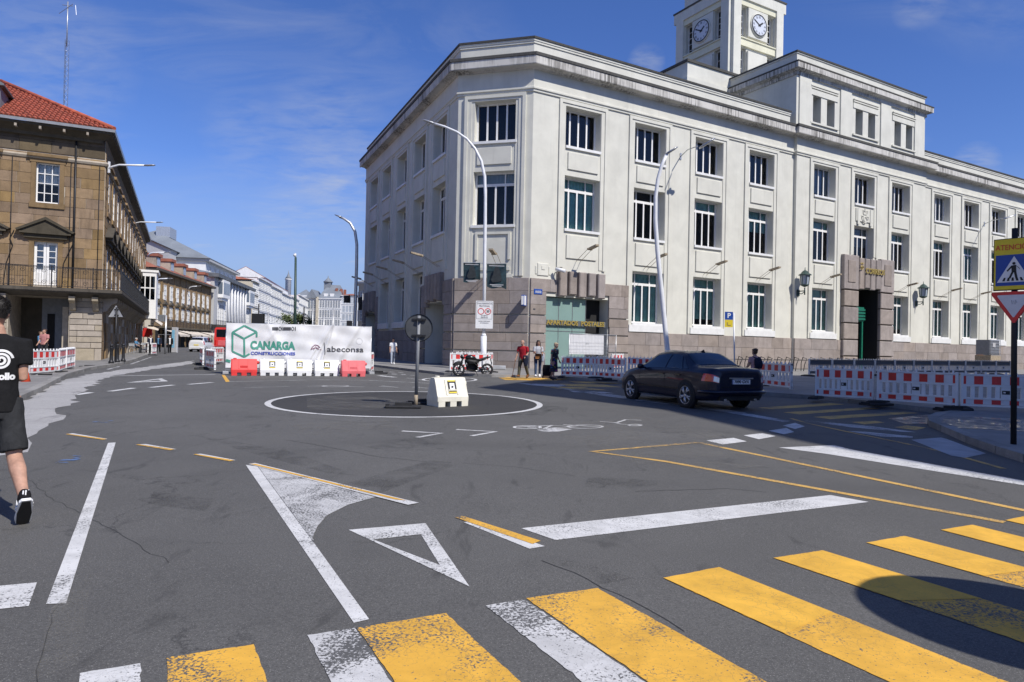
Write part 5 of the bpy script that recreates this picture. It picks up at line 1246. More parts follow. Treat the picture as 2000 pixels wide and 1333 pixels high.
def water(a, c, key, mat, label, sticker, W=None):
    if W is None:
        A, B = G(*a), G(*c); v = B - A; W = Matrix.Translation((A.x, A.y, gz(A.y))) @ Matrix.Rotation(math.atan2(v.y, v.x), 4, 'Z') @ Matrix.Diagonal((v.length / 1.12, 1, 1, 1))
        W = W @ Matrix.Translation((0, .27, 0))
    if key not in wb: wb[key] = make_water(mat, sticker); o = wb[key]; o.matrix_basis = W; WM[o.name] = W
    else: o = copy_tree(wb[key], W)
    o['label'] = label; o['group'] = 'plastic water barriers'
water((450, 734), (503, 734), 'r', 'plastic_red', 'bright red plastic water barrier at the left end before the printed banner', False)
water((507, 734), (556, 734), 'w', 'plastic_white', 'white plastic water barrier next to the bright red one, with a black sticker', True)
water((560, 734.5), (610, 734.5), 'w', 'plastic_white', 'middle white plastic water barrier before the printed banner', True)
water((614, 735), (663, 735), 'w', 'plastic_white', 'white plastic water barrier next to the faded red one', True)
water((667, 736), (715, 736), 'r2', 'plastic_red_faded', 'faded pinkish red plastic water barrier at the right end before the banner', False)
pw = G(876, 797); water(None, None, 'c', 'plastic_cream', 'cream white plastic water barrier standing alone on the roundabout', True, Matrix.Translation((pw.x - .45, pw.y + .28, gz(pw.y) + .004)) @ Matrix.Rotation(rad(36), 4, 'Z') @ Matrix.Diagonal((.82, 1.1, 1.02, 1)))
# ---------------------------------------------------------------- printed construction banner
plain('banner_white', (.66, .66, .66), .6, .06, 1.5); plain('print_green', (.06, .27, .20), .6, .1); plain('print_blue', (.07, .10, .40), .6, .1); plain('print_plum', (.17, .05, .09), .6, .1); plain('print_dark', (.05, .05, .055), .6, .1); plain('print_grey', (.45, .45, .46), .6, .1)
BA, BB = G(440, 731), G(724, 731); FBn = Frame(BA, (BB - BA).to_2d() if hasattr(BB - BA, 'to_2d') else (BB - BA).xy); BW = (BB - BA).length; bz0 = gz(BA.y)
ban = thing('banner_fence', 'mesh fence covered with a white printed construction company banner', 'fence', (BA.x, BA.y, bz0))
btop = [(0, FBn.hit(441, 631)[1]), (.53, FBn.hit(590, 635)[1]), (1, FBn.hit(723, 639)[1])]
def bt(f):
    for (a, z0), (c, z1) in zip(btop, btop[1:]):
        if f <= c: return z0 + (z1 - z0) * (f - a) / (c - a)
    return btop[-1][1]
def fold(u, z):
    f = u / BW; g = (z - bz0) / 2.2
    s = .012 * math.sin(f * 31 + g * 7) + .009 * math.sin(f * 57 - g * 11) + .006 * math.sin(g * 23 + f * 13)
    for c, sl, w, am in ((.62, -.16, .012, .05), (.66, -.10, .01, .06), (.59, -.20, .014, .04), (.80, -.2, .02, .025), (.36, .18, .02, .02), (.2, -.3, .02, .018)):
        d = (f - (c - sl * (g - .5))) / w; s += am * math.exp(-d * d)
    return -s * 1.6
b = MB(); NX, NZ = 240, 44; b.smooth = True
gr = [[b.av(FBn.pt(BW * i / NX, bz0 + .28 + (bt(i / NX) - bz0 - .28) * j / NZ, -fold(BW * i / NX, bz0 + .28 + (bt(i / NX) - bz0 - .28) * j / NZ))) for i in range(NX + 1)] for j in range(NZ + 1)]
for j in range(NZ):
    for i in range(NX): b.af((gr[j][i], gr[j][i + 1], gr[j + 1][i + 1], gr[j + 1][i]))
cloth = b.build('banner', MAT['banner_white'], ban)
def on_banner(name, me):
    """print lying on the cloth, following its folds"""
    bmn = bmesh.new(); bmn.from_mesh(me); bmesh.ops.triangulate(bmn, faces=bmn.faces[:]); bmesh.ops.subdivide_edges(bmn, edges=[e for e in bmn.edges if e.calc_length() > .12], cuts=2, use_grid_fill=False); bmesh.ops.triangulate(bmn, faces=bmn.faces[:])
    for v in bmn.verts: v.co = FBn.pt(v.co.x, v.co.z, -fold(v.co.x, v.co.z) + .02)
    bmn.to_mesh(me); bmn.free(); return put(name, me, None, cloth)
def btext(name, txt, x0, x1, y0, y1, mat, bold=0.):
    me = text_mesh(txt, 1., MAT[mat], 0, 'LEFT', 1., bold)
    xs = [v.co.x for v in me.vertices]; zs = [v.co.z for v in me.vertices]; u0, z1 = FBn.hit(x0, y0); u1, z0 = FBn.hit(x1, y1)
    for v in me.vertices:
        v.co.x = u0 + (v.co.x - min(xs)) / (max(xs) - min(xs)) * (u1 - u0); v.co.z = z0 + (v.co.z - min(zs)) / (max(zs) - min(zs)) * (z1 - z0); v.co.y = 0
    return on_banner(name, me)
def bline(name, pts, w, mat):
    b = MB(); q = [FBn.hit(*p) for p in pts]
    for (u0, z0), (u1, z1) in zip(q, q[1:]):
        n = max(1, int(math.hypot(u1 - u0, z1 - z0) / .08)); dx, dz = (u1 - u0), (z1 - z0); l = math.hypot(dx, dz); nx, nz_ = -dz / l * w / 2, dx / l * w / 2
        for k in range(n):
            a, c = k / n, (k + 1) / n; b.poly([(u0 + dx * a - nx, 0, z0 + dz * a - nz_), (u0 + dx * c - nx, 0, z0 + dz * c - nz_), (u0 + dx * c + nx, 0, z0 + dz * c + nz_), (u0 + dx * a + nx, 0, z0 + dz * a + nz_)])
    me = b.mesh(name, MAT[mat])
    for v in me.vertices: v.co = FBn.pt(v.co.x, v.co.z, -fold(v.co.x, v.co.z) + .02)
    return put(name, me, None, cloth)
btext('lettering', 'CANARGA', 489, 576.5, 665.7, 684.3, 'print_green', .05); btext('lettering', 'CONSTRUCCIONES', 489.5, 576.5, 687, 694.6, 'print_blue', .035); btext('lettering', 'abeconsa', 638.5, 709.8, 676.5, 688.5, 'print_dark', .012)
bline('cube_emblem', [(487.4, 691.3), (477.3, 697.5), (454, 686.7), (454, 649.5), (477.3, 636.5), (501.3, 648.7), (501.3, 658.8)], .075, 'print_green'); bline('cube_emblem', [(454, 649.5), (476.5, 661.9), (501.3, 648.7)], .075, 'print_green'); bline('cube_emblem', [(476.8, 661.9), (477.3, 697.5)], .075, 'print_green')
bline('arc_emblem', [(606.7, 683.6), (610, 678), (615, 674), (620, 675), (624, 679), (626.9, 684.3)], .035, 'print_plum'); bline('arc_emblem', [(608, 682.5), (614, 680), (621, 681), (625, 684)], .025, 'print_plum'); bline('arc_emblem', [(612, 684), (616, 677), (622, 683.5)], .025, 'print_plum'); bline('divider_bar', [(633, 669.6), (634.2, 693)], .03, 'print_dark')
for x0, x1 in ((531.5, 543), (553, 568)): bline('label_box', [(x0, 642.5), (x1, 642.5)], .14, 'print_dark')
bline('label_ring', [(547 + 2.4 * math.cos(k * .524), 642.5 + 3.4 * math.sin(k * .524)) for k in range(13)], .025, 'print_dark'); bline('label_ring', [(571.5 + 2.2 * math.cos(k * .524), 642.5 + 3.4 * math.sin(k * .524)) for k in range(13)], .025, 'print_dark'); bline('label_bar', [(551.2, 638.8), (551.2, 646.3)], .03, 'print_dark'); bline('label_bar', [(576.6, 638.8), (576.6, 646.3)], .04, 'print_dark')
bline('round_stamp', [(701.5 + 6 * math.cos(k * .35), 667 + 6 * math.sin(k * .35)) for k in range(19)], .012, 'print_grey'); bline('green_corner', [(441, 704), (450, 706.5)], .12, 'print_green')
for f in (0, .5, .52, 1.0):
    b = MB(); q = FBn.pt(BW * f, 0, -.06); b.tube([(q.x, q.y, bz0), (q.x, q.y, bt(f) + .03)], .022, 8); b.build('fence_post', MAT['galvanised'], ban)
b = MB(); b.tube([FBn.pt(0, bt(0), -.05), FBn.pt(BW * .53, bt(.53), -.05), FBn.pt(BW, bt(1), -.05)], .02, 6); b.build('top_rail', MAT['galvanised'], ban)
b = MB(); b.tube([FBn.pt(0, bz0 + .2, -.05), FBn.pt(BW, bz0 + .2, -.05)], .02, 6); b.build('bottom_rail', MAT['galvanised'], ban)
for f in (.0, .5, 1.):
    q = FBn.pt(BW * f, bz0, -.06); b = MB(); b.M = FBn.at(BW * f, .06, bz0); b.bev(-.12, .12, -.33, .33, 0, .13, .02); b.build('concrete_foot', MAT['concrete'], ban)
# ---------------------------------------------------------------- lamps
def pole_pts(px, dist): return [D(x, y, dist) for x, y in px]
def head(pts, w, mat, parent, name='lamp_head', t=.06):
    a, c = Vector(pts[0]), Vector(pts[1]); d = (c - a); s = d.cross(Vector((0, 0, 1))).normalized(); up = s.cross(d).normalized(); b = MB(); L = d.length; d = d.normalized(); rings = []
    for f, ww, tt in ((0, .35, .7), (.2, .9, 1), (.75, 1, .8), (1, .5, .4)):
        p = a + d * L * f; rings.append([p + s * w * ww * math.cos(k * .7854) + up * t * tt * math.sin(k * .7854) for k in range(8)])
    b.smooth = True; b.loft(rings); return b.build(name, MAT[mat], parent)
dl = G(944, 722, .12).y
lp = D(944, 719, dl); lamp1 = thing('street_lamp', 'tall white street lamp with a long curved neck, between two dark teal banners', 'street lamp', (lp.x, lp.y, gz(lp.y) + KH))
b = MB(); b.tube([(lp.x, lp.y, gz(lp.y)), D(944.8, 657, dl)], .17, 14); b.tube([D(944.8, 657.5, dl), D(944.9, 652, dl)], [.17, .1], 14); b.build('lamp_base', MAT['lamp_white'], lamp1)
b = MB(); b.tube(pole_pts([(944.9, 652), (946.5, 520), (947.5, 440), (948, 385), (946.5, 345), (940, 315), (928, 291), (912, 272), (892, 258), (868, 247.5), (846, 241)], dl), [.095] * 3 + [.085] * 3 + [.075, .07, .065, .06, .055], 12); b.build('lamp_pole', MAT['lamp_white'], lamp1)
head((D(850, 242.5, dl), D(824, 234, dl)), .16, 'galvanised', lamp1)
plain('poster_teal', (.011, .034, .042), .6, .7, 3.0); plain('poster_ink', (.015, .02, .022), .6, .4, 6.)
for k, (x0, x1, y0, y1, side) in enumerate(((905, 938, 514, 551, -1), (951, 989, 516, 560, 1))):
    bn = thing('lamp_banner', ['dark teal event banner hanging on the left of the tall white lamp post', 'dark teal event banner hanging on the right of the tall white lamp post'][k], 'banner', D((x0 + x1) / 2, y1, dl), 'dark event banners on the lamp post')
    b = MB(); b.smooth = True; n = 8; g_ = []
    for j in range(n + 1):
        row = []
        for i in range(n + 1):
            f, g = i / n, j / n; p = D(x0 + (x1 - x0) * f, y0 + (y1 - y0) * g + 6 * f * g * (1 if k else -.6) + 2.5 * math.sin(f * 6.28) * g, dl); p.y += .08 * math.sin(f * 4 + g * 3); row.append(b.av(p))
        g_.append(row)
    for j in range(n):
        for i in range(n): b.af((g_[j + 1][i], g_[j + 1][i + 1], g_[j][i + 1], g_[j][i]))
    b.build('banner_cloth', MAT['poster_teal'], bn)
    b = MB(); q = [D((x0 + x1) / 2 + dx * (x1 - x0), y0 + dy * (y1 - y0), dl - .12) for dx, dy in ((-.12, .2), (-.02, .1), (.12, .16), (.2, .4), (.28, .75), (.1, .8), (-.2, .82), (-.3, .7), (-.18, .45))]; b.poly(q[::-1]); b.build('printed_figure', MAT['poster_ink'], bn)
    b = MB()
    for r, (ya, w) in enumerate(((.06, .8), (.9, .7), (.96, .5))): 
        q = [D(x0 + (x1 - x0) * (.5 + s * w / 2), y0 + (y1 - y0) * (ya + dy), dl - .12) for s, dy in ((-1, .0), (1, .02), (1, .05), (-1, .03))]; b.poly(q[::-1])
    b.build('printed_line', MAT['print_grey'], bn, kind='stuff')
    b = MB(); b.tube([D(946, 514.5, dl), D(x0 if side < 0 else x1, y0 - 1, dl)], .02, 5); b.build('banner_arm', MAT['galvanised'], bn)
zs = thing('zone_sign', 'white zone sign with two red rings and a 20 limit on the tall lamp post', 'sign', D(945.5, 642, dl - .2), None)
FZ = Frame(D(928.5, 642, dl - .2).xy, (1, .02)); u1 = FZ.hit(963, 615)[0]; z0, z1 = FZ.hit(945, 642)[1], FZ.hit(945, 588)[1]
b = MB(); b.M = FZ.M; b.box(0, u1, 0, .03, z0, z1); b.build('sign_plate', MAT['white'], zs)
b = MB(); b.M = FZ.M
for q in ((.05, u1 - .05, z1 - .06, z1 - .045), (.05, u1 - .05, z0 + .52, z0 + .535)): b.box(q[0], q[1], -.004, -.0005, q[2], q[3])
for x in (.05, u1 - .065): b.box(x, x + .015, -.004, -.0005, z0 + .535, z1 - .06)
b.build('sign_border', MAT['print_dark'], zs, kind='stuff')
for k, x in enumerate((.29, u1 - .29)):
    b = MB(); b.M = FZ.at(x, -.003, z0 + .95) @ Matrix.Rotation(rad(90), 4, 'X'); b.lathe([(.18, -.002), (.18, .004), (.14, .004), (.14, -.002)], 28, cap=False); b.build('red_ring', MAT['red_film'], zs)
put('lettering', text_mesh('20', .17, MAT['print_dark'], .002, bold=.008), FZ.at(u1 - .29, -.004, z0 + .95), zs)
for s, zz, sz in (('ZONA RESIDENCIAL', 1.38, .115), ('PEATONAL', 1.24, .14), ('EXCEPTO', .70, .10), ('RESIDENTES', .60, .085), ('CARGA E DESCARGA', .40, .08), ('AUTORIZADOS', .30, .08)): put('lettering', text_mesh(s, sz, MAT['print_dark'], .002, sx=.85), FZ.at(u1 / 2, -.004, z0 + zz), zs)
def lamp(label, px, dist, rr, hd, name='street_lamp', mat='galvanised', hw=.15, cat='street lamp', base=True):
    p = D(*px[0], dist); zb = gz(dist) if base else p.z; t = thing(name, label, cat, (p.x, p.y, zb)); b = MB(); pts = ([Vector((p.x, p.y, zb))] if base else []) + pole_pts(px, dist)
    b.tube(pts, [rr * (1 - .45 * k / len(pts)) for k in range(len(pts))], 10); b.build('lamp_pole' if base else 'lamp_arm', MAT[mat], t); head((D(*hd[0], dist), D(*hd[1], dist)), hw, 'steel', t); return t
lamp('slender pale lamp post leaning in a curve in front of the post office windows', [(1304, 690), (1299, 640), (1291, 560), (1284, 490), (1280, 430), (1280.5, 385), (1285, 350), (1293, 322), (1303, 300)], 33., .13, ((1300, 302), (1323, 288)), mat='lamp_white', hw=.2)
lamp('grey curved street lamp standing at the far left edge of the post office', [(692, 650), (694, 600), (696.5, 520), (697, 478), (693.5, 453), (684, 436), (671, 427), (663, 424)], 52., .14, ((668, 425), (654, 420)), mat='galvanised', hw=.18)
def wall_arm(label, F, base_px, arm_px, head_px, off, mat='galvanised', name='wall_lamp', hw=.17):
    """a lamp on an arm bolted to a facade; arm and head stand off the wall"""
    u, z = F.hit(*base_px); t = thing(name, label, 'wall lamp', F.pt(u, z, .05))
    b = MB(); b.M = F.at(u, 0, z); b.box(-.07, .07, -.05, .02, -.22, .22); b.build('wall_plate', MAT[mat], t)
    n = len(arm_px); b = MB(); b.tube([F.pt(u, z, .03)] + [F.pt(*F.hit(*p, off * (k + 1) / n), off * (k + 1) / n) for k, p in enumerate(arm_px)], .035, 8); b.build('lamp_arm', MAT[mat], t)
    head((F.pt(*F.hit(*head_px[0], off), off), F.pt(*F.hit(*head_px[1], off * 1.25), off * 1.25)), hw, 'steel', t, t=.09); return t
wall_arm('cobra head wall lamp on the post office between the second and third window columns', FR, (1329, 306), [(1343, 293), (1362, 286)], ((1366, 290), (1396, 271)), 2.3, hw=.26)
wall_arm('cobra head wall lamp on the post office above the crossing sign', FR, (1922, 438), [(1938, 431), (1957, 427)], ((1957, 429), (1983, 420)), 2.3, hw=.26)
for i, (px, z_lab) in enumerate((((213, 327), 'topmost wall lamp on a white arm at the corner of the arcade building'), ((261.5, 437), 'second wall lamp down the street side of the arcade building'))):
    d_ = 42.6 if i == 0 else 66.; x, y = px; s = 42.6 / d_
    t = thing('wall_lamp', z_lab, 'wall lamp', D(x, y, d_), 'wall lamps on white arms'); ln = (90, 57)[i]
    b = MB(); q = D(x, y, d_); b.box(q.x - .05, q.x + .05, q.y - .05, q.y + .05, q.z - .35, q.z + .35); b.build('wall_plate', MAT['lamp_white'], t)
    b = MB(); b.tube([D(x, y + 3 * s, d_), D(x + 6 * s, y - 1, d_), D(x + 20 * s, y - 4.5 * s, d_), D(x + ln * .78, y - 3.5 * s, d_)], .06, 8); b.build('lamp_arm', MAT['lamp_white'], t); head((D(x + ln * .76, y - 3.5 * s, d_), D(x + ln, y - 4 * s, d_)), .14, 'galvanised', t)
for i, (x, y, ln, d_) in enumerate(((289, 497, 46, 92.), (303.5, 548, 34, 104.), (367, 563, 26, 128.))):
    t = thing('wall_lamp', ['third wall lamp, in front of the grey theatre roof', 'wall lamp at the near corner of the brown stone terrace', 'wall lamp in the middle of the brown stone terrace'][i], 'wall lamp', D(x, y, d_), 'wall lamps on white arms')
    b = MB(); b.tube([D(x, y + 4, d_), D(x + 4, y - 1.5, d_), D(x + 10, y - 3, d_), D(x + ln * .7, y - 3.5, d_)], .09, 6); b.build('lamp_arm', MAT['lamp_white'], t); head((D(x + ln * .68, y - 3.5, d_), D(x + ln, y - 4, d_)), .2, 'galvanised', t)
# floodlights on thin arms over the ground floor windows
def flood(F, u, z, label, flip=1):
    t = thing('floodlight', label, 'floodlight', F.pt(u, z, .1), 'floodlights on rusty arms on the post office')
    for s in (-.16, .16):
        b = MB(); b.M = F.M; b.tube([(u + s, 0, z + .1), (u + s, -1.15, z + .72)], .016, 5); b.build('arm_rod', MAT['rust'], t)
    b = MB(); b.M = F.M; b.box(u - .17, u + .17, -1.25, -1.12, z + .68, z + .8); b.build('arm_bracket', MAT['rust'], t)
    b = MB(); b.M = F.M; b.loft([[(u + x * .12, -1.2, z + .76 + y * .06) for x, y in ((-1, -1), (1, -1), (1, 1), (-1, 1))], [(u + x * .13, -1.65, z + .84 + y * .06) for x, y in ((-1, -1), (1, -1), (1, 1), (-1, 1))], [(u + x * .13, -1.95, z + .90 + y * .05) for x, y in ((-1, -1), (1, -1), (1, 1), (-1, 1))]]); b.build('lamp_head', MAT['rust'], t)
    return t
ordn = ['first', 'second', 'third', 'fourth', 'fifth', 'sixth', 'seventh', 'eighth', 'ninth', 'tenth']
for i, c in enumerate([3.75, 9.3, 14.8, 20.3, 27.45, 38.06, 45.2, 50.45, 55.7, 60.95]):
    flood(FR, c - .2, 6.95 if i == 0 else 6.9, 'floodlight on a rusty arm above the post box entrance' if i == 0 else f'{ordn[i]} floodlight arm from the corner, over a ground floor window of the sunlit front')
for i, c in enumerate(lb): flood(FL, c + .3, 6.7, f'{ordn[i]} floodlight arm from the corner along the shaded side of the post office')
flood(FC, 2.9, 6.35, 'floodlight on the chamfered corner, just behind the right lamp banner')
# two green wall lanterns
def lantern(u, label):
    t = thing('wall_lantern', label, 'lantern', FR.pt(u, 7.0, .4), 'green wall lanterns by the main entrance'); W = FR.at(u, -.25 - .62, 6.75) @ Matrix.Scale(.62, 4)
    b = MB(); b.M = FR.at(u, -.25, 6.3) @ Matrix.Scale(.62, 4); b.box(-.22, .22, -.14, .02, -.45, .35); b.build('wall_plate', MAT['iron_green'], t)
    b = MB(); b.M = FR.at(u, -.25, 6.3) @ Matrix.Scale(.62, 4); b.tube([(0, -.1, .15), (0, -.95, .15)], .06, 8); b.tube([(0, -.1, -.15), (0, -.6, -.2), (0, -.95, .05)], .05, 8); b.tube([(0, -1.0, -.35), (0, -1.0, .55)], .08, 8); b.build('bracket', MAT['iron_green'], t)
    MB().lathe([(.10, -.1), (.3, 0), (.52, .15), (.5, .22)], 6, cap=True).build('lantern_base', MAT['iron_green'], t, W)
    g_ = MB(); g_.lathe([(.44, .22), (.56, 1.35)], 6, cap=False); g_.build('lantern_glass', MAT['pane_far_pale'], t, W)
    for k in range(6):
        a = k * math.pi / 3; b = MB(); b.tube([(.46 * math.cos(a), .46 * math.sin(a), .2), (.585 * math.cos(a), .585 * math.sin(a), 1.4)], .035, 5); b.build('lantern_bar', MAT['iron_green'], t, W)
    MB().lathe([(.8, 1.36), (.74, 1.46), (.5, 1.6), (.4, 1.75), (.25, 1.9), (.06, 2.0), (.03, 2.35)], 6).build('lantern_roof', MAT['iron_green'], t, W)
lantern(FR.hit(1560, 550, .25)[0] - .1, 'green wall lantern left of the stone entrance portal'); lantern(FR.hit(1783, 560, .0)[0] + .1, 'green wall lantern right of the stone entrance portal')
# plaques, stickers and small boxes on the corner
def wall_box(name, label, cat, F, px, mat, pr=.05, base_=.1):
    u0, z1 = F.hit(px[0], px[1], base_); u1, z0 = F.hit(px[2], px[3], base_); b = MB(); b.M = F.M; b.bev(u0, u1, -base_ - pr, -base_ + .03, z0, z1, .01); o = b.build(name, MAT[mat]); props(o, label, cat); return o, (u0, u1, z0, z1)
o, q = wall_box('street_name_plate', 'small dark blue street name plate on the corner stone of the post office', 'sign', FR, (1042.5, 564.5, 1058.5, 576), 'blue')
put('lettering', text_mesh('Avenida', .13, MAT['white'], .002), FR.at((q[0] + q[1]) / 2, -.16, q[3] - .13), o); put('lettering', text_mesh('MARINA', .12, MAT['white'], .002), FR.at((q[0] + q[1]) / 2, -.16, q[2] + .11), o)
o, q = wall_box('yellow_notice', 'tiny yellow notice on the corner stone below the street name plate', 'notice', FR, (1039.5, 600, 1046.5, 611), 'yellow', .02)
b = MB(); b.M = FR.M; b.box(q[0] + .05, q[1] - .05, -.125, -.1205, (q[2] + q[3]) / 2 - .02, q[3] - .08); b.build('notice_print', MAT['print_dark'], o)
ms = thing('mail_sign', 'projecting blue and white box sign on the chamfered corner', 'sign', FC.pt(*FC.hit(1026, 590, .5), .5))
u, z = FC.hit(1025, 588, .2); b = MB(); b.M = FC.at(u, 0, z); b.bev(-.09, .09, -.75, -.1, -.32, .32, .02); b.build('sign_box', MAT['blue'], ms)
b = MB(); b.M = FC.at(u, 0, z); b.box(.091, .105, -.7, -.3, -.28, .28); b.box(-.07, .07, -.762, -.751, -.26, .26); b.build('white_field', MAT['white'], ms)
b = MB(); u, z = FR.hit(1060, 527); b.M = FR.at(u, 0, z); b.bev(-.40, .40, -.06, .02, -.38, .38, .03); b.bev(-.55, -.42, -.045, .02, -.3, .2, .02); b.bev(.42, .55, -.045, .02, -.3, .2, .02); b.box(-.12, .12, -.09, -.05, .0, .22)
props(b.build('coat_of_arms', MAT['stucco']), 'pale carved coat of arms plaque high on the post office corner', 'plaque')
cc = thing('security_camera', 'small white security camera on the post office wall above the flutes', 'camera', FR.pt(*FR.hit(1088, 530), .1)); u, z = FR.hit(1084, 530); b = MB(); b.M = FR.at(u, 0, z); b.tube([(0, 0, -.1), (0, -.35, 0)], .035, 6); b.build('bracket', MAT['galvanised'], cc)
b = MB(); b.M = FR.at(u, -.45, z + .05); b.tube([(-.15, .15, .05), (.25, -.3, -.1)], .11, 10); b.build('camera_body', MAT['lamp_white'], cc)
# ---------------------------------------------------------------- signs
def post_thing(name, label, cat, px, h=0.): p = G(*px, h); return thing(name, label, cat, (p.x, p.y, gz(p.y) + h)), Vector((p.x, p.y, gz(p.y) + h))
plain('sign_back', (.05, .053, .056), .5, .2, 5.)
rs, p = post_thing('round_sign', 'round traffic sign seen from the back on a grey pole in the roundabout', 'traffic sign', (812, 793), .004); d_ = p.y; top = D(818.5, 617, d_)
b = MB(); b.tube([p, p.lerp(top, .12)], .047, 12); b.build('pole_foot', MAT['rust'], rs); b = MB(); b.tube([p.lerp(top, .12), top], .042, 12); b.build('pole', MAT['plastic_grey'], rs)
c = D(818, 641, d_ - .05); b = MB(); b.M = Matrix.Translation((c.x, c.y - .01, c.z)) @ Matrix.Rotation(rad(8), 4, 'Z') @ Matrix.Rotation(rad(-90), 4, 'X'); b.lathe([(.335, .06), (.335, .09), (.32, .095)], 40); b.lathe([(.345, .045), (.345, .092), (.325, .092), (.325, .045)], 40, cap=False); b.build('sign_disc', MAT['sign_back'], rs)
for dz in (.21, -.19):
    b = MB(); b.box(c.x - .17, c.x + .17, c.y + .0, c.y + .05, c.z + dz - .022, c.z + dz + .022); b.box(c.x - .05, c.x + .07, c.y - .06, c.y + .02, c.z + dz - .03, c.z + dz + .03); b.build('clamp', MAT['iron'], rs)
# crossing and give way signs at the right edge
cs_, p = post_thing('crossing_sign', 'yellow pedestrian crossing sign over a red give way triangle on a black post', 'traffic sign', (1979.5, 868), .12)
b = MB(); b.tube([p, (p.x - .03, p.y, p.z + 3.55)], .043, 12); b.build('post', MAT['black'], cs_)
sd = Vector((.61, -.79)); FX = Frame(p.xy - sd.normalized() * .295 + Vector((-.06, -.05)), sd); zz1, zz0 = D(1981, 466, p.y).z, D(1981, 568, p.y).z
b = MB(); b.M = FX.M; w = .59; b.bev(0, w, -.02, .02, zz0, zz1, .012); b.build('sign_rim', MAT['black'], cs_); b = MB(); b.M = FX.M; b.box(.015, w - .015, -.026, -.0205, zz0 + .015, zz1 - .015); b.build('yellow_plate', MAT['yellow'], cs_)
H_ = zz1 - zz0; b = MB(); b.M = FX.M; b.box(.04, w - .04, -.031, -.0265, zz0 + .09 * H_, zz0 + .68 * H_); b.build('blue_field', MAT['blue'], cs_)
b = MB(); b.M = FX.M; b.yprism([(.06, zz0 + .155 * H_), (w - .06, zz0 + .155 * H_), (w / 2, zz0 + .65 * H_)], -.036, -.0315); b.build('white_triangle', MAT['white'], cs_)
me = text_mesh('ATENCIÓN', .125, MAT['plastic_red'], .003, sx=.82); put('lettering', me, FX.at(w / 2, -.03, zz0 + .82 * H_), cs_)
b = MB(); b.M = FX.at(w / 2, -.0385, zz0 + .155 * H_); 
b.lathe_m((0, 0, .305), [(0, -.024), (.017, -.017), (.024, 0), (.017, .017), (0, .024)], 10, (1, .1, 1))
for q in ([(-.035, .27), (.03, .28), (.035, .16), (-.03, .16)], [(-.03, .17), (.0, .17), (-.045, .06), (-.075, .06)], [(.0, .17), (.035, .17), (.055, .05), (.025, .05)], [(-.035, .27), (-.02, .25), (-.085, .175), (-.1, .19)], [(.02, .28), (.035, .26), (.085, .20), (.075, .225)]): b.yprism(q, -.002, .002)
b.build('walking_figure', MAT['black'], cs_, kind='stuff')
b = MB(); b.M = FX.at(w / 2, -.0385, zz0 + .155 * H_)
for k in range(6): x = -.16 + .064 * k; b.yprism([(x, .02), (x + .035, .02), (x + .025 + x * -.15, .075), (x + x * -.15, .075)], -.001, .003)
b.build('zebra_bars', MAT['black'], cs_, kind='stuff')
zt0 = zz0 - .02; b = MB(); b.M = FX.M
def rtri(cx, top, sd_, r=.04): return [(cx + sd_ / 2 - r * .4, top), (cx - sd_ / 2 + r * .4, top), (cx - sd_ / 2, top - r), (cx - r * .4, top - sd_ * .80), (cx + r * .4, top - sd_ * .80), (cx + sd_ / 2, top - r)]
b.yprism(rtri(w / 2, zt0, .64), -.02, .02); b.build('give_way_rim', MAT['plastic_red'], cs_); b = MB(); b.M = FX.M; b.yprism(rtri(w / 2, zt0 - .055, .46, .02), -.026, -.0205); b.build('give_way_face', MAT['white_film'], cs_)
b = MB(); b.M = FX.at(w / 2, -.028, zt0 - .17); b.tube([(-.03, 0, .03), (-.02, 0, -.04), (0, 0, .02), (.02, 0, -.04), (.03, 0, .03), (.045, 0, -.02)], .005, 4); b.build('scribble', MAT['print_grey'], cs_)
# triangle sign seen from behind, bollards, cone
ts, p = post_thing('triangle_sign', 'triangular traffic sign seen from the back on a dark post by the arcade', 'traffic sign', (225, 706), .12); d_ = p.y; top = D(227, 597, d_)
b = MB(); b.tube([p, (p.x, p.y, top.z - .1)], .05, 10); b.build('post', MAT['iron'], ts); q = [D(x, y, d_ + .08) for x, y in ((211.5, 619.5), (239.5, 619.5), (226.5, 597))]
b = MB(); i0 = [b.av(v) for v in q]; i1 = [b.av(v + Vector((0, .03, 0))) for v in q]; b.af(i0); b.af(i1[::-1]); [b.af((i0[(k + 1) % 3], i0[k], i1[k], i1[(k + 1) % 3])) for k in range(3)]; b.build('sign_plate', MAT['galvanised'], ts)
for y in (605, 616): c = D(226.3, y, d_); b = MB(); b.box(c.x - .12, c.x + .12, c.y + .03, c.y + .07, c.z - .03, c.z + .03); b.build('clamp', MAT['iron'], ts)
def bollard(px, label, proto=[None]):
    P_ = G(*px, .12); W = Matrix.Translation((P_.x, P_.y, gz(P_.y) + .12))
    if proto[0] is None:
        t = thing('bollard', label, 'bollard', W, 'iron bollards by the arcade'); proto[0] = t
        MB().lathe([(.13, 0), (.13, .1), (.10, .14), (.085, .2), (.075, .78), (.10, .82), (.10, .86)], 14).build('bollard_shaft', MAT['iron'], t, W); MB().lathe([(.06, .86), (.09, .92), (.08, .98), (.03, 1.02)], 14).build('bollard_cap', MAT['iron'], t, W)
    else: copy_tree(proto[0], W, label)
bollard((217, 710.5), 'iron bollard left of the triangular sign post'); bollard((229, 708.5), 'iron bollard right beside the triangular sign post'); bollard((240.5, 707), 'rightmost iron bollard of three at the kerb')
cn, p = post_thing('traffic_cone', 'small orange traffic cone behind the walking man', 'cone', (50, 751)); MB().lathe([(.15, .03), (.035, .52), (.03, .53)], 16).build('cone_body', MAT['orange'], cn, Matrix.Translation(p)); MB().box(-.18, .18, -.18, .18, 0, .03).build('cone_base', MAT['orange'], cn, Matrix.Translation(p))
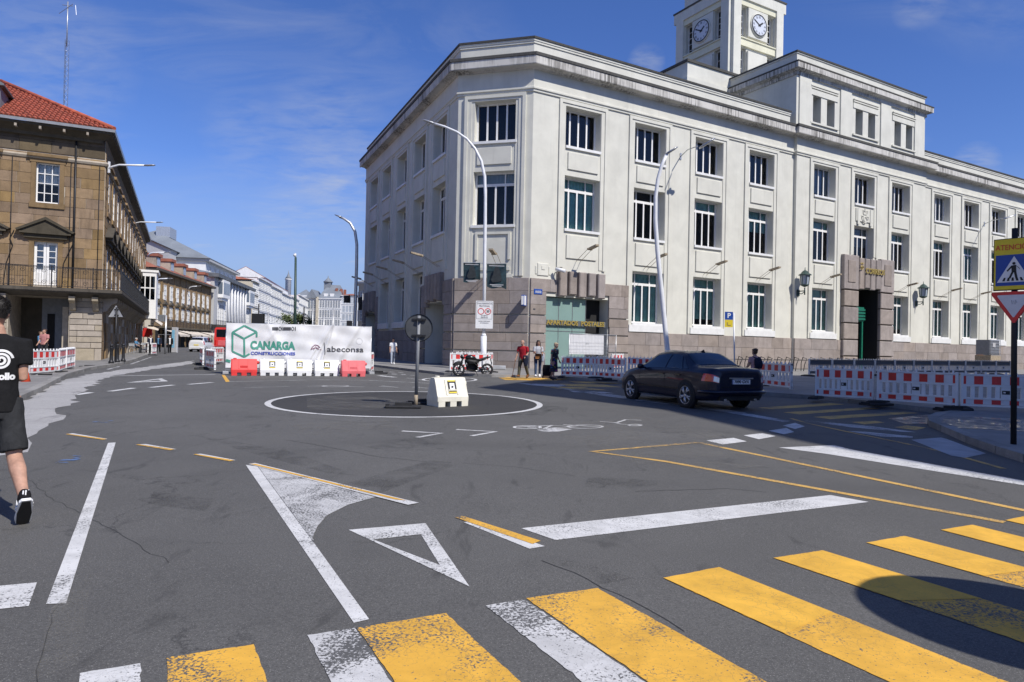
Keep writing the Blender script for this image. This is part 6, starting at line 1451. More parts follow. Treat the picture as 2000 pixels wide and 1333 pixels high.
ps, p = post_thing('parking_sign', 'small blue and yellow parking sign on a white post behind the dark car', 'traffic sign', (1435, 738), .1); d_ = p.y; x_ = D(1433, 612, d_)
b = MB(); b.tube([p, (x_.x, d_, x_.z)], .04, 8); b.build('post', MAT['lamp_white'], ps); FP = Frame(D(1416, 612, d_ - .06).xy, (1, .0)); wP = FP.hit(1431.5, 612)[0]; a0, a1, a2 = [FP.hit(1424, y)[1] for y in (609.5, 625, 639.5)]
b = MB(); b.M = FP.M; b.box(0, wP, -.01, .02, a1, a0); b.build('blue_plate', MAT['blue'], ps); b = MB(); b.M = FP.M; b.box(0, wP, -.01, .02, a2, a1 - .004); b.build('yellow_plate', MAT['yellow'], ps)
put('lettering', text_mesh('P', .34, MAT['white'], .003, bold=.01), FP.at(wP / 2, -.014, (a0 + a1) / 2), ps); b = MB(); b.M = FP.M; b.box(wP * .25, wP * .4, -.014, -.0105, a2 + .08, a2 + .25); b.box(wP * .4, wP * .75, -.014, -.0105, a2 + .06, a2 + .12); b.build('pictogram', MAT['brass'], ps, kind='stuff')
# ---------------------------------------------------------------- site fence and boards at the post box entrance
sf = thing('site_fence', 'wire mesh site fence with a white board before the post box entrance', 'fence', FR.pt(4, .3, 1.5)); FXx = Frame(FR.pt(0, 0, 1.6).xy, FR.d); u0, zt_ = FXx.hit(1112, 652); u1, _ = FXx.hit(1186, 655)
b = MB(); b.M = FXx.M; zb_ = .35
for u in (u0, u1, FXx.hit(1186, 655)[0] + .7): b.tube([(u, 0, zb_), (u, 0, zt_)], .022, 6)
b.tube([(u0, 0, zt_), (u1 + .7, 0, zt_)], .02, 6); b.build('fence_frame', MAT['galvanised'], sf)
b = MB(); b.M = FXx.M; u = u0 + .1
while u < u1 + .68: b.tube([(u, -.01, zb_), (u, -.01, zt_)], .005, 4); u += .11
for k in range(9): b.tube([(u0, -.012, zb_ + .2 * k), (u1 + .7, -.012, zb_ + .2 * k)], .005, 4)
b.build('wire_mesh', MAT['galvanised'], sf, kind='stuff')
ub0, zb1_ = FXx.hit(1112.5, 652); ub1, zb0_ = FXx.hit(1179, 690); b = MB(); b.M = FXx.M; b.box(ub0, ub1, .015, .03, zb0_ - .1, zb1_); b.build('white_board', MAT['white_film'], sf)
b = MB(); b.M = FXx.M; b.box((ub0 + ub1) / 2 - .1, (ub0 + ub1) / 2 + .15, .0105, .0145, (zb0_ + zb1_) / 2 - .06, (zb0_ + zb1_) / 2 + .04); b.build('board_mark', MAT['print_grey'], sf)
# bicycle racks behind the barriers
for k, (x0, x1) in enumerate(((1436, 1508), (1512, 1592), (1596, 1676))):
    FK = Frame(FR.pt(0, 0, 4.5).xy, FR.d); u0, _ = FK.hit(x0, 690); u1, _ = FK.hit(x1, 690); t = thing('bicycle_rack', ['leftmost bicycle rack of dark hoops before the plinth', 'middle bicycle rack of dark hoops before the plinth', 'bicycle rack of dark hoops nearest the main entrance'][k], 'bicycle rack', FK.pt(u0, .35, 0), 'bicycle racks before the post office plinth'); n = 5
    b = MB(); b.M = FK.M
    for z in (.5, 1.12): b.tube([(u0, 0, z), (u1, 0, z)], .022, 6)
    b.build('rack_rail', MAT['iron'], t)
    for j in range(n):
        u = u0 + (u1 - u0) * (j + .5) / n; b = MB(); b.M = FK.M; b.tube([(u - .2, -.2, .36), (u - .18, -.25, .8), (u, -.3, 1.2), (u + .1, .1, 1.3), (u + .2, .3, .9), (u + .2, .3, .36)], .028, 6); b.build('hoop', MAT['iron'], t)
# water tank in a wire cage
it = thing('tank_cage', 'grey plastic water tank in a wire cage behind the grey barriers', 'water tank', FR.pt(0, 0, 0)); FI = Frame(FR.pt(0, 0, 6.5).xy, FR.d); u0, zt_ = FI.hit(1935, 664); u1, _ = FI.hit(1980, 664); u1 = u0 + 1.5; zb_ = zt_ - 1.25
b = MB(); b.M = FI.M; b.bev(u0, u1, 0, 1.1, zb_, zt_, .08); b.build('tank', MAT['plastic_grey'], it); b = MB(); b.M = FI.M
for k in range(8): u = u0 + (u1 - u0) * k / 7; b.tube([(u, -.04, zb_ - .1), (u, -.04, zt_ + .02)], .016, 5)
for k in range(6): z = zb_ + 1.2 * k / 5; b.tube([(u0 - .02, -.05, z), (u1 + .02, -.05, z), (u1 + .05, 1.1, z)], .016, 5)
b.build('wire_cage', MAT['galvanised'], it, kind='stuff'); b = MB(); b.M = FI.M; b.box(u0 - .05, u1 + .05, -.05, 1.15, .3, zb_ - .02); b.build('pallet', MAT['rust'], it); b = MB(); b.M = FI.M; b.box(u0 + .2, u0 + .65, -.065, -.06, zt_ - .6, zt_ - .25); b.build('tank_label', MAT['print_grey'], it)
# low concrete block and stone bench at the corner
p = G(972, 722, .12); props(MB().bev(-.55, .45, -.2, .2, 0, .22, .03).build('concrete_block', MAT['concrete'], None, Matrix.Translation((p.x, p.y, gz(p.y) + KH))), 'low concrete block at the foot of the corner, right of the motorcycle', 'block')
# ---------------------------------------------------------------- things beyond the banner
bp, q = D(504, 632, 44.), None
t = thing('black_cabinet', 'black box on a pole behind the printed banner', 'box', (bp.x, bp.y, gz(44))); z0, z1 = D(504, 634, 44).z, D(504, 613, 44).z
b = MB(); b.M = Matrix.Translation((bp.x, 44, 0)); b.bev(-.36, .36, -.2, .2, z0 - .3, z1, .02); b.build('cabinet', MAT['black'], t); b = MB(); b.M = Matrix.Translation((bp.x, 44, 0)); b.tube([(0.02, .0, gz(44)), (0.02, .0, D(505, 594, 44).z)], .04, 6); b.build('pole', MAT['iron'], t)
cp_, t = D(577, 640, 58.), None; t = thing('camera_pole', 'tall olive green camera pole rising behind the printed banner', 'pole', (cp_.x, 58, .29)); b = MB(); b.tube([(cp_.x, 58, .29), D(577.5, 503, 58)], [.14, .09], 10); b.build('pole', MAT['iron_green'], t)
b = MB(); b.tube([D(577.5, 504, 58), D(577.8, 496, 58), D(575.5, 495, 58)], .04, 6); b.ball(D(576, 499, 58), .14, 10, 6); b.build('camera', MAT['lamp_white'], t)
for i, (x, y, d_, lb_) in enumerate(((594, 600, 48, 'thin dark post right of the leafy tree'), (633, 607, 46, 'thin grey post behind the middle of the banner'), (651, 601, 46, 'thin dark post behind the plain right part of the banner'), (524, 612, 46, 'thin pale post between black box and tree'), (611.5, 592, 50, 'pale post with small crossbars behind the banner'))):
    q = D(x, y, d_); b = MB(); b.tube([(q.x, d_, gz(d_)), q], .045, 6); b.tube([(q.x - .1, d_, q.z - .5), (q.x + .1, d_, q.z - .5)], .03, 5); props(b.build('thin_post', MAT['galvanised' if i != 0 else 'iron']), lb_, 'post')
for x0, x1, y0, y1, lb_ in ((671, 684, 579, 592, 'dark square flag on the curved street lamp by the post office'), (699, 707, 582, 606, 'dark narrow flag hanging close to the post office wall')):
    n = 6; b = MB(); b.smooth = True; g_ = [[b.av(D(x0 + (x1 - x0) * i / n, y0 + (y1 - y0) * j / n - 2 * (i / n) * (1 - j / n), 51.8) + Vector((0, .1 * math.sin(i + j * .5), 0))) for i in range(n + 1)] for j in range(n + 1)]
    for j in range(n):
        for i in range(n): b.af((g_[j + 1][i], g_[j + 1][i + 1], g_[j][i + 1], g_[j][i]))
    o = b.build('flag', MAT['black']); props(o, lb_, 'flag'); b = MB(); b.tube([D(x0, y0 - 1, 51.9), D(696, y0 - 1, 51.9)], .025, 5); b.build('flag_arm', MAT['iron'], o)
p = D(682, 634, 47); props(MB().bev(-.15, .17, -.15, .15, gz(47), p.z + .25, .02).build('dark_cabinet', MAT['black'], None, Matrix.Translation((p.x, 47, 0))), 'small black cabinet seen over the right part of the banner', 'cabinet')
# tree behind the banner
tp = D(580, 640, 62.); tr = thing('tree', 'small leafy green tree behind the printed banner', 'tree', (tp.x, 62, .3)); b = MB(); b.tube([(tp.x, 62, .3), (tp.x + .1, 62, 1.6), (tp.x, 62, 2.6)], [.14, .11, .07], 8)
R_ = random.Random(9); tips = []
for k in range(9):
    a = k * .7; e = Vector((tp.x + math.cos(a) * R_.uniform(.5, 1.5), 62 + math.sin(a) * R_.uniform(.4, 1.), R_.uniform(2.9, 4.3))); b.tube([(tp.x, 62, 1.5 + .12 * k), e], [.05, .015], 5); tips.append(e)
b.build('trunk', MAT['granite_dark'], tr); m, t_, bb = base('leaf'); oi = t_.nodes.new('ShaderNodeNewGeometry'); v = posn(t_); t_.links.new(mixc_(t_, mrange(t_, nz(t_, v, 3., 4), .3, .7), (.022, .04, .012), (.10, .13, .035)), bb.inputs['Base Color']); bb.inputs['Roughness'].default_value = .6
b = MB()
for k in range(2600):
    c = R_.choice(tips); rr = abs(R_.gauss(0, .38)); a, e = R_.uniform(0, 6.28), R_.uniform(-1.2, 1.4); p = Vector((c.x + rr * math.cos(a) * math.cos(e) * 1.2, c.y + rr * math.sin(a) * math.cos(e), c.z + rr * math.sin(e) * .8 - .1)); s = R_.uniform(.05, .11)
    d1 = Vector((R_.uniform(-1, 1), R_.uniform(-1, 1), R_.uniform(-1, 1))).normalized(); d2 = d1.orthogonal().normalized(); b.poly([p - d1 * s, p + d2 * s * .5, p + d1 * s, p - d2 * s * .5])
b.build('crown', MAT['leaf'], tr, kind='stuff')
# bits of street life far left: totem, grey pole, red sign, cafe chairs
t = thing('blue_totem', 'pale blue totem on the far pavement under the awnings', 'totem', D(341, 676, 70)); b = MB(); c = D(341, 676, 70); b.M = Matrix.Translation((c.x, 70, 0)); b.bev(-.28, .28, -.15, .15, .3, D(341, 640, 70).z, .03); b.build('totem_body', MAT['print_grey'], t); b = MB(); b.M = Matrix.Translation((c.x, 70, 0)); b.box(-.22, .05, -.16, -.151, .8, 2.6); plain('pale_blue', (.2, .45, .62), .6); b.build('totem_panel', MAT['pale_blue'], t)
t = thing('traffic_pole', 'grey pole carrying a control box beside the far barriers', 'pole', D(322.5, 690, 62)); c = D(322.5, 690, 62); b = MB(); b.tube([(c.x, 62, .3), (c.x, 62, D(322, 616, 62).z)], .09, 8); b.build('pole', MAT['galvanised'], t); b = MB(); c2 = D(319, 622, 62); b.box(c2.x - .35, c2.x + .1, 61.8, 62.2, c2.z - .3, c2.z + .3); b.build('control_box', MAT['plastic_grey'], t)
c = D(288, 650, 75); props(MB().bev(-.5, .5, -.1, .1, -.5, .5, .03).build('red_sign', MAT['plastic_red'], None, Matrix.Translation(c)), 'small red shop sign at the end of the arcade', 'sign'); b = MB(); b.tube([(c.x, 75.1, .3), (c.x, 75.1, c.z)], .05, 6); b.build('sign_post', MAT['iron'])
o = COL.objects[-1]; o.parent = [x for x in COL.objects if x.name == 'red_sign'][0]; o.matrix_parent_inverse = Matrix.Translation(-c)
t = thing('fold_awning', 'cream folding awning slanting out at the end of the arcade building', 'awning', D(300, 640, 76)); q = [D(x, y, d_) for x, y, d_ in ((286, 616, 78), (289, 612, 82), (318, 632, 79), (315, 636, 75))]; b = MB(); b.poly(q); b.poly([v + Vector((0, 0, -.08)) for v in q[::-1]]); b.build('canvas', MAT['canvas'], t); b = MB(); q = [D(x, y, d_) for x, y, d_ in ((287, 641, 74), (290, 635, 78), (312, 638, 78), (309, 646, 74))]; b.poly(q); b.build('lower_canvas', MAT['canvas'], t)
def make_chair():
    t = thing('cafe_chair', 'x', 'chair'); MB().box(-.2, .2, -.2, .2, .44, .47).build('seat', MAT['galvanised'], t)
    b = MB(); b.tube([(-.19, .19, .45), (-.2, .25, .85), (.2, .25, .85), (.19, .19, .45)], .014, 5); b.box(-.19, .19, .225, .235, .6, .82); b.build('backrest', MAT['galvanised'], t)
    for x, y in ((-.18, -.18), (.18, -.18), (-.18, .18), (.18, .18)): MB().tube([(x, y, .45), (x * 1.15, y * 1.15, 0)], .014, 5).build('leg', MAT['galvanised'], t)
    return t
ch = make_chair(); CH = []
for i, (px, a) in enumerate((((256, 691), .4), ((264, 689), 2.5), ((272, 688), 1.2), ((280, 687), 3.6), ((268, 684), .8))):
    P_ = G(*px, .12); W = Matrix.Translation((P_.x, P_.y, gz(P_.y) + KH)) @ Matrix.Rotation(a, 4, 'Z')
    if i == 0: ch.matrix_basis = W; WM[ch.name] = W; o = ch
    else: o = copy_tree(ch, W)
    o['label'] = ['metal cafe chair nearest the bollards', 'metal cafe chair holding the seated person in blue', 'metal cafe chair just right of the seated person in blue', 'metal cafe chair nearest the far barrier', 'metal cafe chair behind the seated person in blue'][i]; o['group'] = 'metal cafe chairs past the bollards'
P_ = G(275, 689, .12); t = thing('cafe_table', 'small round metal table among the cafe chairs', 'table', (P_.x, P_.y, gz(P_.y) + KH)); W = Matrix.Translation((P_.x, P_.y, gz(P_.y) + KH)); MB().lathe([(.35, .71), (.35, .74)], 16).build('table_top', MAT['galvanised'], t, W); MB().lathe([(.22, 0), (.03, .03), (.03, .71)], 10).build('pedestal', MAT['iron'], t, W)
# ---------------------------------------------------------------- pale terrace added unseen on the left, to bounce sunlight at the post office
FW = Frame((-37.5, -34), (0, 1)); assert FW.n.x > 0
hw_ = house('bounce_terrace', 'pale plastered terrace outside the left edge, closing the square', 'building', FW, 66, 12, 17, 'cream_far')
for f in range(4):
    for k in range(16): put_window(FW, 3 + 4 * k, 1.2 + 4.1 * f, 1.4, 2.5, 2, 3, hw_, -.06, 'pane_far')
b = MB(); b.M = FW.M; b.box(-.3, 66.3, -.6, .2, 16.6, 17.1); b.build('cornice', MAT['white_far'], hw_); hip(FW, 0, 66, 0, 12, 17.1, 3., 'tile_red', hw_, 3)
# ---------------------------------------------------------------- what throws the shadows from outside the frame
HB = 24.0; kS = HB / S_DIR.z
def roof_for(px): p = G(*px); return Vector((p.x + S_DIR.x * kS, p.y + S_DIR.y * kS))
def roof_w(v): return Vector((v.x + S_DIR.x * kS, v.y + S_DIR.y * kS))
far_e = [roof_for((1078, 738)), roof_w(FR.pt(FR.hit(1580, 700, 10.5)[0] - 2, 0, 9.3)), roof_w(FR.pt(62, 0, 9.0))]
near_e = [roof_for(p) for p in ((930, 757), (1290, 800), (1560, 862), (2000, 943))]; near_e.append(near_e[-1] + (near_e[-1] - near_e[-2]) * 1.5)
poly_ = near_e[::-1] + far_e + [far_e[-1] + Vector((30, -25)), near_e[-1] + Vector((40, -10))]
blk = thing('corner_block', 'tall pale corner building outside the frame that shades the right of the road', 'building', (near_e[0].x, near_e[0].y, .1))
b = MB(); b.prism([(p.x, p.y) for p in (poly_ if sum(p.x * q.y - q.x * p.y for p, q in zip(poly_, poly_[1:] + poly_[:1])) > 0 else poly_[::-1])], -.2, HB); b.build('wall', MAT['grey_far'], blk)
p = G(1988, 1216); kp = 2.35 / S_DIR.z; cx, cy = p.x + S_DIR.x * kp, p.y + S_DIR.y * kp
t = thing('round_sign', 'round traffic sign on a post just outside the right edge, throwing a round shadow', 'traffic sign', (cx, cy, .02)); b = MB(); b.tube([(cx, cy, .02), (cx, cy, 2.7)], .035, 8); b.build('pole', MAT['galvanised'], t)
b = MB(); b.M = Matrix.Translation((cx, cy, 2.37)) @ Vector((S_DIR.x, S_DIR.y, .25)).to_track_quat('Z', 'Y').to_matrix().to_4x4(); b.lathe([(.74, .02), (.74, .05)], 40); b.build('sign_disc', MAT['plastic_grey'], t)
# ---------------------------------------------------------------- vehicles
def crom(p, t):
    """Catmull-Rom through a list of tuples, t in 0..n-1"""
    n = len(p); i = min(max(int(t), 0), n - 2); f = t - i; a, b_, c, d = p[max(i - 1, 0)], p[i], p[i + 1], p[min(i + 2, n - 1)]
    return tuple(.5 * (2 * y + (-x + z) * f + (2 * x - 5 * y + 4 * z - w) * f * f + (-x + 3 * y - 3 * z + w) * f ** 3) for x, y, z, w in zip(a, b_, c, d))
class Shell:
    """a car body as a surface S(x, s): x along the car from the tail, s from the sill (0) over the belt to the roof centre (1)"""
    def __init__(s, st): s.st = st; s.xs = [q[0] for q in st]
    def sec(s, x):
        xs = s.xs; x = min(max(x, xs[0]), xs[-1]); i = 0
        while i < len(xs) - 2 and x > xs[i + 1]: i += 1
        q = crom([r[1:] for r in s.st], i + (x - xs[i]) / (xs[i + 1] - xs[i])); lin = [a + (b_ - a) * (x - xs[i]) / (xs[i + 1] - xs[i]) for a, b_ in zip(s.st[i][1:], s.st[i + 1][1:])]
        hs, zs, hm, zm, hb, zb, ht, zt = [.35 * a + .65 * b_ for a, b_ in zip(q, lin)]
        return [(0, zs), (hs * .6, zs), (hs, zs + .02), (hm * .985, zs + (zm - zs) * .45), (hm, zm), ((hm + hb) / 2 + .012, (zm + zb) / 2), (hb, zb), (hb - (hb - ht) * .5 + .012, zb + (zt - zb) * .5), (ht, zt - .045 * (zt - zb > .2) - .012), (ht * .8, zt - .004), (ht * .4, zt + .012), (0, zt + .018)]
    def P(s, x, k, side=1, off=0.):
        r = s.sec(x); y, z = crom(r, k * (len(r) - 1))
        if off:
            y2, z2 = crom(r, min(1, k + .01) * (len(r) - 1)); y1, z1 = crom(r, max(0, k - .01) * (len(r) - 1)); ty, tz = y2 - y1, z2 - z1; l = math.hypot(ty, tz) or 1; y += tz / l * off; z -= ty / l * off
        return Vector((x, side * y, z))
    def body(s, n=60, m=44):
        b = MB(); b.smooth = True; x0, x1 = s.xs[0], s.xs[-1]; g = []
        for i in range(n + 1):
            f = i / n; f = f + .06 * math.sin(2 * math.pi * f) * -.6; x = x0 + (x1 - x0) * f
            g.append([b.av(s.P(x, k / m, 1)) for k in range(m + 1)] + [b.av(s.P(x, k / m, -1)) for k in range(m - 1, 0, -1)])
        L = len(g[0])
        for i in range(n):
            for k in range(L): b.af((g[i][k], g[i + 1][k], g[i + 1][(k + 1) % L], g[i][(k + 1) % L]))
        b.smooth = False; b.af(g[0]); b.af(g[-1][::-1]); return b
    def patch(s, quad, side, off=.008, n=8, m=8, thick=0):
        """a panel on the surface bounded by four (x, s) corners"""
        (xa, sa), (xb, sb), (xc, sc_), (xd, sd_) = quad; b = MB(); b.smooth = True; g = []
        for i in range(n + 1):
            f = i / n; row = []
            for j in range(m + 1):
                h = j / m; x = (xa * (1 - f) + xb * f) * (1 - h) + (xd * (1 - f) + xc * f) * h; q = (sa * (1 - f) + sb * f) * (1 - h) + (sd_ * (1 - f) + sc_ * f) * h
                row.append(b.av(s.P(x, q, side, off)))
            g.append(row)
        for i in range(n):
            for j in range(m):
                f = (g[i][j], g[i + 1][j], g[i + 1][j + 1], g[i][j + 1]); b.af(f if side > 0 else f[::-1])
        return b
    def across(s, x0, x1, k0, off=.008, n=8, m=10):
        """a pane reaching over the centre line (front or rear screen)"""
        b = MB(); b.smooth = True; g = []
        for i in range(n + 1):
            x = x0 + (x1 - x0) * i / n; g.append([b.av(s.P(x, k0 + (1 - k0) * j / m, 1, off)) for j in range(m + 1)] + [b.av(s.P(x, k0 + (1 - k0) * j / m, -1, off)) for j in range(m - 1, -1, -1)])
        for i in range(n):
            for j in range(len(g[0]) - 1): b.af((g[i][j], g[i + 1][j], g[i + 1][j + 1], g[i][j + 1]))
        return b
m, t, bb = base('car_navy'); bb.inputs['Base Color'].default_value = (.004, .007, .022, 1); bb.inputs['Roughness'].default_value = .4; bb.inputs['Specular IOR Level'].default_value = .25; bb.inputs['Coat Weight'].default_value = .45; bb.inputs['Coat Roughness'].default_value = .04
m, t, bb = base('car_white'); bb.inputs['Base Color'].default_value = (.7, .7, .7, 1); bb.inputs['Roughness'].default_value = .3; bb.inputs['Coat Weight'].default_value = .8
m, t, bb = base('car_glass'); bb.inputs['Base Color'].default_value = (.008, .010, .014, 1); bb.inputs['Roughness'].default_value = .04; bb.inputs['Specular IOR Level'].default_value = .8
m, t, bb = base('lamp_red'); bb.inputs['Base Color'].default_value = (.55, .015, .012, 1); bb.inputs['Roughness'].default_value = .12; bb.inputs['Coat Weight'].default_value = 1
m, t, bb = base('lamp_clear'); bb.inputs['Base Color'].default_value = (.6, .6, .62, 1); bb.inputs['Roughness'].default_value = .1; bb.inputs['Metallic'].default_value = .6
m, t, bb = base('alloy'); bb.inputs['Base Color'].default_value = (.55, .55, .56, 1); bb.inputs['Roughness'].default_value = .3; bb.inputs['Metallic'].default_value = .9
def wheel(parent, W, x, y, r, side, spokes=5):
    w = put('wheel', None, W @ Matrix.Translation((x, y, r)), parent); R9 = Matrix.Rotation(rad(-90 * side), 4, 'X'); WW_ = WM[w.name] @ R9
    MB().lathe([(r - .09, -.10), (r - .02, -.11), (r, -.08), (r, .08), (r - .02, .11), (r - .09, .10)], 36, cap=False).build('tyre', MAT['rubber'], w, WW_)
    MB().lathe([(r - .085, -.1), (r - .085, .1), (r - .11, .09), (r - .12, .02), (.0, .0)], 36, cap=False).build('rim', MAT['alloy'], w, WW_)
    MB().lathe([(r - .12, -.04), (r - .12, .03), (0, .02)], 24, cap=False).build('brake_disc', MAT['iron'], w, WW_)
    b = MB()
    for k in range(spokes):
        a0 = k * 2 * math.pi / spokes + .3
        for da in (-.22, .22): b.tube([(.04 * math.cos(a0), .04 * math.sin(a0), .085), ((r - .18) * math.cos(a0 + da * .55), (r - .18) * math.sin(a0 + da * .55), .09), ((r - .095) * math.cos(a0 + da), (r - .095) * math.sin(a0 + da), .08)], [.03, .02, .022], 6)
    b.lathe([(.055, .06), (.055, .10), (.03, .105)], 12); b.build('spokes', MAT['alloy'], w, WW_, kind='stuff'); return w
SED = [(0.00, .50, .40, .60, .56, .58, .80, .52, .93), (.04, .62, .32, .72, .57, .70, .86, .60, 1.00), (.10, .70, .27, .79, .58, .77, .89, .645, 1.03), (.22, .77, .24, .85, .59, .82, .91, .69, 1.05), (.45, .80, .22, .872, .60, .835, .925, .71, 1.06), (.78, .82, .20, .878, .61, .845, .935, .71, 1.075), (1.05, .82, .20, .88, .62, .85, .94, .665, 1.22), (1.42, .82, .20, .88, .62, .853, .94, .59, 1.395), (1.75, .82, .20, .88, .62, .856, .94, .58, 1.435), (2.3, .82, .20, .882, .62, .856, .935, .58, 1.44), (2.72, .82, .20, .882, .62, .852, .93, .585, 1.40), (3.1, .82, .20, .88, .62, .845, .925, .65, 1.21), (3.48, .82, .20, .878, .61, .835, .915, .70, 1.01), (3.95, .81, .20, .86, .60, .80, .86, .66, .93), (4.32, .77, .22, .81, .57, .72, .77, .58, .84), (4.55, .68, .28, .70, .54, .60, .68, .48, .74), (4.63, .58, .36, .60, .52, .52, .63, .40, .67)]
A, B_ = G(1338, 797), G(1234, 778.5); hd_ = (B_ - A).xy.normalized(); ang = rad(111); CSC = 1.03
ax = Vector((1.03, .88)); Wc = Matrix.Translation((A.x, A.y, gz(A.y) + .004)) @ Matrix.Rotation(ang, 4, 'Z') @ Matrix.Scale(CSC, 4) @ Matrix.Translation((-ax.x, -ax.y, 0))
sh = Shell(SED); car = thing('saloon_car', 'dark navy saloon car driving away in the shade, seen from its rear left corner', 'car', Wc)
sh.body().build('body', MAT['car_navy'], car, Wc); P_ = lambda n, b, m, par=car: b.build(n, MAT[m], par, Wc)
for s in (1, -1):
    P_('side_window', sh.patch([(2.02, .565), (3.18, .565), (2.74, .70), (2.0, .715)], s), 'car_glass'); P_('side_window', sh.patch([(1.22, .565), (1.94, .565), (1.94, .715), (1.50, .705)], s), 'car_glass'); P_('side_window', sh.patch([(.98, .585), (1.17, .57), (1.43, .69), (1.30, .68)], s), 'car_glass')
    for x0, x1 in ((1.20, 1.12), (1.98, 1.97), (3.28, 3.22)): P_('door_seam', sh.patch([(x0, .16), (x0 + .012, .16), (x1 + .012, .55), (x1, .55)], s, .004, 1, 8), 'dark')
    for x in (2.12, 1.36): P_('door_handle', sh.patch([(x - .1, .475), (x + .1, .475), (x + .1, .495), (x - .1, .495)], s, .03, 2, 1), 'black_gloss')
    P_('side_trim', sh.patch([(1.2, .30), (3.3, .30), (3.3, .315), (1.2, .315)], s, .006, 6, 1), 'black_gloss')
    P_('sill_strip', sh.patch([(1.35, .19), (3.3, .19), (3.3, .205), (1.35, .205)], s, .012, 6, 1), 'alloy')
    P_('rear_lamp', sh.patch([(.012, .45), (.40, .43), (.34, .535), (.02, .55)], s, .010), 'lamp_red'); P_('reversing_lamp', sh.patch([(.006, .46), (.06, .455), (.06, .525), (.01, .54)], s, .016), 'lamp_clear')
    for x in (1.03, 3.72): P_('wheel_arch', MB().lathe_m.__self__ if 0 else (lambda b: (setattr(b, 'M', Matrix.Translation((x, s * .80, .34)) @ Matrix.Rotation(rad(-90 * s), 4, 'X')), b.lathe([(.385, -.02), (.385, .079), (.365, .085), (.0, .085)], 36), b)[2])(MB()), 'dark'); wheel(car, Wc, x, s * .80, .325, s)
    b = MB(); b.ball((3.02, s * .99, 1.0), .11, 12, 8, (.55, 1, .7)); b.tube([(3.05, s * .82, .96), (3.03, s * .95, .97)], .03, 6); P_('wing_mirror', b, 'car_navy')
P_('rear_window', sh.across(.84, 1.40, .755), 'car_glass'); P_('windscreen', sh.across(2.78, 3.44, .755), 'car_glass')
def rear_box(n, y0, y1, z0, z1, x0, x1, m): return P_(n, MB().box(x0, x1, y0, y1, z0, z1), m)
P_('bumper', (lambda q: (setattr(q, 'smooth', True), q.tube([(.42, -.86, .46), (.20, -.83, .46), (.06, -.70, .46), (-.02, -.45, .46), (-.035, 0, .46), (-.02, .45, .46), (.06, .70, .46), (.20, .83, .46), (.42, .86, .46)], .115, 12, flat=.42), q)[2])(MB()), 'car_navy'); rear_box('bumper_insert', -.6, .6, .26, .36, .0, .12, 'black'); rear_box('boot_seam', -.56, .56, .585, .595, -.014, .05, 'dark')
npl = rear_box('number_plate', -.27, .27, .66, .775, -.032, -.019, 'white'); rear_box('chrome_strip', -.36, .36, .79, .82, -.034, -.018, 'alloy')
put('lettering', text_mesh('7090 GVX', .105, MAT['print_dark'], .002, sx=.98, bold=.004), Wc @ Matrix.Translation((-.034, -.01, .717)) @ Matrix.Rotation(rad(-90), 4, 'Z'), npl); rear_box('plate_band', .245, .27, .662, .773, -.0335, -.0322, 'blue').parent
b = MB(); b.smooth = True; b.loft([[(x, y * .02, z) for x, y, z in ((1.45, -1, 1.415), (1.65, -1, 1.425), (1.62, 1, 1.425), (1.47, 1, 1.415))], [(1.47, 0, 1.50), (1.56, 0, 1.47), (1.56, .005, 1.47), (1.47, .005, 1.50)]]); P_('roof_aerial', b, 'black')
P_('roof_rail', MB().tube([(1.6, .5, 1.445), (2.2, .5, 1.46), (2.6, .5, 1.44)], .012, 5), 'alloy'); P_('sunroof', sh.across(1.8, 2.35, .84, .006), 'car_glass')
for y in (-.45, .45): P_('exhaust_pipe', MB().tube([(-.03, y, .27), (.15, y, .27)], .035, 10), 'alloy')
# far white hatchback
HAT = [(0.0, .60, .42, .76, .62, .76, .95, .60, 1.05), (.06, .72, .32, .82, .62, .80, 1.0, .62, 1.42), (.35, .78, .24, .86, .64, .83, 1.0, .60, 1.62), (.9, .80, .22, .87, .66, .84, 1.0, .58, 1.68), (1.7, .80, .22, .87, .66, .84, 1.0, .58, 1.69), (2.4, .80, .22, .87, .66, .84, 1.0, .59, 1.62), (2.8, .80, .22, .87, .64, .83, .98, .63, 1.35), (3.2, .80, .22, .86, .62, .80, .96, .66, 1.06), (3.8, .78, .24, .82, .58, .74, .84, .58, .93), (4.1, .66, .34, .70, .54, .6, .70, .46, .78)]
q = D(383, 681, 76); Ww = Matrix.Translation((q.x, 76, .30)) @ Matrix.Rotation(rad(97), 4, 'Z'); s2 = Shell(HAT); wc = thing('white_car', 'white hatchback driving away down the street, left of the red bus', 'car', Ww)
s2.body(40, 30).build('body', MAT['car_white'], wc, Ww); P2 = lambda n, b, m, par=wc: b.build(n, MAT[m], par, Ww)
P2('rear_window', MB().yprism([], 0, 0) if 0 else s2.across(.045, .28, .70, .012), 'car_glass'); P2('number_plate', MB().box(-.02, .0, -.26, .26, .72, .83), 'yellow'); P2('bumper', MB().box(-.06, .1, -.74, .74, .32, .56), 'car_white'); P2('bumper_insert', MB().box(-.065, .1, -.5, .5, .27, .36), 'black')
for s in (1, -1):
    P2('side_window', s2.patch([(.35, .57), (1.3, .57), (1.3, .71), (.45, .71)], s), 'car_glass'); P2('side_window', s2.patch([(1.4, .57), (2.7, .57), (2.35, .71), (1.4, .71)], s), 'car_glass'); P2('rear_lamp', s2.patch([(.02, .46), (.2, .46), (.22, .62), (.04, .62)], s, .015), 'lamp_red')
    for x in (.75, 3.3): wheel(wc, Ww, x, s * .78, .31, s)
